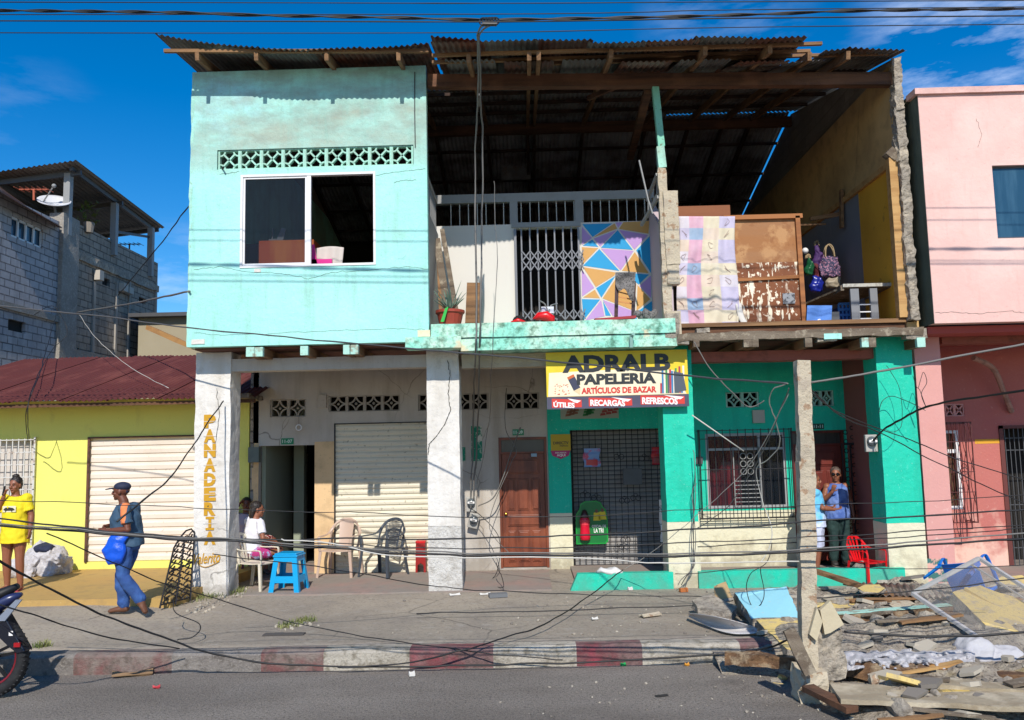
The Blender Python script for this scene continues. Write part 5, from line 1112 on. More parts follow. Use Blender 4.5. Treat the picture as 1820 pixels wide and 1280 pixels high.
o = human('p', 'man in navy cap, orange striped slate shirt and jeans walking past the shutter', (p0.x+.03, p0.y, zf), J, SK2, mNAV, M('blue_denim', '2f5496', .85, [('n', 6, .45, .68, '4470b0', .6), ('n', 2, .5, .7, '20365c', .5)], (60, .5, .01), k=.8), HAIR, 'none', hands=[('L', (-1, -.05, .05), (.0, .6, -.6), .8, -1), ('R', (-1, -.4, .05), (0, -.6, -.6), .8, 1)], shoes='boot', fd=(-1, -.05, -.05), w_=1.0, dp=1.36, thin=1.0, sleeve_mat=(mORA, lambda c: c.y < -.13 and abs(c.x-.09) < .036 and c.z > 1.2), shirt_len=.0)
o.scale = (1.12, 1.1, 1.0)
J0 = J['head']
c = MB(); hc = J0; c.ell(hc+V((.018, 0, .062)), (.100, .088, .066), None, 18, 10); c.loft([hc+V((.07, 0, .03)), hc+V((.085, 0, -.02))], [(.05, .03), (.04, .012)], (0, 1, 0), 10)
cap = voxel(c, 'cap', M('navy_cap', '232a44', .75, [('n', 9, .5, .7, '2f3858', .4)], (60, .3, .004), k=.8), o, .007, 2)
c = MB(); c.loft([hc+V((-.07, 0, .045)), hc+V((-.12, 0, .042)), hc+V((-.175, 0, .03))], [(.080, .012), (.074, .010), (.04, .007)], (0, 1, 0), 14); c.build('cap_peak', M('navy_cap', '232a44'), o, smooth=True)
c = MB(); c.loft([(.10, -.17, 1.09), (.0, -.19, 1.0), (-.03, -.20, .86), (.0, -.20, .74), (.06, -.19, .72)], [(.06, .03), (.10, .05), (.15, .06), (.12, .05), (.03, .02)], (1, 0, 0), 14)
bg_ = voxel(c, 'plastic_bag', M('bright_blue_plastic', '1259d8', .3, [('n', 5, .5, .7, '0d3fae', .5)], (20, .5, .02), k=.85), o, .009, 1); fold(bg_, .014, 11)
# seated girl in white, seen from behind
p0 = G(452, 1040, .02)
J = dict(pelvis=(0, 0, .50), waist=(.02, .0, .62), chest=(.04, -.0, .79), neck=(.06, .01, .98), head=(.085, .02, 1.09), shL=(-.075, .10, .915), shR=(.16, -.10, .905), elL=(-.05, .22, .70), wrL=(.18, .25, .62), elR=(.22, -.16, .69), wrR=(.33, .02, .60),
         hipL=(.02, .08, .47), hipR=(.06, -.06, .47), knL=(.36, .22, .47), knR=(.38, .05, .46), anL=(.38, .24, .10), anR=(.42, .06, .10), toeL=(.52, .30, .03), toeR=(.56, .12, .03))
J = {a: V(b) for a, b in J.items()}
girl_loc = (p0.x-.06, p0.y, .02)
o = human('p', 'dark haired girl in a white shirt seated in the cream armchair', girl_loc, J, SK1, M('white_cotton', 'eceaf2', .8, [('n', 3, .5, .8, 'd4d0dc', .4)], (24, .3, .01), k=.85), M('magenta_shorts', 'b8307a', .8, [('n', 9, .5, .55, '8ab4d8', .7)], k=.8), HAIR, 'long', hands=[('L', (1, .1, -.1), (0, 0, -1), .5, 1), ('R', (.6, .8, -.1), (0, 0, -1), .5, -1)], shoes='shoe', legkind='shorts', fd=(.9, .35, -.05), thin=.86, w_=.86, dp=.9, s=.95, shirt_len=-.01)
o.scale = (1.12, 1.12, 1.1)
# second seated person behind her
p1 = G(440, 1022, .02)
mFL = M('red_floral_cloth', '9a1c24', .85, [('n', 26, .54, .56, 'f0d8c8', .95), ('n', 9, .55, .6, '3a0c14', .7)], (24, .3, .01), k=.8)
J = dict(pelvis=(0, 0, .50), waist=(0, 0, .63), chest=(-.01, -.01, .80), neck=(0, -.02, 1.02), head=(.0, -.03, 1.13), shL=(-.16, 0, .93), shR=(.15, 0, .93), elL=(-.27, -.08, 1.02), wrL=(-.10, -.12, 1.13), elR=(.20, -.08, .68), wrR=(.30, -.18, .58),
         hipL=(-.06, 0, .47), hipR=(.09, 0, .47), knL=(.40, -.22, .50), knR=(.50, -.06, .50), anL=(.42, -.24, .04), anR=(.52, -.08, .04), toeL=(.50, -.34, -.03), toeR=(.62, -.16, -.03))
J = {a: V(b) for a, b in J.items()}
o = human('p', 'person in grey top and red floral skirt seated with one hand to the head', (p1.x-.06, p1.y+.10, .10), J, SK2, M('grey_violet_cotton', 'b0a0ac', .8, k=.8), mFL, HAIR, 'short', hands=[('L', (.5, .2, .7), (1, 0, 0), .9, -1), ('R', (.6, -.5, -.4), (0, 0, -1), .5, 1)], shoes='shoe', legkind='skirt', fd=(.25, -1, -.1), s=.98)
# woman in denim blouse in the doorway
p0 = P(1492, 1004, 14.25); zd = .10
J = stand(1.58, .16); J['elL'] = V((-.24, -.05, 1.05)); J['wrL'] = V((-.13, -.20, 1.20)); J['elR'] = V((.235, .03, 1.04)); J['wrR'] = V((.25, -.02, .80))
mDEN = M('faded_denim_blouse', '5577c4', .8, [('n', 4, .42, .65, '8fa8e0', .7), ('n', 9, .5, .7, '38539c', .5)], (40, .4, .01), k=.75)
o = human('p', 'woman in sunglasses and sleeveless blue blouse standing in the doorway', (p0.x, 14.2, zd), J, SK1, mDEN, M('dark_green_trousers', '25413f', .85, [('n', 5, .5, .7, '33544f', .4)], (30, .3, .01), k=.75), M('greying_hair', '4a3a34', .6, [('n', 30, .5, .6, '8a7a70', .4)], (80, .5, .005)), 'short', sleeves='none', shoes='shoe', hands=[('L', (.15, -.4, .9), (.6, .6, 0), .8, -1), ('R', (0, -.1, -1), (-1, 0, 0), .5, 1)], fd=(-.35, -1, 0), w_=1.12, dp=1.2, shirt_len=.06, eyes=True)
c = MB(); hd = J['head']; fdv = V((-.35, -1, 0)).normalized(); rt_ = fdv.cross(V((0, 0, 1)))
for s_ in (-1, 1): c.ell(hd+fdv*.088+rt_*s_*.033+V((0, 0, .008)), (.028, .012, .021), Matrix((rt_, fdv, V((0,0,1)))).transposed(), 10, 6); c.bar(hd+fdv*.085+rt_*s_*.055+V((0,0,.012)), hd-fdv*.0+rt_*s_*.082+V((0,0,.01)), .004, .008)
c.bar(hd+fdv*.097-rt_*.02+V((0,0,.012)), hd+fdv*.097+rt_*.02+V((0,0,.012)), .004, .006); c.build('sunglasses', M('dark_lens', '18120e', .15), o)
# woman in light blue, half hidden behind the concrete post
J = stand(1.56, .15)
J = {a: Matrix.Rotation(radians(80), 3, 'Z')@v for a, v in J.items()}      # faces +X
J['elL'] = V((.03, .17, 1.05)); J['wrL'] = V((.24, .10, 1.02)); J['elR'] = V((.06, -.20, 1.03)); J['wrR'] = V((.26, -.14, 1.0))
o = human('p', 'woman in a light blue smock turned sideways, partly behind the concrete post', (px(1449, 930, 13.7), 13.7, .05), J, SK1, M('sky_blue_cotton', '6cc4f0', .8, [('z', 4, 1.0, .84, 'd8dcf4', .9)], (24, .3, .01), k=.85), M('pale_smock', 'd4d8f0', .8, k=.8), M('brown_hair', '4a3024', .6, [('n', 30, .5, .6, '6a4a3a', .4)], (80, .5, .005)), 'tied', legkind='skirt', shoes='shoe', hands=[('L', (1, .1, 0), (0, 0, 1), .5, 1), ('R', (1, .2, .1), (0, 0, 1), .5, -1)], fd=(1, -.15, 0), w_=1.12, dp=1.15, shirt_len=.08)
# ================================================================ CHAIRS
def armchair(label, loc, rot, mt, slats='v', cat='chair', name='plastic_armchair', group='plastic garden chairs', arms=True, tilt=None, s=1.0):
    r = thing(name, label, cat, loc, rot if tilt is None else tilt, group, local=True); r.scale = (s, s, s)
    def b_(mb, nm): return mb.build(nm, mt, r, smooth=False, bevel=0)
    W2, D0, D1, SH = .235, -.24, .20, .41
    mb = MB(); mb.slabgrid(lambda u, v: (-W2*.92+u*1.84*W2*(1-.06*v), D0+v*(D1-D0), SH+.012*((2*u-1)**2)-.016*sin(v*pi)+(.0 if v > .12 else -.015*(1-v/.12))), 14, 10, (0, 0, -.014)); 
    o_ = b_(mb, 'seat')
    for sx in (-1, 1):
        for (ya, yb_, top) in ((D0+.01, D0-.03, 0), (D1, D1+.07, 1)):
            mb = MB(); xx = sx*W2*.9; zt_ = SH-.005 if (not arms or top) else .62
            xo = sx*(W2+.035)
            w0, w1 = .055, .036
            pts = [(V((xx+sx*.02, ya, SH-.0)), w0), (V((xo, yb_, 0)), w1)]
            t, sv, uu = frame(pts[0][0], pts[1][0], V((0, 1, 0)))
            for (dx, dy, ww, hh) in ((0, 0, .045, .012), (sx*.018, (.015 if not top else -.015), .012, .045)):
                mb.bar(pts[0][0]+V((dx, dy, 0)), pts[1][0]+V((dx, dy, 0)), ww, hh, up=(0, 1, 0), taper=.7)
            b_(mb, 'leg')
    # back: rounded frame leaning back
    def bp(u, z): return V((u, D1-.0+(z-SH)*.28-.10*(u/W2)**2*.5, z))
    mb = MB(); fr_ = []
    for k in range(25):
        a = pi*k/24; uu = -cos(a)*W2*1.0; zz = SH+.10+.33*sin(a)**.62 if 0 < a < pi else SH+.05
        fr_.append(bp(uu, zz))
    fr_ = [bp(-W2*.92, SH-.01)]+fr_+[bp(W2*.92, SH-.01)]
    mb.loft(fr_, [(.022, .010)]*len(fr_), (0, 0.1, 1), 8)
    if slats == 'v':
        for k in range(5):
            u0 = (k-2)/2; zz = SH+.10+.33*(1-(u0*.80)**2)**.5*.97
            mb.bar(bp(u0*W2*.5, SH), bp(u0*W2*.80, zz), .044, .007, up=(0, 1, 0))
    elif slats == 'solid':
        mb.slabgrid(lambda u, v: bp((2*u-1)*W2*(.42+.1*v), SH+v*.41), 8, 8, (0, .008, 0))
    elif slats == 'net':
        for k in range(13):
            u0 = (k-6)/6; zz = SH+.06+.34*(1-(u0*.72)**2)**.5
            mb.bar(bp(u0*W2*.45, SH+.04), bp(u0*W2*.66, zz), .008, .005, up=(0, 1, 0))
        for k in range(15):
            z_ = SH+.05+k*.025; h_ = W2*(.45+.015*k); mb.bar(bp(-h_, z_), bp(h_, z_), .005, .010, up=(0, 0, 1))
        for sx in (-1, 1): mb.loft([bp(sx*W2*.46, SH), bp(sx*W2*.5, SH+.15), bp(sx*W2*.70, SH+.37)], [(.014, .008)]*3, (1, 0, 0), 6)
    b_(mb, 'backrest')
    if arms:
        for sx in (-1, 1):
            mb = MB(); pts = [bp(sx*W2*.93, SH+.30), V((sx*(W2+.02), D1-.02, SH+.225)), V((sx*(W2+.035), D1-.16, SH+.20)), V((sx*(W2+.03), D0+.06, SH+.20)), V((sx*(W2+.02), D0-.0, SH+.17)), V((sx*(W2+.005), D0+.0, SH-.01))]
            mb.loft(spline(pts, 5), [(.024, .010)]*26, (sx*1.0, 0, .1), 8); b_(mb, 'armrest')
    return r
mCRP = M('cream_plastic', 'e6dcc6', .4, [('n', 5, .5, .75, 'b8a98e', .5)], k=.85)
mBEP = M('beige_plastic', 'c8ac98', .4, [('n', 4, .5, .8, 'b09682', .4)], k=.85)
mGRP = M('charcoal_plastic', '4a5058', .4, [('n', 4, .5, .8, '5c626a', .4)], k=.8)
mRDP = M('red_plastic', 'e0141c', .32, k=.85); mBLP = M('blue_plastic', '1470d0', .35, k=.85); mCYP = M('cyan_plastic', '0aa0d8', .35, k=.9)
q = G(443, 1052, .02); armchair('cream slatted plastic armchair holding the girl in white', (q.x, q.y+.32, .02), radians(75), mCRP)
q = G(610, 1018, .02); armchair('beige high backed plastic chair before the cream shutter', (q.x+.02, 14.68, .02), radians(-8), mBEP, 'solid', s=1.1)
q = G(676, 1024, .02); armchair('charcoal net backed plastic armchair before the cream shutter', (q.x+.05, 14.55, .02), radians(-28), mGRP, 'net', s=1.1)
q = G(1542, 1036, 0); armchair('bright red plastic armchair before the green porch step', (q.x+.0, q.y-.02, .0), radians(28), mRDP, s=.8)
# stool
q = G(509, 1052, .02); st = thing('plastic_stool', 'cyan plastic stool standing beside the cream armchair', 'stool', (q.x, q.y+.15, .02), radians(-6), None, local=True); st.scale = (1.18, 1.1, 1.25)
mb = MB(); mb.prism([(-.15, -.15, .44), (.15, -.15, .44), (.15, .15, .44), (-.15, .15, .44)], (0, 0, .02)); mb.prism([(-.165, -.165, .415), (.165, -.165, .415), (.165, .165, .415), (-.165, .165, .415)], (0, 0, .024)); mb.build('seat', mCYP, st, bevel=.008)
for a in range(4):
    R_ = Matrix.Rotation(a*pi/2, 3, 'Z'); mb = MB()
    for (x0, x1) in ((-.15, -.085), (.085, .15)):
        s_ = -1 if x0 < 0 else 1
        mb.prism([R_@V(p) for p in ((x0, -.152, .42), (x1, -.152, .42), (x1+s_*.055-.0, -.205, 0), (x0+s_*.055, -.205, 0))], R_@V((0, .012, 0)))
    mb.prism([R_@V(p) for p in ((-.10, -.158, .36), (.10, -.158, .36), (.10, -.151, .42), (-.10, -.151, .42))], R_@V((0, .012, 0)))
    mb.prism([R_@V(p) for p in ((-.165, -.187, .11), (.165, -.187, .11), (.16, -.178, .19), (-.16, -.178, .19))], R_@V((0, .012, 0)))
    mb.build('leg_panel', mCYP, st)
# red box stool by the column
q = G(749, 1016, .02); rb = thing('red_stool', 'narrow red plastic stool tucked against the white column', 'stool', (q.x, q.y, .02), 0, None, local=True)
mb = MB(); mb.box((-.085, -.1, .50), (.085, .1, .53)); mb.build('seat', mRDP, rb)
for s_ in (-1, 1):
    mb = MB(); mb.prism([(s_*.04, -.1, .5), (s_*.08, -.1, .5), (s_*.09, -.11, 0), (s_*.055, -.11, 0)], (0, .22, 0)); mb.prism([(s_*.04, -.1, .5), (s_*0, -.1, .5), (s_*0, -.1, .16), (s_*.055, -.105, .12)], (0, .012, 0)); mb.build('leg', M('dark_red_plastic', 'a01c14', .4, k=.85), rb)
# ================================================================ SIGNS
bn = thing('shop_banner', 'yellow and white stationery shop banner hung under the balcony', 'banner', (0, 12.72, 0))
YN = 12.72; Q = rect(971, 624, 1223, 725, YN); X0, X1, Z0, Z1 = Q
bx = lambda t: X0+(X1-X0)*t
bz = lambda t: Z1-(Z1-Z0)*t
mb = MB(); mb.box((X0, YN, Z0), (X1, YN+.02, Z1)); mb.build('banner_sheet', M('banner_yellow', 'e8c81c', .5, [('n', 1.4, .45, .7, 'f4d830', .5)], k=.85), bn)
y1_ = YN-.002
mb = MB(); mb.add([(bx(.01), y1_, bz(.78)), (bx(.985), y1_, bz(.78)), (bx(.9), y1_, bz(.36)), (bx(.72), y1_, bz(.31)), (bx(.02), y1_, bz(.36))], [(0,1,2,3,4)]); mb.build('cream_field', M('banner_cream', 'f6e6c4', .5, [('n', 2, .5, .8, 'fff6e6', .5)], k=.85), bn)
mb = MB(); mb.add([(bx(.0), y1_, bz(1)), (bx(1), y1_, bz(1)), (bx(1), y1_, bz(.785)), (bx(0), y1_, bz(.785))], [(0,1,2,3)]); mb.build('dark_band', M('banner_slate', '4c4a60', .5, [('n', 5, .5, .8, '5c5a78', .5)], k=.8), bn)
mBK = M('banner_black', '1e2226', .5); mRD = M('banner_red', 'd8382c', .5, k=.85); mWT = M('banner_white', 'f4f0ec', .5, k=.88)
def letters(s, a, b, c, d, mt, nm, off=.03, y=None, slant=0, sh=0): mb = MB(); mb.text(s, bx(a), bz(d), bx(b), bz(c), YN-.006 if y is None else y, off=off, shear=sh, slant=slant); mb.build(nm, mt, bn)
letters('ADRALB', .115, .88, .06, .365, mBK, 'shop_name', .045)
letters('PAPELERIA', .215, .775, .395, .585, mBK, 'trade_lettering', .05)
letters('ARTÍCULOS DE BAZAR', .245, .775, .61, .745, mRD, 'trade_lettering', .045)
for (s, a, b, c, d) in (('ÚTILES', .045, .245, .815, .975), ('RECARGAS', .305, .60, .81, .965), ('REFRESCOS', .67, .97, .79, .955)):
    mb = MB(); mb.add([(bx(a-.01), YN-.004, bz(d)), (bx(b), YN-.004, bz(d)), (bx(b), YN-.004, bz(c+.03)), (bx(a-.01), YN-.004, bz(c))], [(0,1,2,3)]); mb.build('red_label', mRD, bn)
    mb = MB(); mb.add([(bx(a+(b-a)*.5), YN-.005, bz(c)), (bx(b-.005), YN-.005, bz(c+.045)), (bx(b-.03), YN-.005, bz(c+.085)), (bx(b-.05), YN-.005, bz(c+.075))], [(0,3,2,1)]); mb.build('peeled_corner', mWT, bn)
    letters(s, a, b-.05, c+.035, d-.01, mWT, 'label_lettering', .045, YN-.008, slant=-.02)
mb = MB(); a_, b_ = V((bx(.17), YN-.005, bz(.42))), V((bx(.235), YN-.005, bz(.76))); d_ = (b_-a_).normalized(); s_ = V((d_.z, 0, -d_.x))*.055
mb.add([a_-s_, a_+s_, a_.lerp(b_, .7)+s_, a_.lerp(b_, .7)-s_], [(0,1,2,3)], 0); mb.add([a_.lerp(b_, .7)-s_, a_.lerp(b_, .7)+s_, b_], [(0,1,2)], 1); mb.add([a_-s_-V((0,.001,0)), a_+s_-V((0,.001,0)), a_.lerp(b_, .13)+s_-V((0,.001,0)), a_.lerp(b_, .13)-s_-V((0,.001,0))], [(0,1,2,3)], 2); mb.build('pencil_picture', [M('slate_ink', '33364c', .5), M('pencil_wood', 'e8cfa0', .5, k=.85), M('eraser_orange', 'd86a30', .5, k=.8)], bn)
random.seed(5)
mb = MB()
for k in range(13):
    u = .80+.16*k/12; h_ = .12+.20*abs(sin(k*1.7)); mb.add([(bx(u), YN-.005, bz(.765)), (bx(u+.012), YN-.005, bz(.765)), (bx(u+.016), YN-.005, bz(.765-h_*1.5)), (bx(u+.002), YN-.005, bz(.765-h_*1.5))], [(0,1,2,3)], k % 5)
mb.add([(bx(.90), YN-.006, bz(.765)), (bx(.985), YN-.006, bz(.72)), (bx(.965), YN-.006, bz(.42)), (bx(.90), YN-.006, bz(.38))], [(0,1,2,3)], 4)
mb.build('stationery_picture', [M('ink_a', 'b03040', .5), M('ink_b', '2f78a8', .5), M('ink_c', 'e0d8c8', .5), M('ink_d', '3c8a4c', .5), M('ink_e', '4a525c', .5)], bn)
mb = MB()
for k in range(26):
    c_ = V((bx(.06+.10*random.random()), YN-.0055, bz(.55+.20*random.random()))); e = .012; mb.add([c_+V((-e, 0, 0)), c_+V((0, 0, -e)), c_+V((e, 0, e*.6))], [(0,1,2)], k % 2)
mb.build('splash_picture', [mRD, M('ink_orange', 'd87838', .5)], bn)
ps = thing('snack_poster', 'pale poster with faded food pictures partly hidden under the banner', 'poster', (0, YW-.04, 0))
q = rect(996, 700, 1099, 744, YW-.05); mb = MB(); mb.box((q[0], YW-.045, q[2]), (q[1], YW-.038, q[3])); mb.build('poster_sheet', M('poster_pale', 'b8c0a8', .6, k=.7), ps)
mb = MB()
for (a, b, m_) in ((.08, .25, 0), (.38, .52, 1), (.68, .95, 2)):
    for k in range(7): z_ = q[2]+(q[3]-q[2])*(.1+.04*k); x_ = q[0]+(q[1]-q[0])*(a+(b-a)*((k*.37) % 1)); mb.add([(x_, YW-.047, z_), (x_+.1, YW-.047, z_+.01), (x_+.09, YW-.047, z_+.05), (x_+.01, YW-.047, z_+.045)], [(0,1,2,3)], m_)
mb.build('food_picture', [M('pic_brown', '8a5a40', .6), M('pic_green', '2a7a3c', .6), M('pic_red', '9a4038', .6)], ps)
dv = thing('recharge_sign', 'small yellow and magenta top-up sign beside the shop grille', 'sign', (0, YW-.04, 0))
q = rect(979, 772, 1014, 801, YW-.04); mb = MB(); mb.box((q[0], YW-.046, q[2]), (q[1], YW-.034, q[3])); mb.build('yellow_panel', M('sign_amber', 'c8a808', .5, k=.85), dv)
q2 = rect(979, 801, 1014, 816, YW-.04); mb = MB(); mb.prism([(q2[0], YW-.046, q2[3]), (q2[1], YW-.046, q2[3]), (q2[1]-.03, YW-.046, q2[2]+.06), ((q2[0]+q2[1])/2, YW-.046, q2[2]), (q2[0]+.03, YW-.046, q2[2]+.06)], (0, .012, 0)); mb.build('magenta_panel', M('sign_magenta', 'b8206c', .5, k=.85), dv)
mb = MB(); w_ = q[1]-q[0]; mb.text('DIRECTV', q[0]+w_*.12, q[2]+.11, q[1]-w_*.1, q[2]+.16, YW-.049, off=.02); mb.text('PREPAGO', q[0]+w_*.45, q[2]+.07, q[1]-w_*.12, q[2]+.095, YW-.049, off=.02); mb.build('sign_lettering', mBK, dv)
mb = MB(); mb.text('RECARGA', q[0]+w_*.22, q2[3]-.05, q[1]-w_*.22, q2[3]-.025, YW-.049, off=.02); mb.text('AQUI', q[0]+w_*.28, q2[3]-.11, q[1]-w_*.28, q2[3]-.06, YW-.049, off=.03); mb.build('sign_lettering', mWT, dv)
ad = thing('drink_advert', 'green soft drink board with a red bottle hung on the shop grille', 'sign', (0, YW+.08, 0))
q = rect(1023, 890, 1080, 967, YW+.08); YA = YW+.08; a0, a1, b0, b1 = q; aw, ah = a1-a0, b1-b0
mb = MB(); out_ = [(.0,.0),(.04,-.0),(.92,.0),(1,.06),(1,.55),(.96,.78),(.86,.86),(.80,.96),(.66,1.0),(.30,.99),(.16,.93),(.12,.80),(.02,.70),(0,.5)]
mb.prism([(a0+aw*u, YA-.02, b0+ah*v) for u, v in out_], (0, .015, 0)); mb.build('board', M('advert_green', '10a03c', .4, [('n', 3, .5, .8, '0a7c30', .5)], k=.8), ad)
mb = MB(); mb.prism([(a0+aw*(.5+(u-.5)*.92), YA-.022, b0+ah*(.5+(v-.5)*.94)) for u, v in out_], (0, .0018, 0)); mb.build('board_inner', M('advert_deep_green', '0c7a34', .4, k=.8), ad)
mb = MB(); xc_ = a0+aw*.28; mb.loft([(xc_, YA-.05, b0+ah*z) for z in (.10,.12,.2,.42,.50,.60,.68,.74)], [aw*r_ for r_ in (.12,.16,.165,.14,.16,.14,.09,.06)], (1,0,0), 14); mb.build('bottle', M('bottle_red', 'e01838', .25, k=.85), ad, smooth=True)
mb = MB(); mb.loft([(xc_, YA-.05, b0+ah*z) for z in (.60,.62,.70,.76,.80)], [aw*r_ for r_ in (.10,.145,.10,.075,.03)], (1,0,0), 14); mb.build('bottle_neck', M('bottle_brown', '4a2a28', .3), ad, smooth=True)
mb = MB(); mb.loft([(xc_, YA-.052, b0+ah*z) for z in (.44,.455,.56,.575)], [aw*r_ for r_ in (.14,.155,.157,.15)], (1,0,0), 14, m=0); mb.build('bottle_label', M('bottle_label_red', 'f04050', .4, k=.85), ad)
mb = MB(); YT = YA-.0245
for (cx_, cz_) in ((.66, .70), (.84, .72)):
    x_ = a0+aw*cx_; z_ = b0+ah*cz_
    mb.add([(x_-.06, YT, z_-.12), (x_+.07, YT, z_-.12), (x_+.05, YT, z_+.02), (x_-.05, YT, z_+.02)], [(0,1,2,3)], 0)
    for k in range(1): mb.add([(x_+.028*cos(t), YT-.001, z_+.045+.034*sin(t)) for t in [2*pi*i/10 for i in range(10)]], [tuple(range(10))], 1)
mb.build('player_picture', [M('jersey_yellow', 'e8c820', .5, k=.85), M('face_brown', '6a4030', .5)], ad)
mb = MB(); mb.text('OFICIAL DE', a0+aw*.50, b0+ah*.38, a0+aw*.94, b0+ah*.44, YT, off=.02); mb.text('LA TRI', a0+aw*.56, b0+ah*.26, a0+aw*.86, b0+ah*.36, YT, off=.03); mb.build('advert_lettering', mWT, ad)
def pack(label, r, Y, c1, c2, cat='snack bag'):
    t_ = thing('snack_packet_strip', label, cat, (0, Y, 0)); q = rect(*r, Y); mb = MB()
    mb.slabgrid(lambda u, v: (q[0]+(q[1]-q[0])*(u+.05*sin(v*9)), Y-.02-.02*sin(pi*u)+.008*sin(v*17), q[2]+(q[3]-q[2])*v), 10, 14, (0, .02, 0)); mb.build('packet', c1, t_)
    mb = MB(); mb.slabgrid(lambda u, v: (q[0]+(q[1]-q[0])*(.15+.7*u), Y-.048-.01*sin(pi*u), q[2]+(q[3]-q[2])*(.1+.3*v)), 6, 4, (0, .006, 0)); mb.build('packet_label', c2, t_)
pack('red and blue snack packets hanging high on the grille', (1037, 797, 1066, 830), YW+.1, M('pk_blue', '7a98c8', .35, [('n', 9, .5, .6, 'c8304a', .8)]), M('pk_red', 'b82a30', .35))
pack('red snack packet hanging at the right edge of the grille', (1158, 795, 1176, 826), YW+.1, M('pk_crimson', 'a81c2c', .35), M('pk_dred', '7a1420', .35))
pack('white and black promotional strip low beside the cream pillar', (1172, 888, 1181, 963), YW-.05, M('pk_white', 'd8d4cc', .4, [('n', 12, .5, .56, '2a2a2e', .8), ('n', 7, .6, .64, 'd8c020', .9)]), M('pk_w2', 'e8e0d8', .4), 'strip')
# meters
def emeter(label, a, b, Y, tilt, big=1):
    t_ = thing('electric_meter', label, 'meter', P(a, b, Y), (0, 0, 0), 'electric meters', local=True); t_.rotation_euler = (tilt*.6, tilt, 0)
    mb = MB(); mb.box((-.09, -.05, -.13), (.09, .02, .13)); mb.build('meter_box', M('meter_casing', 'b8b4ac', .5, k=.8), t_, bevel=.01)
    mb = MB(); mb.loft([(0, -.05, .03), (0, -.11, .03)], [.075, .068], (1, 0, 0), 16); mb.build('meter_glass', M('meter_glass', '6c7478', .15, k=.7), t_, smooth=True)
    mb = MB(); mb.box((-.06, -.114, .015), (.06, -.112, .05), 0); mb.box((-.03, -.115, .022), (.03, -.1145, .038), 1); mb.build('dial', [mWT, mBK], t_)
emeter('tilted pale electric meter dangling beside the brown door', 842, 925, YW-.12, .25)
emeter('round dark electric meter above the tilted meter', 838, 896, YW-.1, 0)
emeter('clear cased electric meter on the brown side wall', 1547, 788, YC+.1, 0)
lb = thing('light_bulb', 'dead ring shaped lamp hanging above the hallway door', 'lamp', P(531, 760, YW-.1), 0, None, local=True)
mb = MB(); mb.tube([(0, 0, .05), (0, 0, .2)], .004, 5); mb.build('cord', mCABG, lb); mb = MB(); ring(mb, (0, 0, 0), .05, .012); mb.build('lamp_ring', mWHM, lb)
# ================================================================ UPPER ROOM THINGS
def topmesh(mb, name, mt, label, cat, group=None, smooth=False, kind=None): return mb.build(name, mt, None, label, cat, group, kind, smooth)
# red geared plant, boards, toy, chair on the balcony
pt = thing('potted_aloe', 'spiky aloe in a red clay pot at the balcony corner', 'plant', (0, YF+.35, zFl)); c = P(800, 555, YF+.35)
mb = MB(); mb.loft([(c.x, c.y, zFl-.02), (c.x, c.y, zFl+.2), (c.x, c.y, zFl+.22), (c.x, c.y, zFl+.26)], [.15, .20, .225, .225], (1,0,0), 16); mb.build('pot', M('red_clay', 'a8402c', .7, [('n', 4, .5, .7, '7a2c1e', .6)], (20, .3, .01), k=.8), pt)
random.seed(11)
for k in range(17):
    a = k*2.4; L_ = .34+.22*random.random(); el_ = .5+.75*random.random(); d_ = V((cos(a)*cos(el_), sin(a)*cos(el_)*.7, sin(el_)))
    o0 = V((c.x, c.y, zFl+.24)); pts = [o0+d_*L_*t+V((0, 0, -.10*t*t*(1.2-sin(el_)))) for t in (0, .3, .6, .85, 1)]
    mb = MB(); mb.loft(pts, [(.028, .009), (.026, .008), (.018, .006), (.009, .004), (.002, .001)], V((-sin(a), cos(a), 0)), 6); mb.build('leaf', M('aloe_green', '6f8c78', .5, [('n', 4, .5, .7, '94a890', .5)], k=.7), pt, smooth=True)
mb = MB(); mb.prism([P(791, 548, YF+.1), P(797, 545, YF+.1), P(789, 572, YF+.1), P(783, 572, YF+.1)], (0, .01, 0)); mb.build('green_ribbon', M('green_ribbon', '18a838', .5), pt)
yq = YB-.35
for i, (x0, y0, x1, y1, w_) in enumerate(((776, 425, 797, 560, 12), (786, 408, 812, 560, 8), (778, 440, 784, 560, 6))):
    mb = MB(); mb.rbar(P(x0, y0, yq), P(x1, y1, yq-.5), w_/107, .04, .2, .004, seed=i, up=(0,1,0)); topmesh(mb, 'leaning_plank', mGREYT if i != 2 else mWOOD, ['wide weathered plank leaning in the balcony corner behind the aloe', 'narrow weathered plank crossing the wide one in the balcony corner', 'thin brown lath leaning nearest the balcony side rail'][i], 'plank', 'planks leaning in the balcony corner')
mb = MB(); mb.rbar(P(843, 503, YB-.25), P(840, 575, YB-.45), .24, .03, .2, .004, seed=5, up=(0,1,0)); topmesh(mb, 'wooden_board', mWOOD, 'short wide wooden board standing on the balcony between aloe and toy bike', 'board')
tb = thing('toy_motorbike', 'red toy motorbike lying on the balcony before the gate', 'toy', (0, YF+.4, zFl)); c = P(957, 567, YF+.4); z0 = zFl
mb = MB(); mb.loft([(c.x-.08, c.y, z0+.10), (c.x+.0, c.y, z0+.15), (c.x+.12, c.y, z0+.15), (c.x+.2, c.y, z0+.10), (c.x+.22, c.y, z0+.03)], [(.02,.04), (.06,.08), (.08,.10), (.07,.08), (.03,.04)], (0, 0, 1), 12); mb.build('tank_fairing', mRDP, tb, smooth=True)
mb = MB(); mb.loft([(c.x-.42, c.y, z0+.06), (c.x-.32, c.y, z0+.09), (c.x-.2, c.y, z0+.06)], [(.02,.05), (.04,.07), (.02,.05)], (0,0,1), 10); mb.build('tail', mRDP, tb, smooth=True)
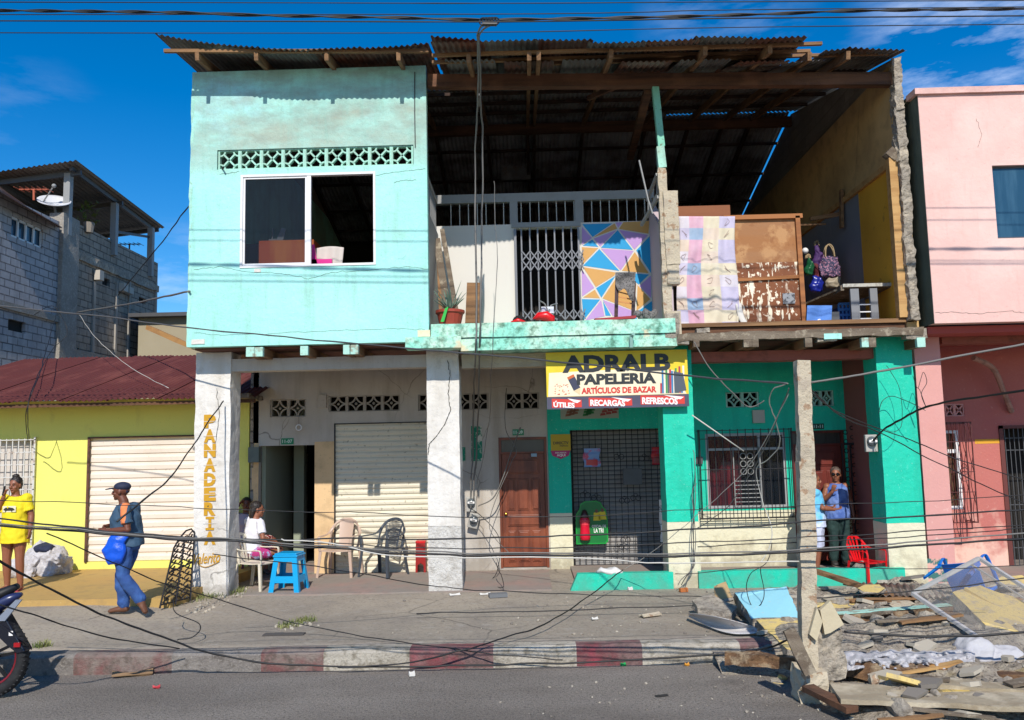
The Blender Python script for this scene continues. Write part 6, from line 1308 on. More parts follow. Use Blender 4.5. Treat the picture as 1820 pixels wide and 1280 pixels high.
mb = MB(); mb.loft([(c.x-.26, c.y, z0+.05), (c.x-.1, c.y, z0+.06), (c.x-.04, c.y, z0+.12)], [(.03,.05), (.03,.06), (.02,.04)], (0,0,1), 10); mb.build('seat', mBLACK, tb, smooth=True)
for dx in (-.3, .26):
    mb = MB(); ring(mb, (c.x+dx, c.y, z0+.07), .075, .028, 16); mb.build('wheel', mBLACK, tb)
mb = MB(); mb.tube(spline([(c.x+.02, c.y-.12, z0+.37), (c.x+.10, c.y-.05, z0+.33), (c.x+.16, c.y, z0+.22), (c.x+.20, c.y+.06, z0+.32), (c.x+.3, c.y+.12, z0+.36)]), .011, 6); mb.build('handlebar', mGREYM, tb)
mb = MB(); mb.box((c.x+.05, c.y+.02, z0+.20), (c.x+.24, c.y+.05, z0+.30)); mb.build('windscreen_panel', M('toy_white', 'd0d4dc', .4), tb)
ch = thing('dining_chair', 'dark wooden dining chair with a red seat and grey cloth over its back', 'chair', (0, YF+.5, zFl)); yc_ = YF+.55
A_, B_ = P(1097, 485, yc_), P(1094, 572, yc_); C_, D_ = P(1127, 500, yc_), P(1124, 572, yc_); mDW = M('dark_varnished_wood', '3a1e18', .4, [('s', 9, .45, .6, '5a2c20', .5)], k=.8)
for a, b in ((A_, B_), (C_, D_)): mb = MB(); mb.bar(a, b+V((0, 0, -.1)), .055, .035, up=(0,1,0)); mb.build('back_post', mDW, ch)
mb = MB()
for t in (.38, .48, .58): mb.bar(A_.lerp(B_, t), C_.lerp(D_, t-.02), .012, .02)
mb.build('back_slats', M('orange_slats', 'c08040', .5), ch)
mb = MB(); q0 = P(1056, 570, yc_-.2); mb.slabgrid(lambda u, v: (q0.x+u*.62, yc_-.38+.42*v, zFl+.0+.06+.03*u+.015*sin(pi*v)), 8, 6, (0, 0, -.04)); mb.build('seat', M('red_seat', 'a01820', .5, k=.8), ch)
mCL = M('speckled_grey_cloth', '8a8684', .95, [('n', 40, .5, .58, '3c3a3a', .8)], (40, .6, .01), k=.7)
mb = MB(); mb.slabgrid(lambda u, v: P(1094+u*36-4*v*u, 484+v*(22+26*u+6*sin(u*9)), yc_-.04-.03*sin(v*6+u*4)-.02*v), 14, 12, (0, .012, 0)); topmesh(mb, 'grey_cloth', mCL, 'speckled grey cloth draped over the wooden chair back on the balcony', 'cloth')
mb = MB(); p_ = P(1148, 560, YF+.3)
for k in range(5): mb.ell(p_+V((.06*(k-2), .03*sin(k*2), .02*cos(k*3)-.0)), (.08, .07, .07-.008*abs(k-2)), Matrix.Rotation(k*.5, 3, 'Y'))
e = voxel(mb, 'cloth_bundle', mCL, None, .01, 1); fold(e, .02, 12); setp(e, 'crumpled speckled grey cloth bundle at the right end of the balcony', 'cloth')
# quilt hanging
mQ = {}
QC = ['e8d4c0', 'e4b4c8', 'a4bcd8', 'e8dcc0', 'd0c8e0', 'e4dce4']
for i, h in enumerate(QC): mQ[i] = M('quilt_%s' % ['peach', 'pink', 'blue', 'straw', 'lilac', 'white'][i], h, .9, [('n', 3, .5, .8, 'ffffff', .25)], (16, .4, .015), k=.78)
qt = thing('quilt', 'pastel patchwork quilt hanging across the broken upper room', 'quilt', (0, YF+.5, zFl))
mb = MB(); yq = YF+.5
qcols = [[5,1,3,4],[4,2,0,3],[0,1,3,4],[5,1,0,4],[4,2,3,3],[0,1,0,5],[5,1,3,4],[0,2,0,4],[4,1,3,3],[5,1,0,4]]
cu_ = [0, .16, .42, .70, 1.0]
def qp(u, v):
    x = 1206+u*(1306-1206)+v*(9*u-2)*1.0+2.5*sin(v*7+u*3); y = 385+v*(593-385)+6*(1-v)*sin(u*3)*0
    return P(x, y, yq-.03*sin(u*11+v*2)*(.3+v)-.015*sin(u*27+v*5)-.05*v+.02*noise.noise(V((u*6, v*9, 1))))
n = 48; m_ = 60
vv = [qp(i/n, j/m_) for j in range(m_+1) for i in range(n+1)]; ff = []; mi = []
for j in range(m_):
    for i in range(n):
        u = (i+.5)/n; v_ = (j+.5)/m_; c_ = sum(u > k for k in cu_[1:-1]); r_ = min(9, int(v_*10)); ff.append((j*(n+1)+i, j*(n+1)+i+1, (j+1)*(n+1)+i+1, (j+1)*(n+1)+i)); mi.append(qcols[r_][c_])
mb.v = vv; mb.f = ff; mb.m = mi
qo = mb.build('patchwork', [mQ[i] for i in range(6)], qt, smooth=True)
so_ = qo.modifiers.new('solid', 'SOLIDIFY'); so_.thickness = .012
mb = MB()
random.seed(3)
for j in range(10):
    for c_ in range(4):
        if random.random() < .55: continue
        u0 = (cu_[c_]+cu_[c_+1])/2; v0 = (j+.5)/10; pts = [qp(min(.98, max(.02, u0+.05*sin(k*2.1+j))), v0+.03*cos(k*1.7+c_))+V((0, -.018, 0)) for k in range(4)]; mb.tube(spline(pts, 4), .0028, 4)
mb.build('stitched_figures', M('stitch_brown', '9a8078', .9), qt)
# plastered board behind + wardrobe panel
mb = MB(); mb.box(P(1206, 412, 13.3), P(1296, 366, 13.35)); topmesh(mb, 'plywood_panel', M('red_plywood', '9a5a30', .7, [('w', 7, .4, .6, '7a4220', .6)], k=.75), 'reddish plywood panel standing behind the top of the quilt', 'panel')
wd = thing('wardrobe', 'wooden wardrobe back with torn plywood and peeling white patches', 'wardrobe', (0, 13.1, zFl)); Yw = 13.05
a, b, c, d = P(1298, 600, Yw), P(1432, 600, Yw), P(1418, 385, Yw), P(1305, 385, Yw)
zb0 = zFl-.05
mPLY = M('torn_plywood', 'a8764c', .75, [('w', 4, .42, .62, '9a6434', .7), ('n', 1.4, .5, .56, 'bf9262', .6), ('n', 5, .56, .6, '8a5830', .6)], (24, .4, .01), k=.8)
mPEEL = M('peeling_plywood', '8a5230', .8, [('s', 16, .57, .60, 'f0e4cc', .95), ('n', 14, .57, .60, 'f0e4cc', .9), ('n', 3, .5, .6, '6b3c22', .6)], (24, .6, .012), k=.8)
def wp(u, v): return V((a.x+(b.x-a.x)*u-(b.x-c.x)*v*u+0, Yw, zb0+(c.z-zb0)*v))
mb = MB(); mb.slabgrid(lambda u, v: wp(u, .58+.42*v), 2, 2, (0, .03, 0)); mb.build('upper_panel', mPLY, wd)
mb = MB(); mb.slabgrid(lambda u, v: wp(u, .40+.18*v)+V((0, .002, 0)), 2, 2, (0, .03, 0)); mb.build('middle_panel', mPEEL, wd)
mb = MB(); mb.slabgrid(lambda u, v: wp(u, .40*v)+V((0, .004, 0)), 2, 2, (0, .03, 0)); mb.build('lower_panel', mPEEL, wd)
mb = MB(); mb.bar(wp(1, 0)+V((-.02, -.03, 0)), wp(1, 1)+V((-.02, -.03, 0)), .07, .05, up=(0,1,0)); mb.bar(wp(-.02, 1.0)+V((0, -.03, 0)), wp(1.05, 1.0)+V((0, -.03, 0)), .05, .07); mb.bar(wp(0, .42)+V((0, -.02, 0)), wp(1, .44)+V((0, -.02, 0)), .03, .05); mb.build('frame', M('orange_timber', 'b0703c', .75, [('w', 8, .45, .6, '7a4824', .6)], k=.8), wd)
mb = MB(); mb.box((a.x, Yw+.03, zb0), (b.x-.05, Yw+.5, c.z-.02)); mb.build('cabinet_body', mWOODD, wd)
random.seed(9); mb = MB()
for k in range(26):
    u, v_ = random.uniform(.05, .9), random.uniform(.05, .55); w_, h_ = random.uniform(.008, .03), random.uniform(.02, .09)
    o0 = wp(u, v_)+V((0, -.003-.0004*k, 0)); pts = [o0+V((w_*cos(t)*(1+.5*noise.noise(V((k, t, 0)))), 0, h_*sin(t)*(1+.6*noise.noise(V((k, t*2, 3)))))) for t in [2*pi*i/9 for i in range(9)]]; mb.add(pts, [tuple(range(9))])
mb.build('peeling_paint', M('peel_cream', 'efe2c8', .8, k=.85), wd)
mb = MB(); mb.box(P(1392, 540, Yw-.02), P(1412, 521, Yw-.012)); mb.build('sticker', M('photo_sticker', '8a8c90', .5, [('n', 14, .5, .55, '2a2a30', .9)]), wd)
mb = MB(); mb.loft(spline([P(1312, 540, 12.95), P(1318, 565, 12.9), P(1334, 592, 12.85)]), [(.05, .02)]*13, (1, 0, 0), 8); topmesh(mb, 'rolled_cloth', M('white_roll', 'd8d4cc', .8, k=.85), 'white rolled cloth drooping between the quilt and the wardrobe', 'cloth', smooth=True)
# bags
def bag(label, x0, y0, x1, y1, Y, mt, handle=None, kind='hanging_bag', pinch=.7):
    t_ = thing(kind, label, 'bag', P((x0+x1)/2, y1, Y), 0, 'bags hanging on the inner wall', local=True); w_ = abs(P(x1, y0, Y).x-P(x0, y0, Y).x)/2; h_ = P(x0, y0, Y).z-P(x0, y1, Y).z
    mb = MB(); mb.loft([(0, 0, 0), (0, 0, h_*.08), (0, 0, h_*.5), (0, 0, h_*.9), (0, 0, h_)], [(w_*.8, .03), (w_, .07), (w_*.95, .08), (w_*pinch, .05), (w_*pinch*.95, .02)], (1, 0, 0), 14); o_ = voxel(mb, 'bag_body', mt, t_, .012, 1); fold(o_, .05, 6); fold(o_, .022, 15)
    if handle:
        mb = MB()
        for dy in (-.03, .03): mb.tube(spline([(-w_*.4, dy, h_*.95), (-w_*.3, dy, h_+handle*.7), (0, dy, h_+handle), (w_*.3, dy, h_+handle*.7), (w_*.4, dy, h_*.95)]), .012, 6)
        mb.build('handle', M('tan_strap', 'a08a68', .7), t_)
Yg = 14.6
bag('woven blue and pink shopping bag with tan handles on the inner wall', 1456, 455, 1497, 494, Yg, M('woven_blue', '252c4c', .8, [('n', 40, .5, .55, 'a87890', .8)], (40, .5, .01)), .2)
bag('cream shoulder bag hanging below the woven bag', 1467, 492, 1496, 512, Yg-.1, M('cream_leather', '988c78', .5), None)
bag('glossy blue bag hanging lowest beside the wardrobe', 1440, 490, 1463, 520, Yg, M('blue_vinyl', '1c2888', .3), None)
bag('green plastic bag hanging just right of the wardrobe', 1430, 458, 1446, 490, Yg, M('green_plastic_film', '1c5636', .3), .05, pinch=.4)
bag('purple cloth bag hanging behind the woven bag', 1445, 435, 1462, 475, Yg+.15, M('purple_cloth', '40205a', .7), .06, pinch=.5)
bag('wine red cloth hanging under the purple bag', 1446, 468, 1458, 505, Yg+.1, M('wine_cloth', '5a1a24', .8), None, kind='hanging_cloth')
mb = MB(); mb.ell(P(1431, 446, Yg-.2), (.055, .06, .055)); topmesh(mb, 'sun_hat', mWHM, 'round white cap on a hook at the wardrobe edge', 'cap', smooth=True)
js = thing('blue_jersey', 'light blue jersey numbered 3 draped over a dark crate', 'jersey', (0, 13.0, zFl)); Yj = 12.95
mb = MB(); mb.slabgrid(lambda u, v: P(1435+u*44-2*v, 543+v*(42+ (4 if u > .5 else -2)), Yj-.02*sin(u*7+v*3)), 12, 10, (0, .02, 0)); jo = mb.build('shirt_cloth', M('jersey_blue', '5c8cd8', .8, [('n', 3, .5, .8, '86aae8', .4)], (20, .4, .012), k=.85), js)
mb = MB(); q = rect(1453, 567, 1459, 575, Yj-.045); mb.text('3', q[1], q[2], q[0], q[3], Yj-.045, off=.02); mb.build('shirt_number', mWT, js)
mb = MB(); mb.box(P(1437, 598, Yj+.02), P(1478, 560, Yj+.35)); topmesh(mb, 'dark_crate', mDKM, 'dark crate under the blue jersey on the room floor', 'crate')
tb = thing('overturned_table', 'grey wooden table frame with slatted side and pale top in the broken room', 'table', (0, 13.2, zFl)); Yt = 13.0
q = rect(1500, 518, 1580, 600, Yt); mGW = M('grey_table_paint', '8c8e92', .7, [('n', 3, .5, .7, '74767a', .5)], k=.75)
zt_ = pz(1540, 510, Yt)
for (x0, x1) in ((1514, 1529), (1549, 1562)): mb = MB(); mb.box((px(x0, 560, Yt), Yt, zFl-.06), (px(x1, 560, Yt), Yt+.05, zt_-.02)); mb.build('leg', mGW, tb)
for y_ in (541, 554, 566): mb = MB(); z_ = pz(1540, y_, Yt); mb.box((px(1529, 560, Yt), Yt+.01, z_-.008), (px(1549, 560, Yt), Yt+.03, z_+.008)); mb.build('rung', mWHM, tb)
mb = MB(); mb.box((px(1529, 560, Yt), Yt+.12, zFl-.05), (px(1549, 560, Yt), Yt+.14, pz(1540, 566, Yt))); mb.build('side_panel', mGREYB, tb)
mb = MB(); x0, x1 = px(1497, 509, Yt), px(1584, 509, Yt); mb.box((x0, Yt-.03, zt_), (x1, Yt+.06, zt_+.05)); mb.build('top_edge', M('pale_edge', 'c8c4b8', .7, [('n', 20, .5, .6, '8a8478', .6)], k=.8), tb)
mb = MB(); mb.bar(P(1497, 512, Yt), P(1461, 534, 13.0+.9), .05, .08); mb.bar((x1-.02, Yt, zt_+.02), (x1+.0, Yt+1.0, zt_-.0), .05, .08); mb.slabgrid(lambda u, v: (x0+(x1-x0)*u-.30*v, Yt+.05+.9*v, zt_+.02-.10*v), 2, 2, (0, 0, -.03)); mb.build('table_top', mGREYT, tb)
for i, (x_, y_, r_, mt, nm, lb_) in enumerate(((1500, 588, .07, mWHM, 'crumpled_paper', 'white crumpled paper on the broken floor edge'), (1524, 588, .05, mRDP, 'red_rag', 'small red rag on the broken floor edge'), (1548, 588, .06, mCREAM, 'crumpled_sack', 'cream scrap of cloth on the broken floor edge beside the table'))):
    mb = MB(); mb.rock(P(x_, y_+3, YF+.12), r_, i+3, flat=.6); topmesh(mb, nm, mt, lb_, 'scrap', smooth=True)
cr = thing('blue_crate', 'blue lattice plastic crate behind the grey table', 'crate', (0, 13.6, zFl)); q = rect(1492, 540, 1512, 590, 13.6)
mb = MB()
for k in range(6): z_ = q[2]+(q[3]-q[2])*k/5; mb.box((q[0], 13.6, z_-.02), (q[1], 13.62, z_+.02))
for k in range(4): x_ = q[0]+(q[1]-q[0])*k/3; mb.box((x_-.015, 13.603, q[2]), (x_+.015, 13.625, q[3]))
mb.build('crate_front', mBLP, cr); mb = MB(); mb.box((q[0], 13.64, q[2]), (q[1], 13.9, q[3]-.05)); mb.build('crate_body', M('deep_blue_plastic', '1c3c90', .5), cr)
# left room: orange cabinet with a clear chair, pink chair with a cloth
cb = thing('orange_cabinet', 'orange wooden cabinet behind the left window pane', 'cabinet', (0, 13.4, zU)); q = rect(460, 427, 552, 474, 13.2)
mb = MB(); mb.box((q[0], 13.2, zU+.12), (q[1]+.05, 13.7, q[3])); mb.build('cabinet_body', M('orange_veneer', 'd0602c', .6, [('s', 3, .45, .6, 'e09040', .6)], k=.85), cb)
mb = MB(); mb.box((q[0]-.3, 13.3, zU+.12), (q[0]-.01, 13.7, q[3]-.02)); mb.build('cabinet_side', M('wine_veneer', '5c2c2c', .6), cb)
t_ = thing('clear_chair_stack', 'small translucent chair upturned on the orange cabinet', 'chair', (0, 13.4, q[3])); mb = MB()
mb.prism([P(491, 428, 13.3), P(500, 405, 13.3), P(508, 407, 13.3), P(503, 428, 13.3)], (0, .02, 0)); mb.bar(P(478, 427, 13.3), P(503, 426, 13.3), .03, .03); mb.bar(P(484, 427, 13.3), P(485, 406, 13.3), .015, .02); mb.build('chair_shell', M('smoke_plastic', '8a9094', .3, k=.8), t_)
pc = thing('pink_chair', 'pink plastic chair back behind the open half of the window', 'chair', (0, 12.9, zU)); Yc2 = YF+.35
mb = MB(); mb.prism([P(552, 476, Yc2), P(553, 436, Yc2), P(558, 434, Yc2), P(565, 476, Yc2)], (0, .04, 0)); mb.build('backrest', M('hot_pink_plastic', 'e0208c', .4, k=.85), pc)
mb = MB(); mb.box(P(552, 490, Yc2), P(600, 470, Yc2+.4)); mb.build('seat', M('hot_pink_plastic', 'e0208c'), pc)
mb = MB(); mb.slabgrid(lambda u, v: P(561+u*(50-4*v), 440+v*40-3*sin(u*pi)+6*(1-v)*(1-u)*.3, Yc2+.05+.25*(1-v)*(0.3)-.02*sin(u*12)), 16, 10, (0, .02, 0)); topmesh(mb, 'white_cloth', M('off_white_cloth', 'cfc4bc', .9, k=.85), 'off white cloth over a chair back in the window', 'cloth', smooth=True)
# ================================================================ LEFT SIDE THINGS
def sack(label, c, rx, ry, rz, seed, dark=False):
    t_ = thing('woven_sack', label, 'sack', c, 0, 'white sacks against the yellow wall', local=True)
    mb = MB(); mb.loft([(0,0,0),(0,0,rz*.15),(.02,0,rz*.5),(-.02,0,rz*.8),(0,0,rz)], [(rx*.8,ry*.8),(rx,ry),(rx*.95,ry),(rx*.7,ry*.7),(rx*.35,ry*.3)], (1,0,0), 24)
    o_ = voxel(mb, 'sack_body', M('white_woven_plastic', 'cac6c8', .6, [('n', 3, .5, .7, '9a9698', .6), ('n', 20, .5, .7, 'e8e4e4', .4)], (30, .6, .02), k=.8), t_, .015, 2); fold(o_, .09, 3.5); fold(o_, .04, 9); fold(o_, .02, 20)
    if dark:
        mb = MB(); mb.ell((0.02, -ry*.3, rz*.86), (rx*.42, ry*.6, rz*.16)); o_ = voxel(mb, 'dark_clothes', M('navy_cloth', '232a48', .8, k=.8), t_, .012, 1); fold(o_, .03, 8)
q = G(115, 1012, .15); sack('large white sack stuffed with dark clothes on the tiled step', (q.x, 14.55, .15), .40, .28, .52, 1, True)
q = G(70, 1018, .15); sack('smaller slumped white sack beside the larger sack', (q.x, 14.35, .15), .30, .24, .38, 2)
# iron grille leaning on the column
ig = thing('iron_grille', 'scrolled black iron grille leaning against the bakery column', 'grille', (0, 12.3, 0)); A0, A1 = P(284, 1084, 11.75), P(338, 1066, 12.3); B0, B1 = P(312, 962, 12.5), P(347, 935, 12.85)
A0.z = .05; A1.z = .05
mb = MB()
def gp(u, v): return A0.lerp(A1, u).lerp(B0.lerp(B1, u), v)
for u in (0, .5, 1): mb.tube([gp(u, 0), gp(u, .9)], .014, 5)
mb.tube([gp(0, .9), gp(.2, 1.0), gp(.5, 1.04), gp(.8, 1.0), gp(1, .9)], .014, 5)
for v_ in (0.04, .5): mb.tube([gp(0, v_), gp(1, v_)], .012, 5)
for k in range(11):
    for u0 in (.18, .5, .82):
        c_ = (u0, .06+k*.085); mb.tube([gp(c_[0]+.17*cos(t)*(1-t/9), c_[1]+.05*sin(t)*(1-t/9)) for t in [i*.7 for i in range(10)]], .012, 4)
mb.build('scrollwork', mIRON, ig)
mb = MB(); mb.rbar(P(262, 582, 12.9), P(345, 618, 12.7), .07, .07, .2, .008, seed=2); topmesh(mb, 'bamboo_pole', M('bamboo', 'b5854a', .6, [('y', 3, .5, .6, '7a5028', .5)], k=.75), 'brown bamboo pole sticking out under the mint wall corner', 'pole')
# satellite dish, antenna, plant on the terrace
sd_ = thing('satellite_dish', 'white satellite dish on the grey building terrace', 'dish', P(96, 375, 23)); c = P(96, 364, 23)
mb = MB(); ax = V((.25, -.5, .83)).normalized(); s1 = ax.cross(V((0,0,1))).normalized(); s2 = ax.cross(s1)
mb.grid(lambda u, v: c+(s1*cos(u*2*pi)+s2*sin(u*2*pi))*(.02+.42*v)+ax*(.12*v*v), 24, 6); mb.build('reflector', M('dish_white', 'd8d8dc', .5, k=.85), sd_, smooth=True).modifiers.new('s', 'SOLIDIFY').thickness = .02
mb = MB(); mb.tube([c+s1*.3, c+ax*.55], .02, 6); mb.ell(c+ax*.55, (.06, .06, .06)); mb.tube([c, c+V((.05, .1, -.45))], .035, 6); mb.build('feed_arm', mGREYM, sd_)
def antenna(label, x0, y0, x1, yb_, Y, mt):
    t_ = thing('aerial', label, 'antenna', P((x0+x1)/2, yb_, Y)); mb = MB(); xm_ = (x0+x1)/2; mb.tube([P(xm_, y0, Y), P(xm_, yb_, Y)], .03, 6); mb.build('mast', mt, t_); mb = MB(); mb.tube([P(x0, y0, Y), P(x1, y0, Y)], .02, 6)
    for k in range(6): p_ = P(x0+(x1-x0)*k/5, y0, Y); mb.tube([p_+V((0, -.25, 0)), p_+V((0, .25, 0))], .01, 4)
    mb.build('boom', mt, t_)
antenna('rust red television aerial on the terrace beside the dish', 34, 337, 86, 356, 22.5, M('rust_mast', 'b05a40', .7)); antenna('thin grey television aerial at the far end of the grey building', 210, 434, 250, 446, 29, mDKM)
tp = thing('terrace_plant', 'small potted plant on the grey building terrace wall', 'plant', P(158, 405, 24.5)); random.seed(2); c = P(158, 402, 24.3)
mb = MB(); mb.loft([c+V((0,0,-.2)), c+V((0,0,.1))], [.12, .16], (1,0,0), 10); mb.build('pot', M('dull_pot', '8a8074', .8), tp)
mb = MB()
for k in range(60):
    a = random.random()*6.3; h_ = random.random(); p_ = c+V((.35*cos(a)*h_, .3*sin(a)*h_, .1+.65*random.random())); d1 = V((random.uniform(-1,1), random.uniform(-1,1), random.uniform(-1,1))).normalized()*.10; d2 = d1.cross(V((0,0,1)))*.5; mb.add([p_-d1, p_+d2, p_+d1, p_-d2], [(0,1,2,3)])
mb.build('leaves', M('plant_green', '7a8c3c', .7, k=.5), tp)
# ================================================================ MOTORBIKE
bk = thing('motorbike', 'black motorbike with red rimmed rear wheel parked at the kerb', 'motorbike', (0, 8.45, -.2)); Ym = 8.45
wc = P(-20, 1168, Ym); zr_ = -.2; R_ = wc.z-zr_; mPL = M('glossy_black_plastic', '1c1e28', .25, k=.9)
def wheel(c, nm='wheel'):
    mb = MB(); n = 40
    pts = [V((c.x+(R_-.055)*cos(2*pi*i/n), c.y, c.z+(R_-.055)*sin(2*pi*i/n))) for i in range(n+1)]; mb.loft(pts, [(.058, .055)]*(n+1), (0, 1, 0), 12, cap=False)
    for i in range(n*2):
        a = pi*i/n
        for s_ in (-1, 1): mb.box
    o_ = mb.build('wheel', M('tyre_rubber', '1c1c1e', .8, [('n', 9, .5, .7, '383634', .5)], (60, .6, .01)), bk, smooth=True)
    mb = MB()
    for i in range(48):
        a = 2*pi*i/48; r0 = R_-.004; p_ = V((c.x+r0*cos(a), c.y, c.z+r0*sin(a)))
        for s_ in (-1, 1): q_ = V((c.x+(r0-.008)*cos(a+.06), c.y+s_*.045, c.z+(r0-.008)*sin(a+.06))); mb.bar(p_, q_, .018, .012)
    mb.build('tread', M('tyre_rubber', '1c1c1e'), o_)
    mb = MB(); ring(mb, (c.x, c.y, c.z), R_-.115, .016, 32); mb.build('rim', M('red_rim', '7c1420', .35, k=.85), o_)
    mb = MB()
    for i in range(5):
        a = 2*pi*i/5+.3
        for d_ in (-.16, .16): mb.bar((c.x+.04*cos(a+d_*2), c.y, c.z+.04*sin(a+d_*2)), (c.x+(R_-.12)*cos(a+d_), c.y, c.z+(R_-.12)*sin(a+d_)), .03, .02, up=(0,1,0))
    mb.loft([(c.x, c.y-.07, c.z), (c.x, c.y+.07, c.z)], [.05, .05], (1,0,0), 14); mb.build('spokes', M('black_alloy', '26262a', .4, metal=.5), o_)
    mb = MB(); ring(mb, (c.x, c.y-.05, c.z), .11, .008, 24); mb.build('brake_disc', mGREYM, o_)
wheel(wc); wheel(wc+V((-1.28, 0, 0)))
T_ = lambda x, z, y=0: V((wc.x+x, Ym+y, wc.z+z))
mb = MB(); mb.slabgrid(lambda u, v: T_(.02+.30*u+.06*u*u, .46-.26*u-.30*u*u*v*.0-.12*u*v-.02, (v-.5)*.16), 10, 6, (0, 0, -.02)); mb.build('mudguard', mPL, bk)
mb = MB(); mb.prism([T_(.05, .44, -.07), T_(.17, .42, -.07), T_(.40, .06, -.07), T_(.32, .04, -.07), T_(.22, .12, -.07), T_(.02, .30, -.07)], (0, .14, 0)); mb.build('tail_fender', mPL, bk, bevel=.01)
mb = MB(); mb.loft([T_(-.55, .50), T_(-.2, .52), T_(.1, .60), T_(.26, .68)], [(.10, .06), (.13, .06), (.11, .06), (.04, .03)], (0, 1, 0), 14); mb.build('seat', M('seat_vinyl', '17171a', .6), bk, smooth=True)
mb = MB(); mb.loft([T_(-.3, .40), T_(0, .46), T_(.2, .56), T_(.30, .60)], [(.10, .07), (.12, .08), (.08, .06), (.03, .02)], (0, 1, 0), 12); mb.build('tail_cowl', M('dark_blue_panel', '28325c', .3, k=.85), bk, smooth=True)
mb = MB(); mb.prism([T_(.10, .36, -.09), T_(.30, .56, -.09), T_(.36, .56, -.09), T_(.20, .36, -.09)], (0, .02, 0)); mb.build('tail_panel', M('silver_panel', '8a92a0', .3, k=.8), bk)
mb = MB(); mb.rough((-.03, -.01, -.02), (.03, .01, .02), .03, .001, c=T_(.33, .13, -.085)); mb.build('rear_reflector', M('reflector_red', 'a81820', .3, k=.85), bk)
mb = MB(); mb.box(T_(.235, .26, -.074), T_(.275, .215, -.071)); mb.build('sticker', mWT, bk)
mb = MB(); mb.loft([T_(-.65, .40), T_(-.85, .58), T_(-1.02, .56), T_(-1.1, .45)], [(.08,.07), (.15,.12), (.14,.12), (.06,.06)], (0,1,0), 14); mb.build('fuel_tank', M('dark_blue_panel', '28325c'), bk, smooth=True)
mb = MB(); mb.rough((-.20, -.14, -.18), (.20, .14, .14), .1, .01, c=T_(-.68, .08)); mb.build('engine', mDKM, bk)
mb = MB(); mb.tube([T_(-1.28, 0, -.09), T_(-1.10, .62, -.09)], .022, 8); mb.tube([T_(-1.28, 0, .09), T_(-1.10, .62, .09)], .022, 8); mb.build('fork', mGREYM, bk)
mb = MB(); mb.tube([T_(-.95, .72, -.35), T_(-1.05, .66, -.15), T_(-1.05, .66, .15), T_(-.95, .72, .35)], .014, 8); mb.build('handlebar', mBLACK, bk)
mb = MB(); mb.bar(T_(0, 0, .1), T_(-.5, .08, .1), .03, .05); mb.bar(T_(0, 0, -.1), T_(-.5, .08, -.1), .03, .05); mb.tube([T_(-.4, -.05, -.12), T_(.05, .05, -.13), T_(.12, .1, -.13)], .04, 10); mb.build('swing_arm', mDKM, bk)
mb = MB(); mb.ell(T_(-1.20, .62), (.07, .09, .09)); mb.build('headlight', mGLASS, bk, smooth=True)
# ================================================================ CABLES
GSN = 'overhead cables across the sky'
def cable(label, pts, r=.008, mt=None, name='cable', group='fallen and hanging cables', k=8, twist=0):
    W_ = spline([P(*p) for p in pts], k); mb = MB()
    if group != GSN: W_ = [W_[0]]+[p+noise.noise_vector(p*1.9)*.016+noise.noise_vector(p*6)*.007 for p in W_[1:-1]]+[W_[-1]]
    mb.tube(W_, [r*(1+.25*noise.noise(p*5)) for p in W_], 6)
    if twist:
        for s_ in range(2):
            L_ = 0; pp = []
            fine = []
            for a, b in zip(W_[:-1], W_[1:]):
                n_ = max(1, int((b-a).length/.06))
                for i in range(n_): fine.append(a.lerp(b, i/n_))
            for i, p in enumerate(fine): an = i*.35+s_*pi; pp.append(p+V((0, cos(an), sin(an)))*r*1.25)
            mb.tube(pp, r*.8, 5)
    return mb.build(name, mt or mBLACK, None, label, 'cable', group, smooth=True)
GS = 'overhead cables across the sky'
cable('topmost thin overhead wire against the sky', [(-700,2,9.3),(455,5,9.3),(910,6,9.3),(1365,3,9.3),(2500,-2,9.3)], .006, group=GS)
cable('thick twisted overhead cable carrying the drop clamp', [(-700,12,9.5),(225,21,9.5),(455,27,9.5),(700,31.5,9.5),(860,35,9.5),(1110,31.5,9.5),(1365,25,9.5),(1600,18,9.5),(2500,10,9.5)], .011, group=GS, twist=1)
cable('thin overhead wire that crosses the twisted cable', [(-700,26,9.8),(455,26,9.8),(910,25,9.8),(1135,22,9.8),(1365,17,9.8),(2500,6,9.8)], .006, group=GS)
cable('overhead wire running just under the twisted cable', [(-700,36,9.4),(455,38,9.4),(860,39,9.4),(1100,36,9.4),(1365,32,9.4),(2500,23,9.4)], .008, group=GS)
cable('lowest overhead wire grazing the roof edge', [(-700,57,10.1),(450,59,10.1),(910,57,10.1),(1365,48,10.1),(2500,37,10.1)], .006, group=GS)
# clamp and drop lines
cl = thing('cable_clamp', 'black ring shaped cable clamp hanging from the twisted cable', 'clamp', P(868, 38, 9.45), 0, None, local=True)
mb = MB()
for k in range(5): ring(mb, (-.06+.035*k, .0, .0), .045, .010, 12)
mb.build('clamp_rings', mBLACK, cl); mb = MB(); mb.rough((-.07, -.03, -.05), (.10, .03, -.015), .03, .006); mb.build('clamp_body', mDKM, cl)
cable('grey drop cable from the clamp, left strand of the pair', [(858,44,9.45),(849,60,9.9),(850,110,10.6),(849,180,11.4),(846,250,12.0),(845,340,12.3),(847,560,12.3),(845,620,12.3),(842,720,14.4),(838,850,14.85),(836,905,14.9)], .013, mCABG)
cable('grey drop cable from the clamp, right strand of the pair', [(872,44,9.45),(852,62,9.9),(853,110,10.6),(854,180,11.4),(858,250,12.0),(857,400,12.3),(853,600,12.3),(850,740,14.5),(846,800,14.8),(842,890,14.9)], .013, mCABG)
mb = MB(); mb.loft([P(851, 168, 11.3), P(852, 178, 11.4), P(852, 188, 11.5)], [.02, .03, .02], None, 8); topmesh(mb, 'cable_tie', mCABG, 'lumpy grey splice on the pair of drop cables', 'splice')
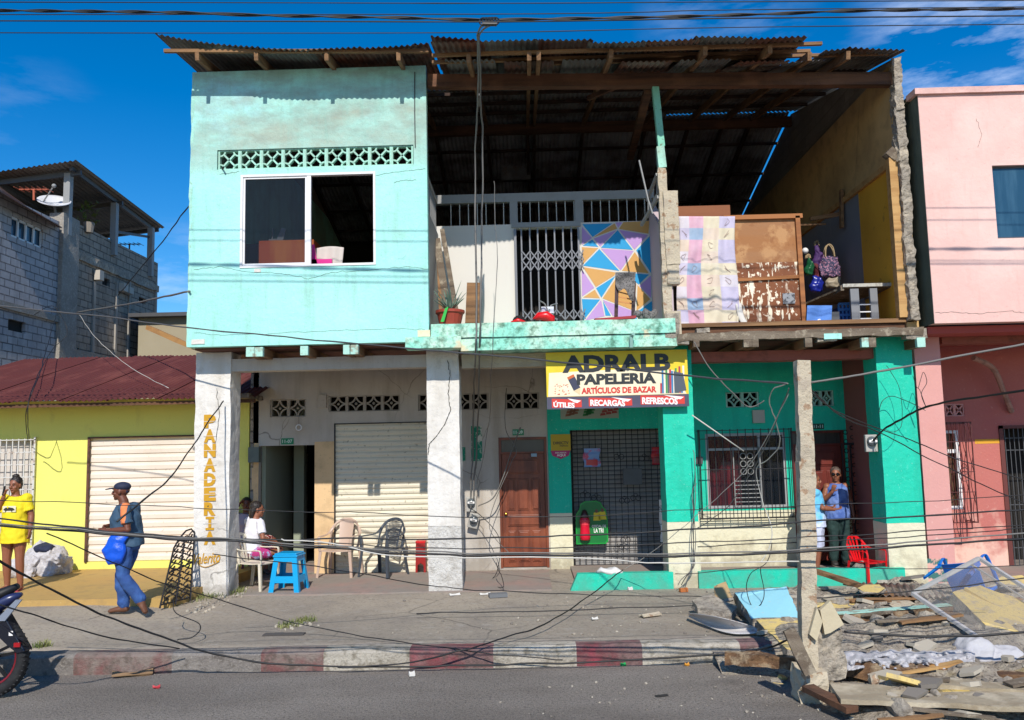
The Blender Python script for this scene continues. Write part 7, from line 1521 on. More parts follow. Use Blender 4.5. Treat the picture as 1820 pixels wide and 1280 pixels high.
cable('thin loose wire hanging before the white balcony wall', [(878,322,12.3),(881,400,12.3),(884,450,12.3),(878,560,12.3),(874,640,12.5),(868,760,14.3),(848,860,14.9)], .0045, mCABG)
cable('long sagging cable from the left across the banner to the post', [(-40,541,12.2),(130,557,12.2),(340,583,12.0),(560,604,11.6),(760,622,11.0),(970,641,10.2),(1225,668,9.0),(1400,682,8.1)], .011, mDKM)
cable('cable rising to the right from the concrete post top', [(1437,680,8.1),(1530,664,8.1),(1640,645,8.1),(1880,600,8.1)], .012, mCABG)
cable('thick black service cable bent down to the right meter', [(1552,784,12.9),(1570,765,12.6),(1600,745,12.0),(1640,725,11.2),(1700,712,10.4),(1880,684,9)], .014)
cable('pale twisted wire sagging from the post past the window', [(1400,682,8.1),(1376,692,8.6),(1367,715,9),(1378,750,9.6),(1387,788,10.2),(1366,815,10.6),(1344,835,11),(1356,890,11.2),(1372,940,11.2),(1366,975,11.2),(1352,1000,11.2)], .0055, mCABW)
cable('thin wire falling diagonally from the post across the window', [(1402,690,8.1),(1370,770,9),(1330,850,10),(1290,905,10.6),(1240,938,11.5)], .005, mCABG)
cable('pale stiff wire leaning from the green column toward the window', [(1230,738,12.5),(1322,802,12.6)], .009, mCABW)
cable('dark wire dropping from the broken floor edge', [(1234,608,12.3),(1262,655,12.3),(1300,697,12.3),(1330,722,12.4),(1358,712,12.3)], .008, mCABG)
cable('upper of two wires running right from the post over the pink wall', [(1440,692,8.1),(1500,738,9),(1620,782,10),(1720,822,10),(1880,868,10)], .006)
cable('lower of two wires running right from the post over the pink wall', [(1440,697,8.1),(1510,748,9),(1570,772,9.4),(1650,815,9.6),(1760,868,10),(1880,920,10)], .006)
cable('black looped wire on the green right column', [(1562,735,12.6),(1570,712,12.6),(1588,704,12.6),(1622,718,12.4),(1645,730,12.3)], .005)
cable('curly loose wire hanging between green and pink columns', [(1622,668,12.5),(1630,690,12.5),(1640,662,12.5),(1646,680,12.5),(1636,700,12.5),(1645,724,12.5),(1632,690,12.5)], .004)
cable('wire looping beside the right meter down the green column', [(1575,650,12.6),(1598,690,12.6),(1604,750,12.6),(1590,768,12.5),(1572,762,12.6)], .004)
cable('straight dark wire from the mint vent to the grey building', [(398,297,12.35),(345,355,14),(280,440,16.5),(210,525,20)], .012)
cable('pale rope stretched from grey building to the mint corner', [(135,556,21),(240,538,17),(337,518,12.4)], .016, mCABG)
cable('thin wire sagging over the maroon roof', [(140,558,21),(170,600,18),(225,648,16),(300,690,14.4)], .005, mCABW)
cable('thin looping wire high on the grey building corner', [(60,560,21),(95,545,21),(120,590,21),(90,625,20),(55,700,14.2),(52,780,14.6)], .008)
cable('wire hanging before the yellow wall left end', [(100,560,21),(88,600,19),(72,660,14.8),(48,730,14.2),(50,785,14.9)], .008)
cable('black stay wire rising from the walking man to the white column', [(208,928,9.5),(232,908,9.6),(262,884,9.9),(294,857,10.3),(330,812,11),(361,764,11.8),(397,713,12.8)], .010)
Yc_ = 7.9
cable('thickest black cable of the fallen bundle at waist height', [(-60,930,7.6),(70,940,7.6),(150,945,7.6),(240,953,7.7),(300,958,7.7),(420,964,7.8),(620,977,7.9),(760,984.5,7.9),(900,987,7.9),(1200,988,7.9),(1420,981,7.8),(1640,969,7.7),(1880,953,7.7)], .011)
cable('grey cable lying on the thickest fallen cable', [(-60,926,7.55),(60,936,7.55),(150,941,7.55),(300,955,7.6),(420,960,7.6),(620,973,7.8),(760,980,7.8),(900,984,7.8),(1200,984,7.8),(1420,977,7.7),(1640,962,7.6),(1880,944,7.6)], .007, mCABG)
cable('black cable just above the bundle, nearly level across the shops', [(-60,914,7.7),(60,929,7.7),(180,944,7.7),(300,953,7.8),(420,959,7.9),(740,957,8),(1000,952,8),(1240,941,7.9),(1460,926,7.8),(1640,916,7.7),(1880,904,7.7)], .008)
cable('thin wire highest of the level wires across the shops', [(-60,886,7.7),(150,895,7.7),(300,901,7.8),(420,906,7.9),(620,911,7.9),(740,916,7.9),(1000,918,7.9),(1200,909,7.9),(1520,895,7.8),(1880,878,7.7)], .004)
cable('thin wire between the two fallen black cables', [(400,962,7.8),(620,968,7.9),(740,973,7.9),(1000,974,7.9),(1200,965,7.9),(1440,955,7.8),(1660,942,7.8),(1880,930,7.8)], .005)
cable('pale strand sagging off the bundle before the charcoal chair', [(500,958,7.8),(560,962,7.8),(620,974,7.8),(700,987,7.8),(780,990,7.8),(1000,993,7.8),(1200,1000,7.8),(1420,998,7.8)], .006, mCABW)
cable('thin wire lowest of the level wires right of the post', [(1200,1020,8.4),(1420,1008,8.3),(1640,1012,8.2),(1880,1000,8.2)], .004)
cable('faint wire over the cream wall right of the green column', [(1240,972,8.2),(1420,965,8.2),(1640,953,8.2),(1880,934,8.2)], .005)
cable('heavy black cable falling from the left to the kerb', [(-40,972,7.0),(0,996,7.2),(45,1022,7.5),(110,1060,7.9),(165,1088,8.2),(211,1104,8.4),(292,1133,8.7),(361,1156,8.9),(442,1173,9.05),(538,1182,9.15),(700,1184,9.15),(900,1181,9.15),(1100,1174,9.15),(1330,1158,9.1),(1412,1134,8.6)], .010)
cable('thin cable falling beside the heavy one to the pavement', [(-40,1060,7.6),(40,1087,7.8),(115,1111,8.2),(215,1136,8.7),(319,1153,9.1)], .007)
cable('thin wire from the fallen bundle over the pavement to the kerb', [(83,948,7.8),(184,993,8.4),(292,1036,9.2),(400,1069,9.8),(496,1100,10.0),(600,1122,9.9),(700,1138,9.6),(860,1160,9.15),(1000,1173,9.15)], .006)
cable('wire crossing low before the shop doorways to the rubble', [(380,985,9.3),(620,1015,10),(780,1043,10.8),(890,1051,11.2),(1080,1058,11.5),(1300,1062,11.4),(1420,1064,11.2)], .006)
cable('wire curving from the shop step across the kerb to the left', [(1107,1013,12.6),(1040,1064,11.4),(967,1110,9.95),(886,1137,9.35),(817,1157,9.1),(717,1178,9.15),(600,1186,9.1)], .008)
cable('thin pale wire rising from the step to the post', [(1107,1013,12.6),(1160,980,12),(1240,915,10.8),(1330,830,9.6),(1402,700,8.2)], .004, mCABW)
cable('cable lying along the pavement by the shops', [(740,1091,10.9),(960,1086,10.9),(1180,1078,10.9),(1300,1074,10.8)], .007)
cable('wire looping down the white wall beside the brown door', [(925,760,14.7),(908,805,14.7),(880,880,14.7),(850,900,14.75)], .010, mCABG)
cable('thin wire dangling before the brown door frame', [(900,690,14.7),(898,760,14.7),(918,800,14.7),(905,830,14.7),(870,930,14.6),(905,985,14.4)], .006, mCABG)
cable('loose curled wire at the foot of the white column', [(838,905,14.8),(885,950,14.5),(884,1010,14.2),(872,1035,13.8),(895,1042,12.8),(882,1000,13.6)], .006)
for i in range(3): cable(['grey strand hanging on the green column edge', 'black strand hanging on the green column edge', 'curled strand at the foot of the green column'][i], [(1232+i*3,800+i*30,12.7),(1236-i*3,880,12.7),(1228+i*4,960,12.7),(1234-i*2,1005,12.65),(1212+i*5,1030,12.6),(1205+i*6,1040,12.5)], .006, mCABG if i != 1 else mBLACK)
cable('coil of wire over the blue slab', [(1372,965,11),(1362,1000,10.9),(1335,1020,10.8),(1328,1050,10.6),(1340,1080,10.5),(1358,1060,10.5),(1352,1010,10.8)], .005)
cable('black wire crossing the rubble at the right', [(1500,1122,8.6),(1600,1130,8.5),(1700,1131,8.4),(1880,1122,8.3)], .012)
cable('thin wire stretched over the fallen window frame', [(1440,1062,8.6),(1600,1052,8.4),(1720,1040,8.4),(1880,1018,8.3)], .006)
cable('thin curling wire on the pavement by the man', [(308,1068,10.6),(312,1090,10.3),(345,1104,10.1),(356,1118,9.9),(340,1135,9.75),(315,1138,9.75)], .006)
# ================================================================ BROKEN POST AND DEBRIS
pb = thing('concrete_post', 'snapped pale concrete post standing on the rubble before the green house', 'post', G(1438, 1238, -.2))
a, b, m_ = P(1437, 1238, 8.0), P(1425, 641, 8.0), P(1431, 820, 8.0)
mb = MB(); mb.rbar(a, m_, .14, .13, .05, .013, seed=2, up=(0,1,0)); mb.rbar(m_+V((0,0,-.04)), b, .125, .12, .05, .013, seed=3, up=(0,1,0)); mb.build('post_shaft', mPOLE, pb)
mb = MB(); mb.rough(P(1442, 1205, 7.97), P(1484, 1112, 8.15), .05, .045, sc_=6, seed=4); mb.build('broken_footing', mRUB, pb)
mb = MB(); mb.rough(P(1424, 1275-20, 7.85), P(1452, 1180, 8.1), .06, .04, sc_=5, seed=6); mb.build('footing_chunk', mPOLE, pb)
mb = MB(); mb.prism([P(1458, 1085, 7.9), P(1476, 1068, 7.9), P(1500, 1110, 7.9), P(1476, 1125, 7.9), P(1466, 1128, 7.9)], (0, .06, 0)); mb.build('plaster_flake', M('cream_plaster_flake', 'cdbfa0', .9, [('n', 3, .5, .7, 'a8987c', .5)], (30, .6, .01), k=.85), pb)
mb = MB(); mb.prism([P(1439, 1128, 7.88), P(1452, 1080, 7.88), P(1462, 1105, 7.88), P(1452, 1140, 7.88)], (0, .05, 0)); mb.build('plaster_flake', MC['cream_plaster_flake'], pb)
def tm(mb, n_, mt, lb_, cat=None, group=None, smooth=False): return mb.build(n_, mt, None, lb_, cat or n_.split('_')[-1], group, smooth=smooth)
mb = MB(); mb.rbar(P(1402, 1118, 7.75), P(1440, 1198, 7.7), .11, .07, .1, .012, seed=3, up=(0,1,0)); tm(mb, 'timber_offcut', mGREYT, 'short grey timber leaning against the foot of the concrete post', 'timber', 'timbers in the rubble')
mb = MB(); mb.rbar(P(1290, 1168, 8.85), P(1440, 1182, 8.55), .12, .12, .08, .028, seed=4); mb.rbar(P(1430, 1181, 8.58), P(1860, 1216, 8.0), .14, .15, .08, .020, seed=5); tm(mb, 'roof_beam', mBEAM, 'longest brown beam lying across the front of the rubble', 'beam', 'timbers in the rubble')
mb = MB(); mb.rbar(P(1488, 1103, 10.0), P(1710, 1086, 9.9), .2, .14, .12, .012, seed=6); o_ = tm(mb, 'painted_beam', mBEAM, 'brown beam with pale green painted top lying behind the post', 'beam', 'timbers in the rubble')
mb = MB(); mb.slabgrid(lambda u, v: P(1488, 1103, 10.0).lerp(P(1710, 1086, 9.9), u)+V((0, -.07+.14*v, .078)), 12, 2, (0, 0, .006)); q_ = mb.build('painted_top', mJE, None); q_.parent = o_; q_.location = V(q_.location)-V(o_.location)
mb = MB(); mb.rbar(P(1440, 1012, 12.0), P(1590, 1062, 11.0), .12, .05, .12, .01, seed=7); tm(mb, 'sloping_plank', mWOOD, 'brown plank sloping down from the porch step onto the rubble', 'plank', 'timbers in the rubble')
mb = MB(); mb.rbar(P(1500, 1035, 11.6), P(1690, 1068, 11.0), .10, .05, .12, .01, seed=8); tm(mb, 'fallen_plank', mGREYT, 'grey plank in front of the red chair', 'plank', 'timbers in the rubble')
mb = MB(); mb.rbar(P(1436, 1222, 7.8), P(1515, 1262, 7.3), .13, .05, .1, .01, seed=9); tm(mb, 'dark_plank', mWOODD, 'dark brown plank end lying at the foot of the concrete post', 'plank', 'timbers in the rubble')
mb = MB(); mb.rbar(P(1484, 1232, 7.6), P(1900, 1248, 7.3), .5, .04, .15, .01, seed=10); tm(mb, 'dusty_board', M('dusty_board', 'b4a68c', .9, [('w', 5, .42, .62, '8c7c64', .7), ('n', 4, .5, .65, 'c8bca4', .6)], (24, .6, .02), k=.75), 'wide dusty board lying at the lower right of the rubble', 'board', 'timbers in the rubble')
mb = MB(); mb.rbar(P(1620, 1210, 7.75), P(1900, 1232, 7.6), .25, .04, .15, .01, seed=11); tm(mb, 'dusty_board', MC['dusty_board'], 'narrow dusty board behind the wide one in the rubble', 'board', 'timbers in the rubble')
# slabs
def slab(pts, th, top, side, label, name='wall_slab', cat='slab'):
    """a fallen slab: painted face polygon, thickness below"""
    t_ = thing(name, label, cat, (pts[0][0], pts[0][1], 0)); cc = sum(pts, V())/len(pts); rim = []
    n = len(pts)
    for i in range(n):
        a, b = pts[i], pts[(i+1) % n]; k = max(2, int((b-a).length/.07))
        for j in range(k): p = a.lerp(b, j/k); rim.append(p+noise.noise_vector(p*6)*.018)
    m = len(rim); mb = MB(); mb.add(rim, [tuple(range(m))]); mb.build('painted_face', top, t_)
    th = V(th); low = [p+th+noise.noise_vector(p*5)*.03 for p in rim]; mid = [p+th*.5+(p-cc).normalized()*.015*noise.noise(p*9)*3 for p in rim]
    mb = MB(); mb.add([p+V((0, 0, -.002)) for p in rim]+mid+low, [(i, (i+1) % m, m+(i+1) % m, m+i) for i in range(m)]+[(m+i, m+(i+1) % m, 2*m+(i+1) % m, 2*m+i) for i in range(m)]+[tuple(range(3*m-1, 2*m-1, -1))]); mb.build('broken_core', side, t_); return t_
mSKY = M('pale_blue_plaster', 'a4e4f2', .8, [('n', 2, .5, .75, '8fd4e4', .5), ('n', 16, .62, .7, 'c8c0b0', .5)], (24, .3, .01), k=.85)
mYPL = M('pale_yellow_plaster', 'e4c87c', .85, [('n', 2, .45, .7, 'cbb070', .5), ('n', 9, .50, .62, 'b0a084', .7), ('n', 30, .55, .65, '8e806a', .4)], (24, .4, .012), k=.85)
slab([P(1307, 1054, 11.1), P(1398, 1043, 11.3), P(1422, 1098, 10.1), P(1335, 1098, 10.0)], (0, .02, -.13), mSKY, mRUB, 'pale blue painted wall slab lying on the pavement left of the post')
slab([P(1343, 1101, 9.95), P(1424, 1101, 9.95), P(1424, 1158, 9.0), P(1398, 1154, 9.05)], (0, .03, -.13), mYPL, mRUB, 'yellow painted wall slab hanging over the kerb behind the post')
slab([P(1692, 1052, 9.9), P(1742, 1040, 10.1), P(1802, 1062, 9.8), P(1900, 1110, 9.3), P(1880, 1140, 9.0), P(1752, 1112, 9.2)], (-.05, .03, -.24), mYPL, mRUB, 'thick yellow slab half under the fallen window frame')
slab([P(1230, 1066, 10.9), P(1262, 1056, 11), P(1310, 1078, 10.6), P(1300, 1090, 10.4), P(1240, 1080, 10.6)], (0, 0, -.10), mRUB, mRUB, 'flat grey concrete chunk at the left edge of the rubble')
slab([P(1268, 1042, 11.3), P(1290, 1034, 11.4), P(1302, 1060, 11), P(1272, 1066, 10.9)], (0, 0, -.05), M('tan_plaster', 'c8a878', .9, [('n', 3, .5, .7, 'a88a60', .5)], k=.8), mRUB, 'tan plaster fragment beside the green porch step')
for i, (x, y, Y, w_) in enumerate(((1548, 1046, 11.0, 28), (1500, 1072, 10.6, 34), (1530, 1082, 10.3, 24), (1560, 1086, 10.2, 26), (1600, 1072, 10.5, 30), (1800, 1032, 10.9, 36), (1480, 1062, 10.8, 22))):
    pts = [P(x+w_*.9*cos(t)*(1+.4*noise.noise(V((i, t, 0)))), y+w_*.28*sin(t), Y-.004*0+.35*(-sin(t))*.6) for t in [2*pi*k/6 for k in range(6)]]
    slab(pts, (0, .01, -.04), (mYPL, mYPL, mRUB, mYPL, mPOLE, mYPL, mPOLE)[i], mRUB, ['small yellow fragment behind the post top of the heap', 'yellow fragment just right of the concrete post', 'grey fragment right of the yellow one by the post', 'yellow fragment third along the painted beam', 'cream fragment over the painted beam', 'flat yellow fragment above the window frame at the right edge', 'pale fragment below the red chair'][i], 'plaster_fragment', 'fragment')
# curved white sheet
mb = MB(); mb.slabgrid(lambda u, v: G(1224+u*122, 1091+26*u**1.6+v*(2+22*sin(pi*min(1, u*.85+.05))), .16*(1-v)**2*sin(pi*(u*.8+.15))+.03), 20, 8, (0, 0, .008)); tm(mb, 'curved_sheet', M('white_enamel', 'cdc8c4', .5, [('n', 3, .5, .65, '9a9490', .6), ('n', 9, .6, .66, '7a4a34', .6)], (20, .3, .008), k=.85), 'curved white metal sheet lying at the left of the rubble', 'sheet', smooth=True)
mb = MB(); corr(mb, P(1530, 1058, 11.0), P(1690, 1066, 10.8), P(1680, 1046, 11.5), P(1520, 1036, 11.6), .08, .016, 4, .04, 5); tm(mb, 'roof_sheet_fallen', mRUST, 'rusty corrugated sheet fallen before the red chair', 'roof sheet')
# fallen window frame
wf_ = thing('window_frame_fallen', 'large aluminium window frame with dusty glass fallen over the rubble', 'window', (6, 9.3, 0)); Tq, Lq, Bq, Rq = P(1740, 992, 10.3), P(1622, 1055, 9.7), P(1850, 1208, 8.5), P(1940, 1120, 9.2)
mb = MB(); mALU = M('aluminium', 'b8b6b4', .4, [('n', 6, .5, .7, '8e8a86', .5)], k=.85)
for a, b in ((Tq, Lq), (Lq, Bq), (Bq, Rq), (Rq, Tq)): mb.bar(a, b, .045, .035)
mb.build('frame', mALU, wf_)
mb = MB(); mb.bar(Tq.lerp(Lq, .12)+V((0,0,-.03)), Rq.lerp(Bq, .12)+V((0,0,-.03)), .02, .02); mb.build('glazing_bar', mALU, wf_)
mb = MB(); mb.add([Tq, Lq, Bq, Rq], [(0,1,2,3)]); mb.build('dusty_pane', M('dusty_glass', 'a8a49c', .25, [('n', 5, .5, .7, '8a847a', .5)], k=.8, alpha=.28), wf_)
q = P(1712, 1058, 10.5); r_ = armchair('blue plastic armchair tipped over behind the fallen window frame', (q.x-.05, q.y+.1, .22), 0, mBLP, 'solid', tilt=(radians(-70), radians(-10), radians(-50)))
# strips, cloth, sack
mb = MB(); mb.rbar(P(1505, 1120, 9.6), P(1640, 1156, 9.0), .05, .02, .2, .003, seed=2); tm(mb, 'yellow_strip', mYPL, 'yellow painted strip slanting above the white cloth', 'strip', 'yellow strips')
mb = MB(); mb.rbar(P(1716, 1046, 9.95), P(1860, 1128, 9.2), .06, .03, .2, .003, seed=3); tm(mb, 'yellow_strip', mYPL, 'yellow painted strip lying on the thick yellow slab', 'strip', 'yellow strips')
mb = MB(); mb.bar(P(1560, 1203, 7.9), P(1668, 1229, 7.55), .05, .02); mb.bar(P(1664, 1229, 7.55), P(1762, 1229, 7.6), .05, .02); tm(mb, 'yellow_strip', M('yellow_trim', 'd8b860', .5, [('y', 5, .5, .55, '5a5448', .8)], k=.85), 'bent yellow metal trim lying before the long beam', 'strip', 'yellow strips')
mb = MB()
mWC = M('dusty_white_cloth', 'c4c2c4', .9, [('n', 3, .5, .75, 'a8a8b4', .5)], (20, .5, .02), k=.85)
mb.slabgrid(lambda u, v: G(1488+u*245, 1153+v*34+5*noise.noise(V((u*6, v, 4))), -.02+.05*sin(pi*v)*(1+.9*noise.noise(V((u*7, v*4, 0))))+.04*noise.noise(V((u*16+v*3, v*4-u*5, 1)))+.018*noise.noise(V((u*34-v*6, v*7, 1)))), 110, 22, (0, 0, -.01)); tm(mb, 'white_cloth', mWC, 'crumpled white cloth lying along the long brown beam', 'cloth', smooth=True)
mb = MB(); c = P(1755, 1166, 8.9); mb.ell(c+V((-.12, 0, .02)), (.22, .18, .16)); mb.ell(c+V((.12, 0, -.02)), (.24, .18, .11)); e = voxel(mb, 'white_bundle', mWC, None, .018, 1); fold(e, .05, 5); fold(e, .02, 14); setp(e, 'lumpy white cloth bundle at the right end of the long beam', 'bundle')
mb = MB(); mb.ell((px(1082, 1008, YC-.04), YC-.04, .27), (.19, .09, .06)); mb.ell((px(1095, 1008, YC-.04), YC-.05, .26), (.12, .07, .04)); e = tm(mb, 'crumpled_bag', M('white_film', 'e0dcd8', .5, k=.85), 'crumpled white bag lying on the left green shop step', 'bag', smooth=True); fold(e, .05, 9)
mb = MB(); mb.rough(P(1553, 1010, 12.7), P(1590, 985, 12.9), .05, .02, seed=4) if 0 else mb.rock(P(1530, 1012, 12.95), .13, 8, flat=.9); tm(mb, 'concrete_lump', mRUB, 'grey concrete lump beside the red chair on the step', 'lump')
# rubble heap
XH0 = G(1205, 1050, 0).x
def hz_(x, y):
    e = min(1, max(0, (x-(2.25+.25*noise.noise(V((y*1.3, 0, 0)))))/.9)) if y > 9.2 else min(1, max(0, (x-(2.4+.15*noise.noise(V((y*2, 5, 0)))))/.8))
    f = min(1, max(0, (12.45-y)/.5))*min(1, max(0, (y-6.95)/.45)); b0 = -.2+min(1, max(0, (y-8.7)/.6))*.2
    n_ = .10+.13*noise.noise(V((x*1.1, y*1.1, 3)))+.08*noise.noise(V((x*3.1, y*3.1, 1)))+.045*noise.noise(V((x*8, y*8, 2)))
    base = (.10 if 7.6 < y < 8.2 else .02)+.05*max(0, min(1, (x-4)/2))
    return b0-.02+e*f*(max(.0, n_)+base)-.03*(1-e*f)
mb = MB(); mb.grid(lambda u, v: (lambda x, y: (x, y, hz_(x, y)))(1.9+8.5*u, 6.8+5.8*v), 190, 140)
mb.build('rubble_heap', M('rubble_dust', 'b4a896', .97, [('n', 3, .42, .6, '94887a', .7), ('n', 11, .5, .62, 'c4b8a2', .6), ('n', 30, .52, .6, '5c5145', .7), ('n', 1.2, .6, .66, 'a08a50', .5)], (22, 1, .05), k=.75), None, 'dusty rubble heap spread over kerb and road at the right', 'rubble', kind='stuff')
random.seed(21); mb = MB()
for k in range(150):      # flat broken shards
    x = random.uniform(2.3, 9.0); y = random.uniform(7.1, 12.0); r_ = .05+.11*random.random()**2; z_ = hz_(x, y)+.02; R_ = Matrix.Rotation(random.uniform(-.35, .35), 3, 'X')@Matrix.Rotation(random.uniform(-.35, .35), 3, 'Y')
    pts = [R_@V((r_*cos(t)*(.6+.8*random.random()), r_*sin(t)*(.5+.7*random.random()), 0))+V((x, y, z_)) for t in [2*pi*q/6 for q in range(6)]]
    mb.prism(pts, R_@V((0, 0, .02+.03*random.random())), (k % 3) if k % 9 else 3)
for k in range(520):
    x = random.uniform(2.1, 9.0); y = random.uniform(7.1, 12.4); r_ = .012+.05*random.random()**3
    mb.rock((x, y, hz_(x, y)+r_*.3), r_, k, k % 3, .7)
for k in range(260):
    x = random.gauss(2.4, 1.3); y = random.uniform(6.8, 9.0); r_ = .006+.016*random.random()**2
    mb.rock((x, y, -.2+r_*.4), r_, k+900, k % 3, .7)
for k in range(300):
    x = random.gauss(2.2, 1.6); y = random.uniform(9.6, 12.6); r_ = .006+.02*random.random()**3
    mb.rock((x, y, zp(x, y)+r_*.4), r_, k+1900, k % 3, .7)
mb.build('rubble_stones', [mRUB, M('grey_stone', '8a8278', .95, k=.7), M('pale_stone', 'c0b6a4', .95, k=.75), mYPL], None, 'loose broken stones scattered over rubble, pavement and road', 'rubble', kind='stuff')
# biggest chunks
LB = ['largest grey chunk on the road right of the post', 'squat chunk at the front of the heap below the trim', 'jagged chunk beside the dark plank', 'rounded chunk behind the white cloth', 'chunk under the fallen window frame corner', 'chunk left of the blue slab', 'chunk between blue slab and post', 'cream cube shaped chunk on the heap before the beam']
for i, (x, y, Y, r_) in enumerate(((1600, 1268, 7.3, .11), (1690, 1262, 7.4, .09), (1500, 1228, 7.7, .10), (1560, 1122, 9.5, .09), (1650, 1120, 9.5, .10), (1290, 1092, 10.2, .09), (1400, 1108, 9.9, .08), (1552, 1210, 7.9, .08))):
    p_ = P(x, y, Y); mb = MB(); mb.rock((p_.x, p_.y, hz_(p_.x, p_.y)+r_*.3), r_, i+40, 0, .7); tm(mb, 'concrete_chunk', mRUB if i != 7 else mPOLE, LB[i], 'chunk', 'large concrete chunks')
# ---------------------------------------------------------------- litter and weeds
def lit(x, y, z, w_, d_, h_, mt, label, name='litter', cat='litter', rot=0.3, curl=.02):
    c = G(x, y, z); mb = MB(); R_ = Matrix.Rotation(rot, 3, 'Z')
    mb.slabgrid(lambda u, v: c+R_@V(((u-.5)*w_, (v-.5)*d_, .006+h_+curl*sin(u*5+v*4)*sin(pi*v)+curl*.3)), 8, 6, (0, 0, -max(.003, h_))); return tm(mb, name, mt, label, cat)
mPAP = M('white_paper', 'dcd8d0', .8, k=.85)
lit(668, 1181, -.2, .26, .10, .01, mPAP, 'white crumpled paper in the gutter below the white kerb block')
lit(540, 1187, -.2, .08, .08, .03, mPAP, 'small white cup scrap in the gutter', curl=.04)
lit(297, 1190, -.2, .14, .10, .05, M('clear_cup', '9a9ca0', .3, k=.8), 'crushed clear plastic cup in the gutter left of the white scrap', curl=.05)
lit(236, 1202, -.2, .40, .10, .01, M('cardboard', '8e7050', .8, k=.8), 'curved brown cardboard strip on the road', curl=.05)
lit(243, 1187, -.2, .06, .05, .02, mPAP, 'tiny white scrap left of the clear cup')
lit(732, 1203, -.2, .06, .06, .03, mPAP, 'white lump on the road below the red kerb block')
lit(278, 1224, -.2, .07, .03, .01, M('red_scrap', 'b03038', .6), 'small red scrap on the road')
lit(722, 1178, -.2, .04, .04, .01, M('yellow_scrap', 'd8b020', .6), 'tiny yellow scrap in the gutter')
lit(1221, 1184, -.2, .05, .03, .01, M('orange_leaf', 'c88a28', .6), 'orange fallen leaf on the road right side')
lit(1108, 1184, -.2, .05, .05, .01, M('green_scrap', '18a050', .6), 'tiny green bottle top on the road')
lit(885, 1062, 0, .26, .14, .05, M('grey_plastic_box', '76787a', .5, k=.8), 'dented grey plastic box on the pavement before the brown door', rot=.2, curl=.01)
lit(862, 1058, 0, .16, .06, .01, mPAP, 'white scrap beside the grey plastic box')
lit(808, 1059, 0, .16, .08, .01, mPAP, 'pale flattened scrap left of the grey plastic box')
lit(1156, 1096, 0, .28, .10, .02, mPOLE, 'flat tan plaster flake alone on the pavement', rot=.5)
lit(1057, 1102, 0, .08, .05, .01, mPAP, 'small white chip in the middle of the pavement')
lit(1120, 1050, 0, .07, .05, .03, mPAP, 'white lump before the green shop step')
lit(1215, 1053, 0, .12, .06, .05, M('orange_clay', 'c07038', .8, k=.8), 'orange brick piece at the foot of the green column', curl=.01)
lit(505, 1129, 0, .48, .12, .01, M('dark_patch_cover', '5c5754', .9, k=.7), 'dark drain cover plate on the pavement', 'drain_cover', 'drain cover', rot=0, curl=.002)
lit(155, 1067, .06, .09, .05, .04, mPAP, 'pair of pale stones by the tiled step')
lit(1176, 1238, -.2, .12, .05, .004, M('tar_spot', '2c2a28', .9), 'dark tar spot on the road', curl=.003)
random.seed(4)
def weeds(label, area, n, h_):
    mb = MB()
    for k in range(n):
        x, y, z = area(); a = random.random()*6.3; L_ = h_*(.4+random.random()); d_ = V((cos(a), sin(a), 0)); p0_ = V((x, y, z)); s_ = V((-sin(a), cos(a), 0))*.005
        p1_ = p0_+d_*L_*.3+V((0, 0, L_*.7)); p2_ = p0_+d_*L_*.8+V((0, 0, L_)); mb.add([p0_-s_, p0_+s_, p1_+s_*.8, p1_-s_*.8, p2_], [(0,1,2,3), (3,2,4)])
    mb.build('grass', M('weed_green', '6f8440', .8, [('n', 3, .4, .6, '98965c', .7)], k=.5), None, label, 'grass', kind='stuff')
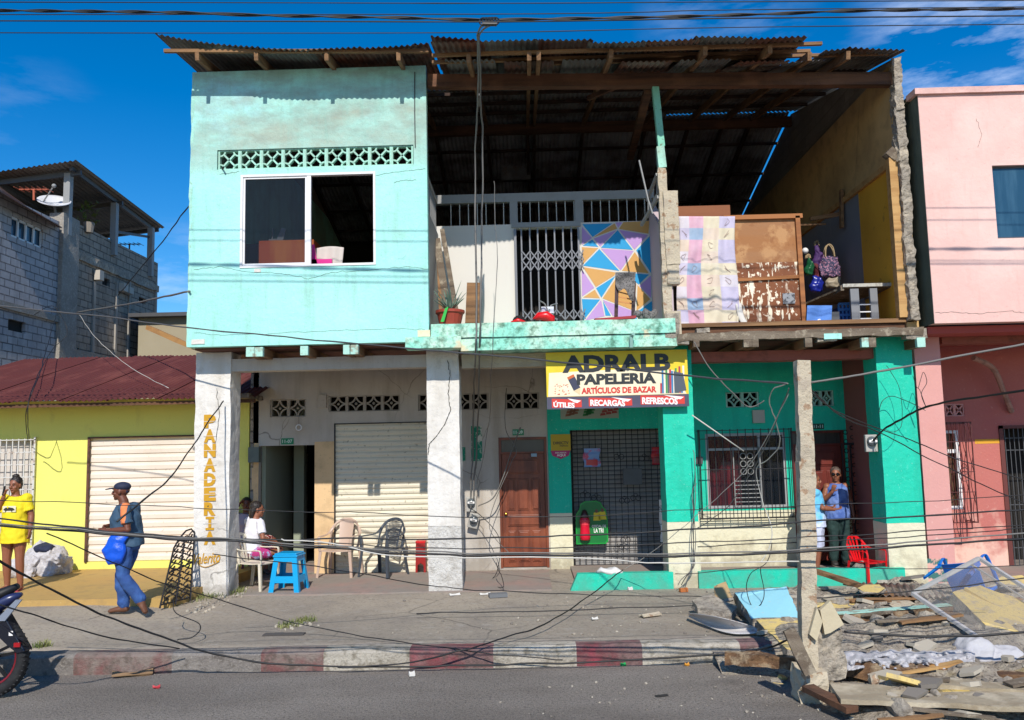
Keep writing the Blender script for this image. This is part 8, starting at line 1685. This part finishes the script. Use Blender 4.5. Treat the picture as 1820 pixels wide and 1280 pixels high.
def ar(x0, y0, x1, y1, z=0, w_=8):
    def f():
        t = random.random(); p = G(x0+(x1-x0)*t+random.gauss(0, w_), y0+(y1-y0)*t+random.gauss(0, w_*.35), z); return (p.x, p.y, zp(p.x, p.y))
    return f
weeds('weeds growing at the foot of the bakery column', ar(345, 1066, 430, 1052), 420, .07)
weeds('tuft of weeds in the pavement crack', ar(500, 1116, 555, 1102, 0, 6), 320, .05)
weeds('small weed tuft on the kerb behind the motorbike', ar(62, 1152, 86, 1149, 0, 4), 120, .05)
mb = MB()
for k in range(90):
    t = random.random(); p = G(345+95*t+random.gauss(0, 10), 1086-38*t+random.gauss(0, 5), 0); mb.rock((p.x, p.y, zp(p.x, p.y)+.008), .012+.03*random.random()**2, k, k % 2, .6)
for k in range(26): p = G(random.gauss(525, 16), random.gauss(1114, 4), 0); mb.rock((p.x, p.y, .01), .015+.02*random.random(), k, 1, .6)
mb.build('broken_paving', [mRUB, M('pale_stone', 'c0b6a4')], None, 'crumbled paving stones at the foot of the bakery column', 'rubble', kind='stuff')

random.seed(31)
for i in range(20):      # splintered laths across the heap
    x0 = random.uniform(1500, 1800); y0 = random.uniform(1075, 1260); a = random.uniform(-.35, .35); L_ = random.uniform(40, 150)
    A_ = G(x0, y0, 0); B_ = G(x0+L_*cos(a), y0+L_*sin(a)*.4, 0); A_.z = hz_(A_.x, A_.y)+.05; B_.z = hz_(B_.x, B_.y)+.07
    mb = MB(); mb.rbar(A_, B_, random.uniform(.04, .13), .022, .07, .008, seed=i+60); tm(mb, 'broken_lath', (mWOOD, mGREYT, mWOODL)[i % 3], 'splintered lath lying loose on the rubble heap', 'lath', 'splintered laths on the rubble')
armchair('maroon plastic chair under the person in the floral skirt', (p1.x-.0, p1.y+.2, .02), radians(40), M('maroon_plastic', '6a2430', .4), group='plastic garden chairs')
mb = MB(); mb.rough((px(1641, 1010, YC), YC-.045, .02), (px(1682, 1010, YC), YC-.034, .36), .05, .014, seed=3); e = mb.build('flaked_paint_patch', M('flaked_teal', '3c6c66', .9, [('n', 7, .5, .56, 'd8a898', .95)]), ph)
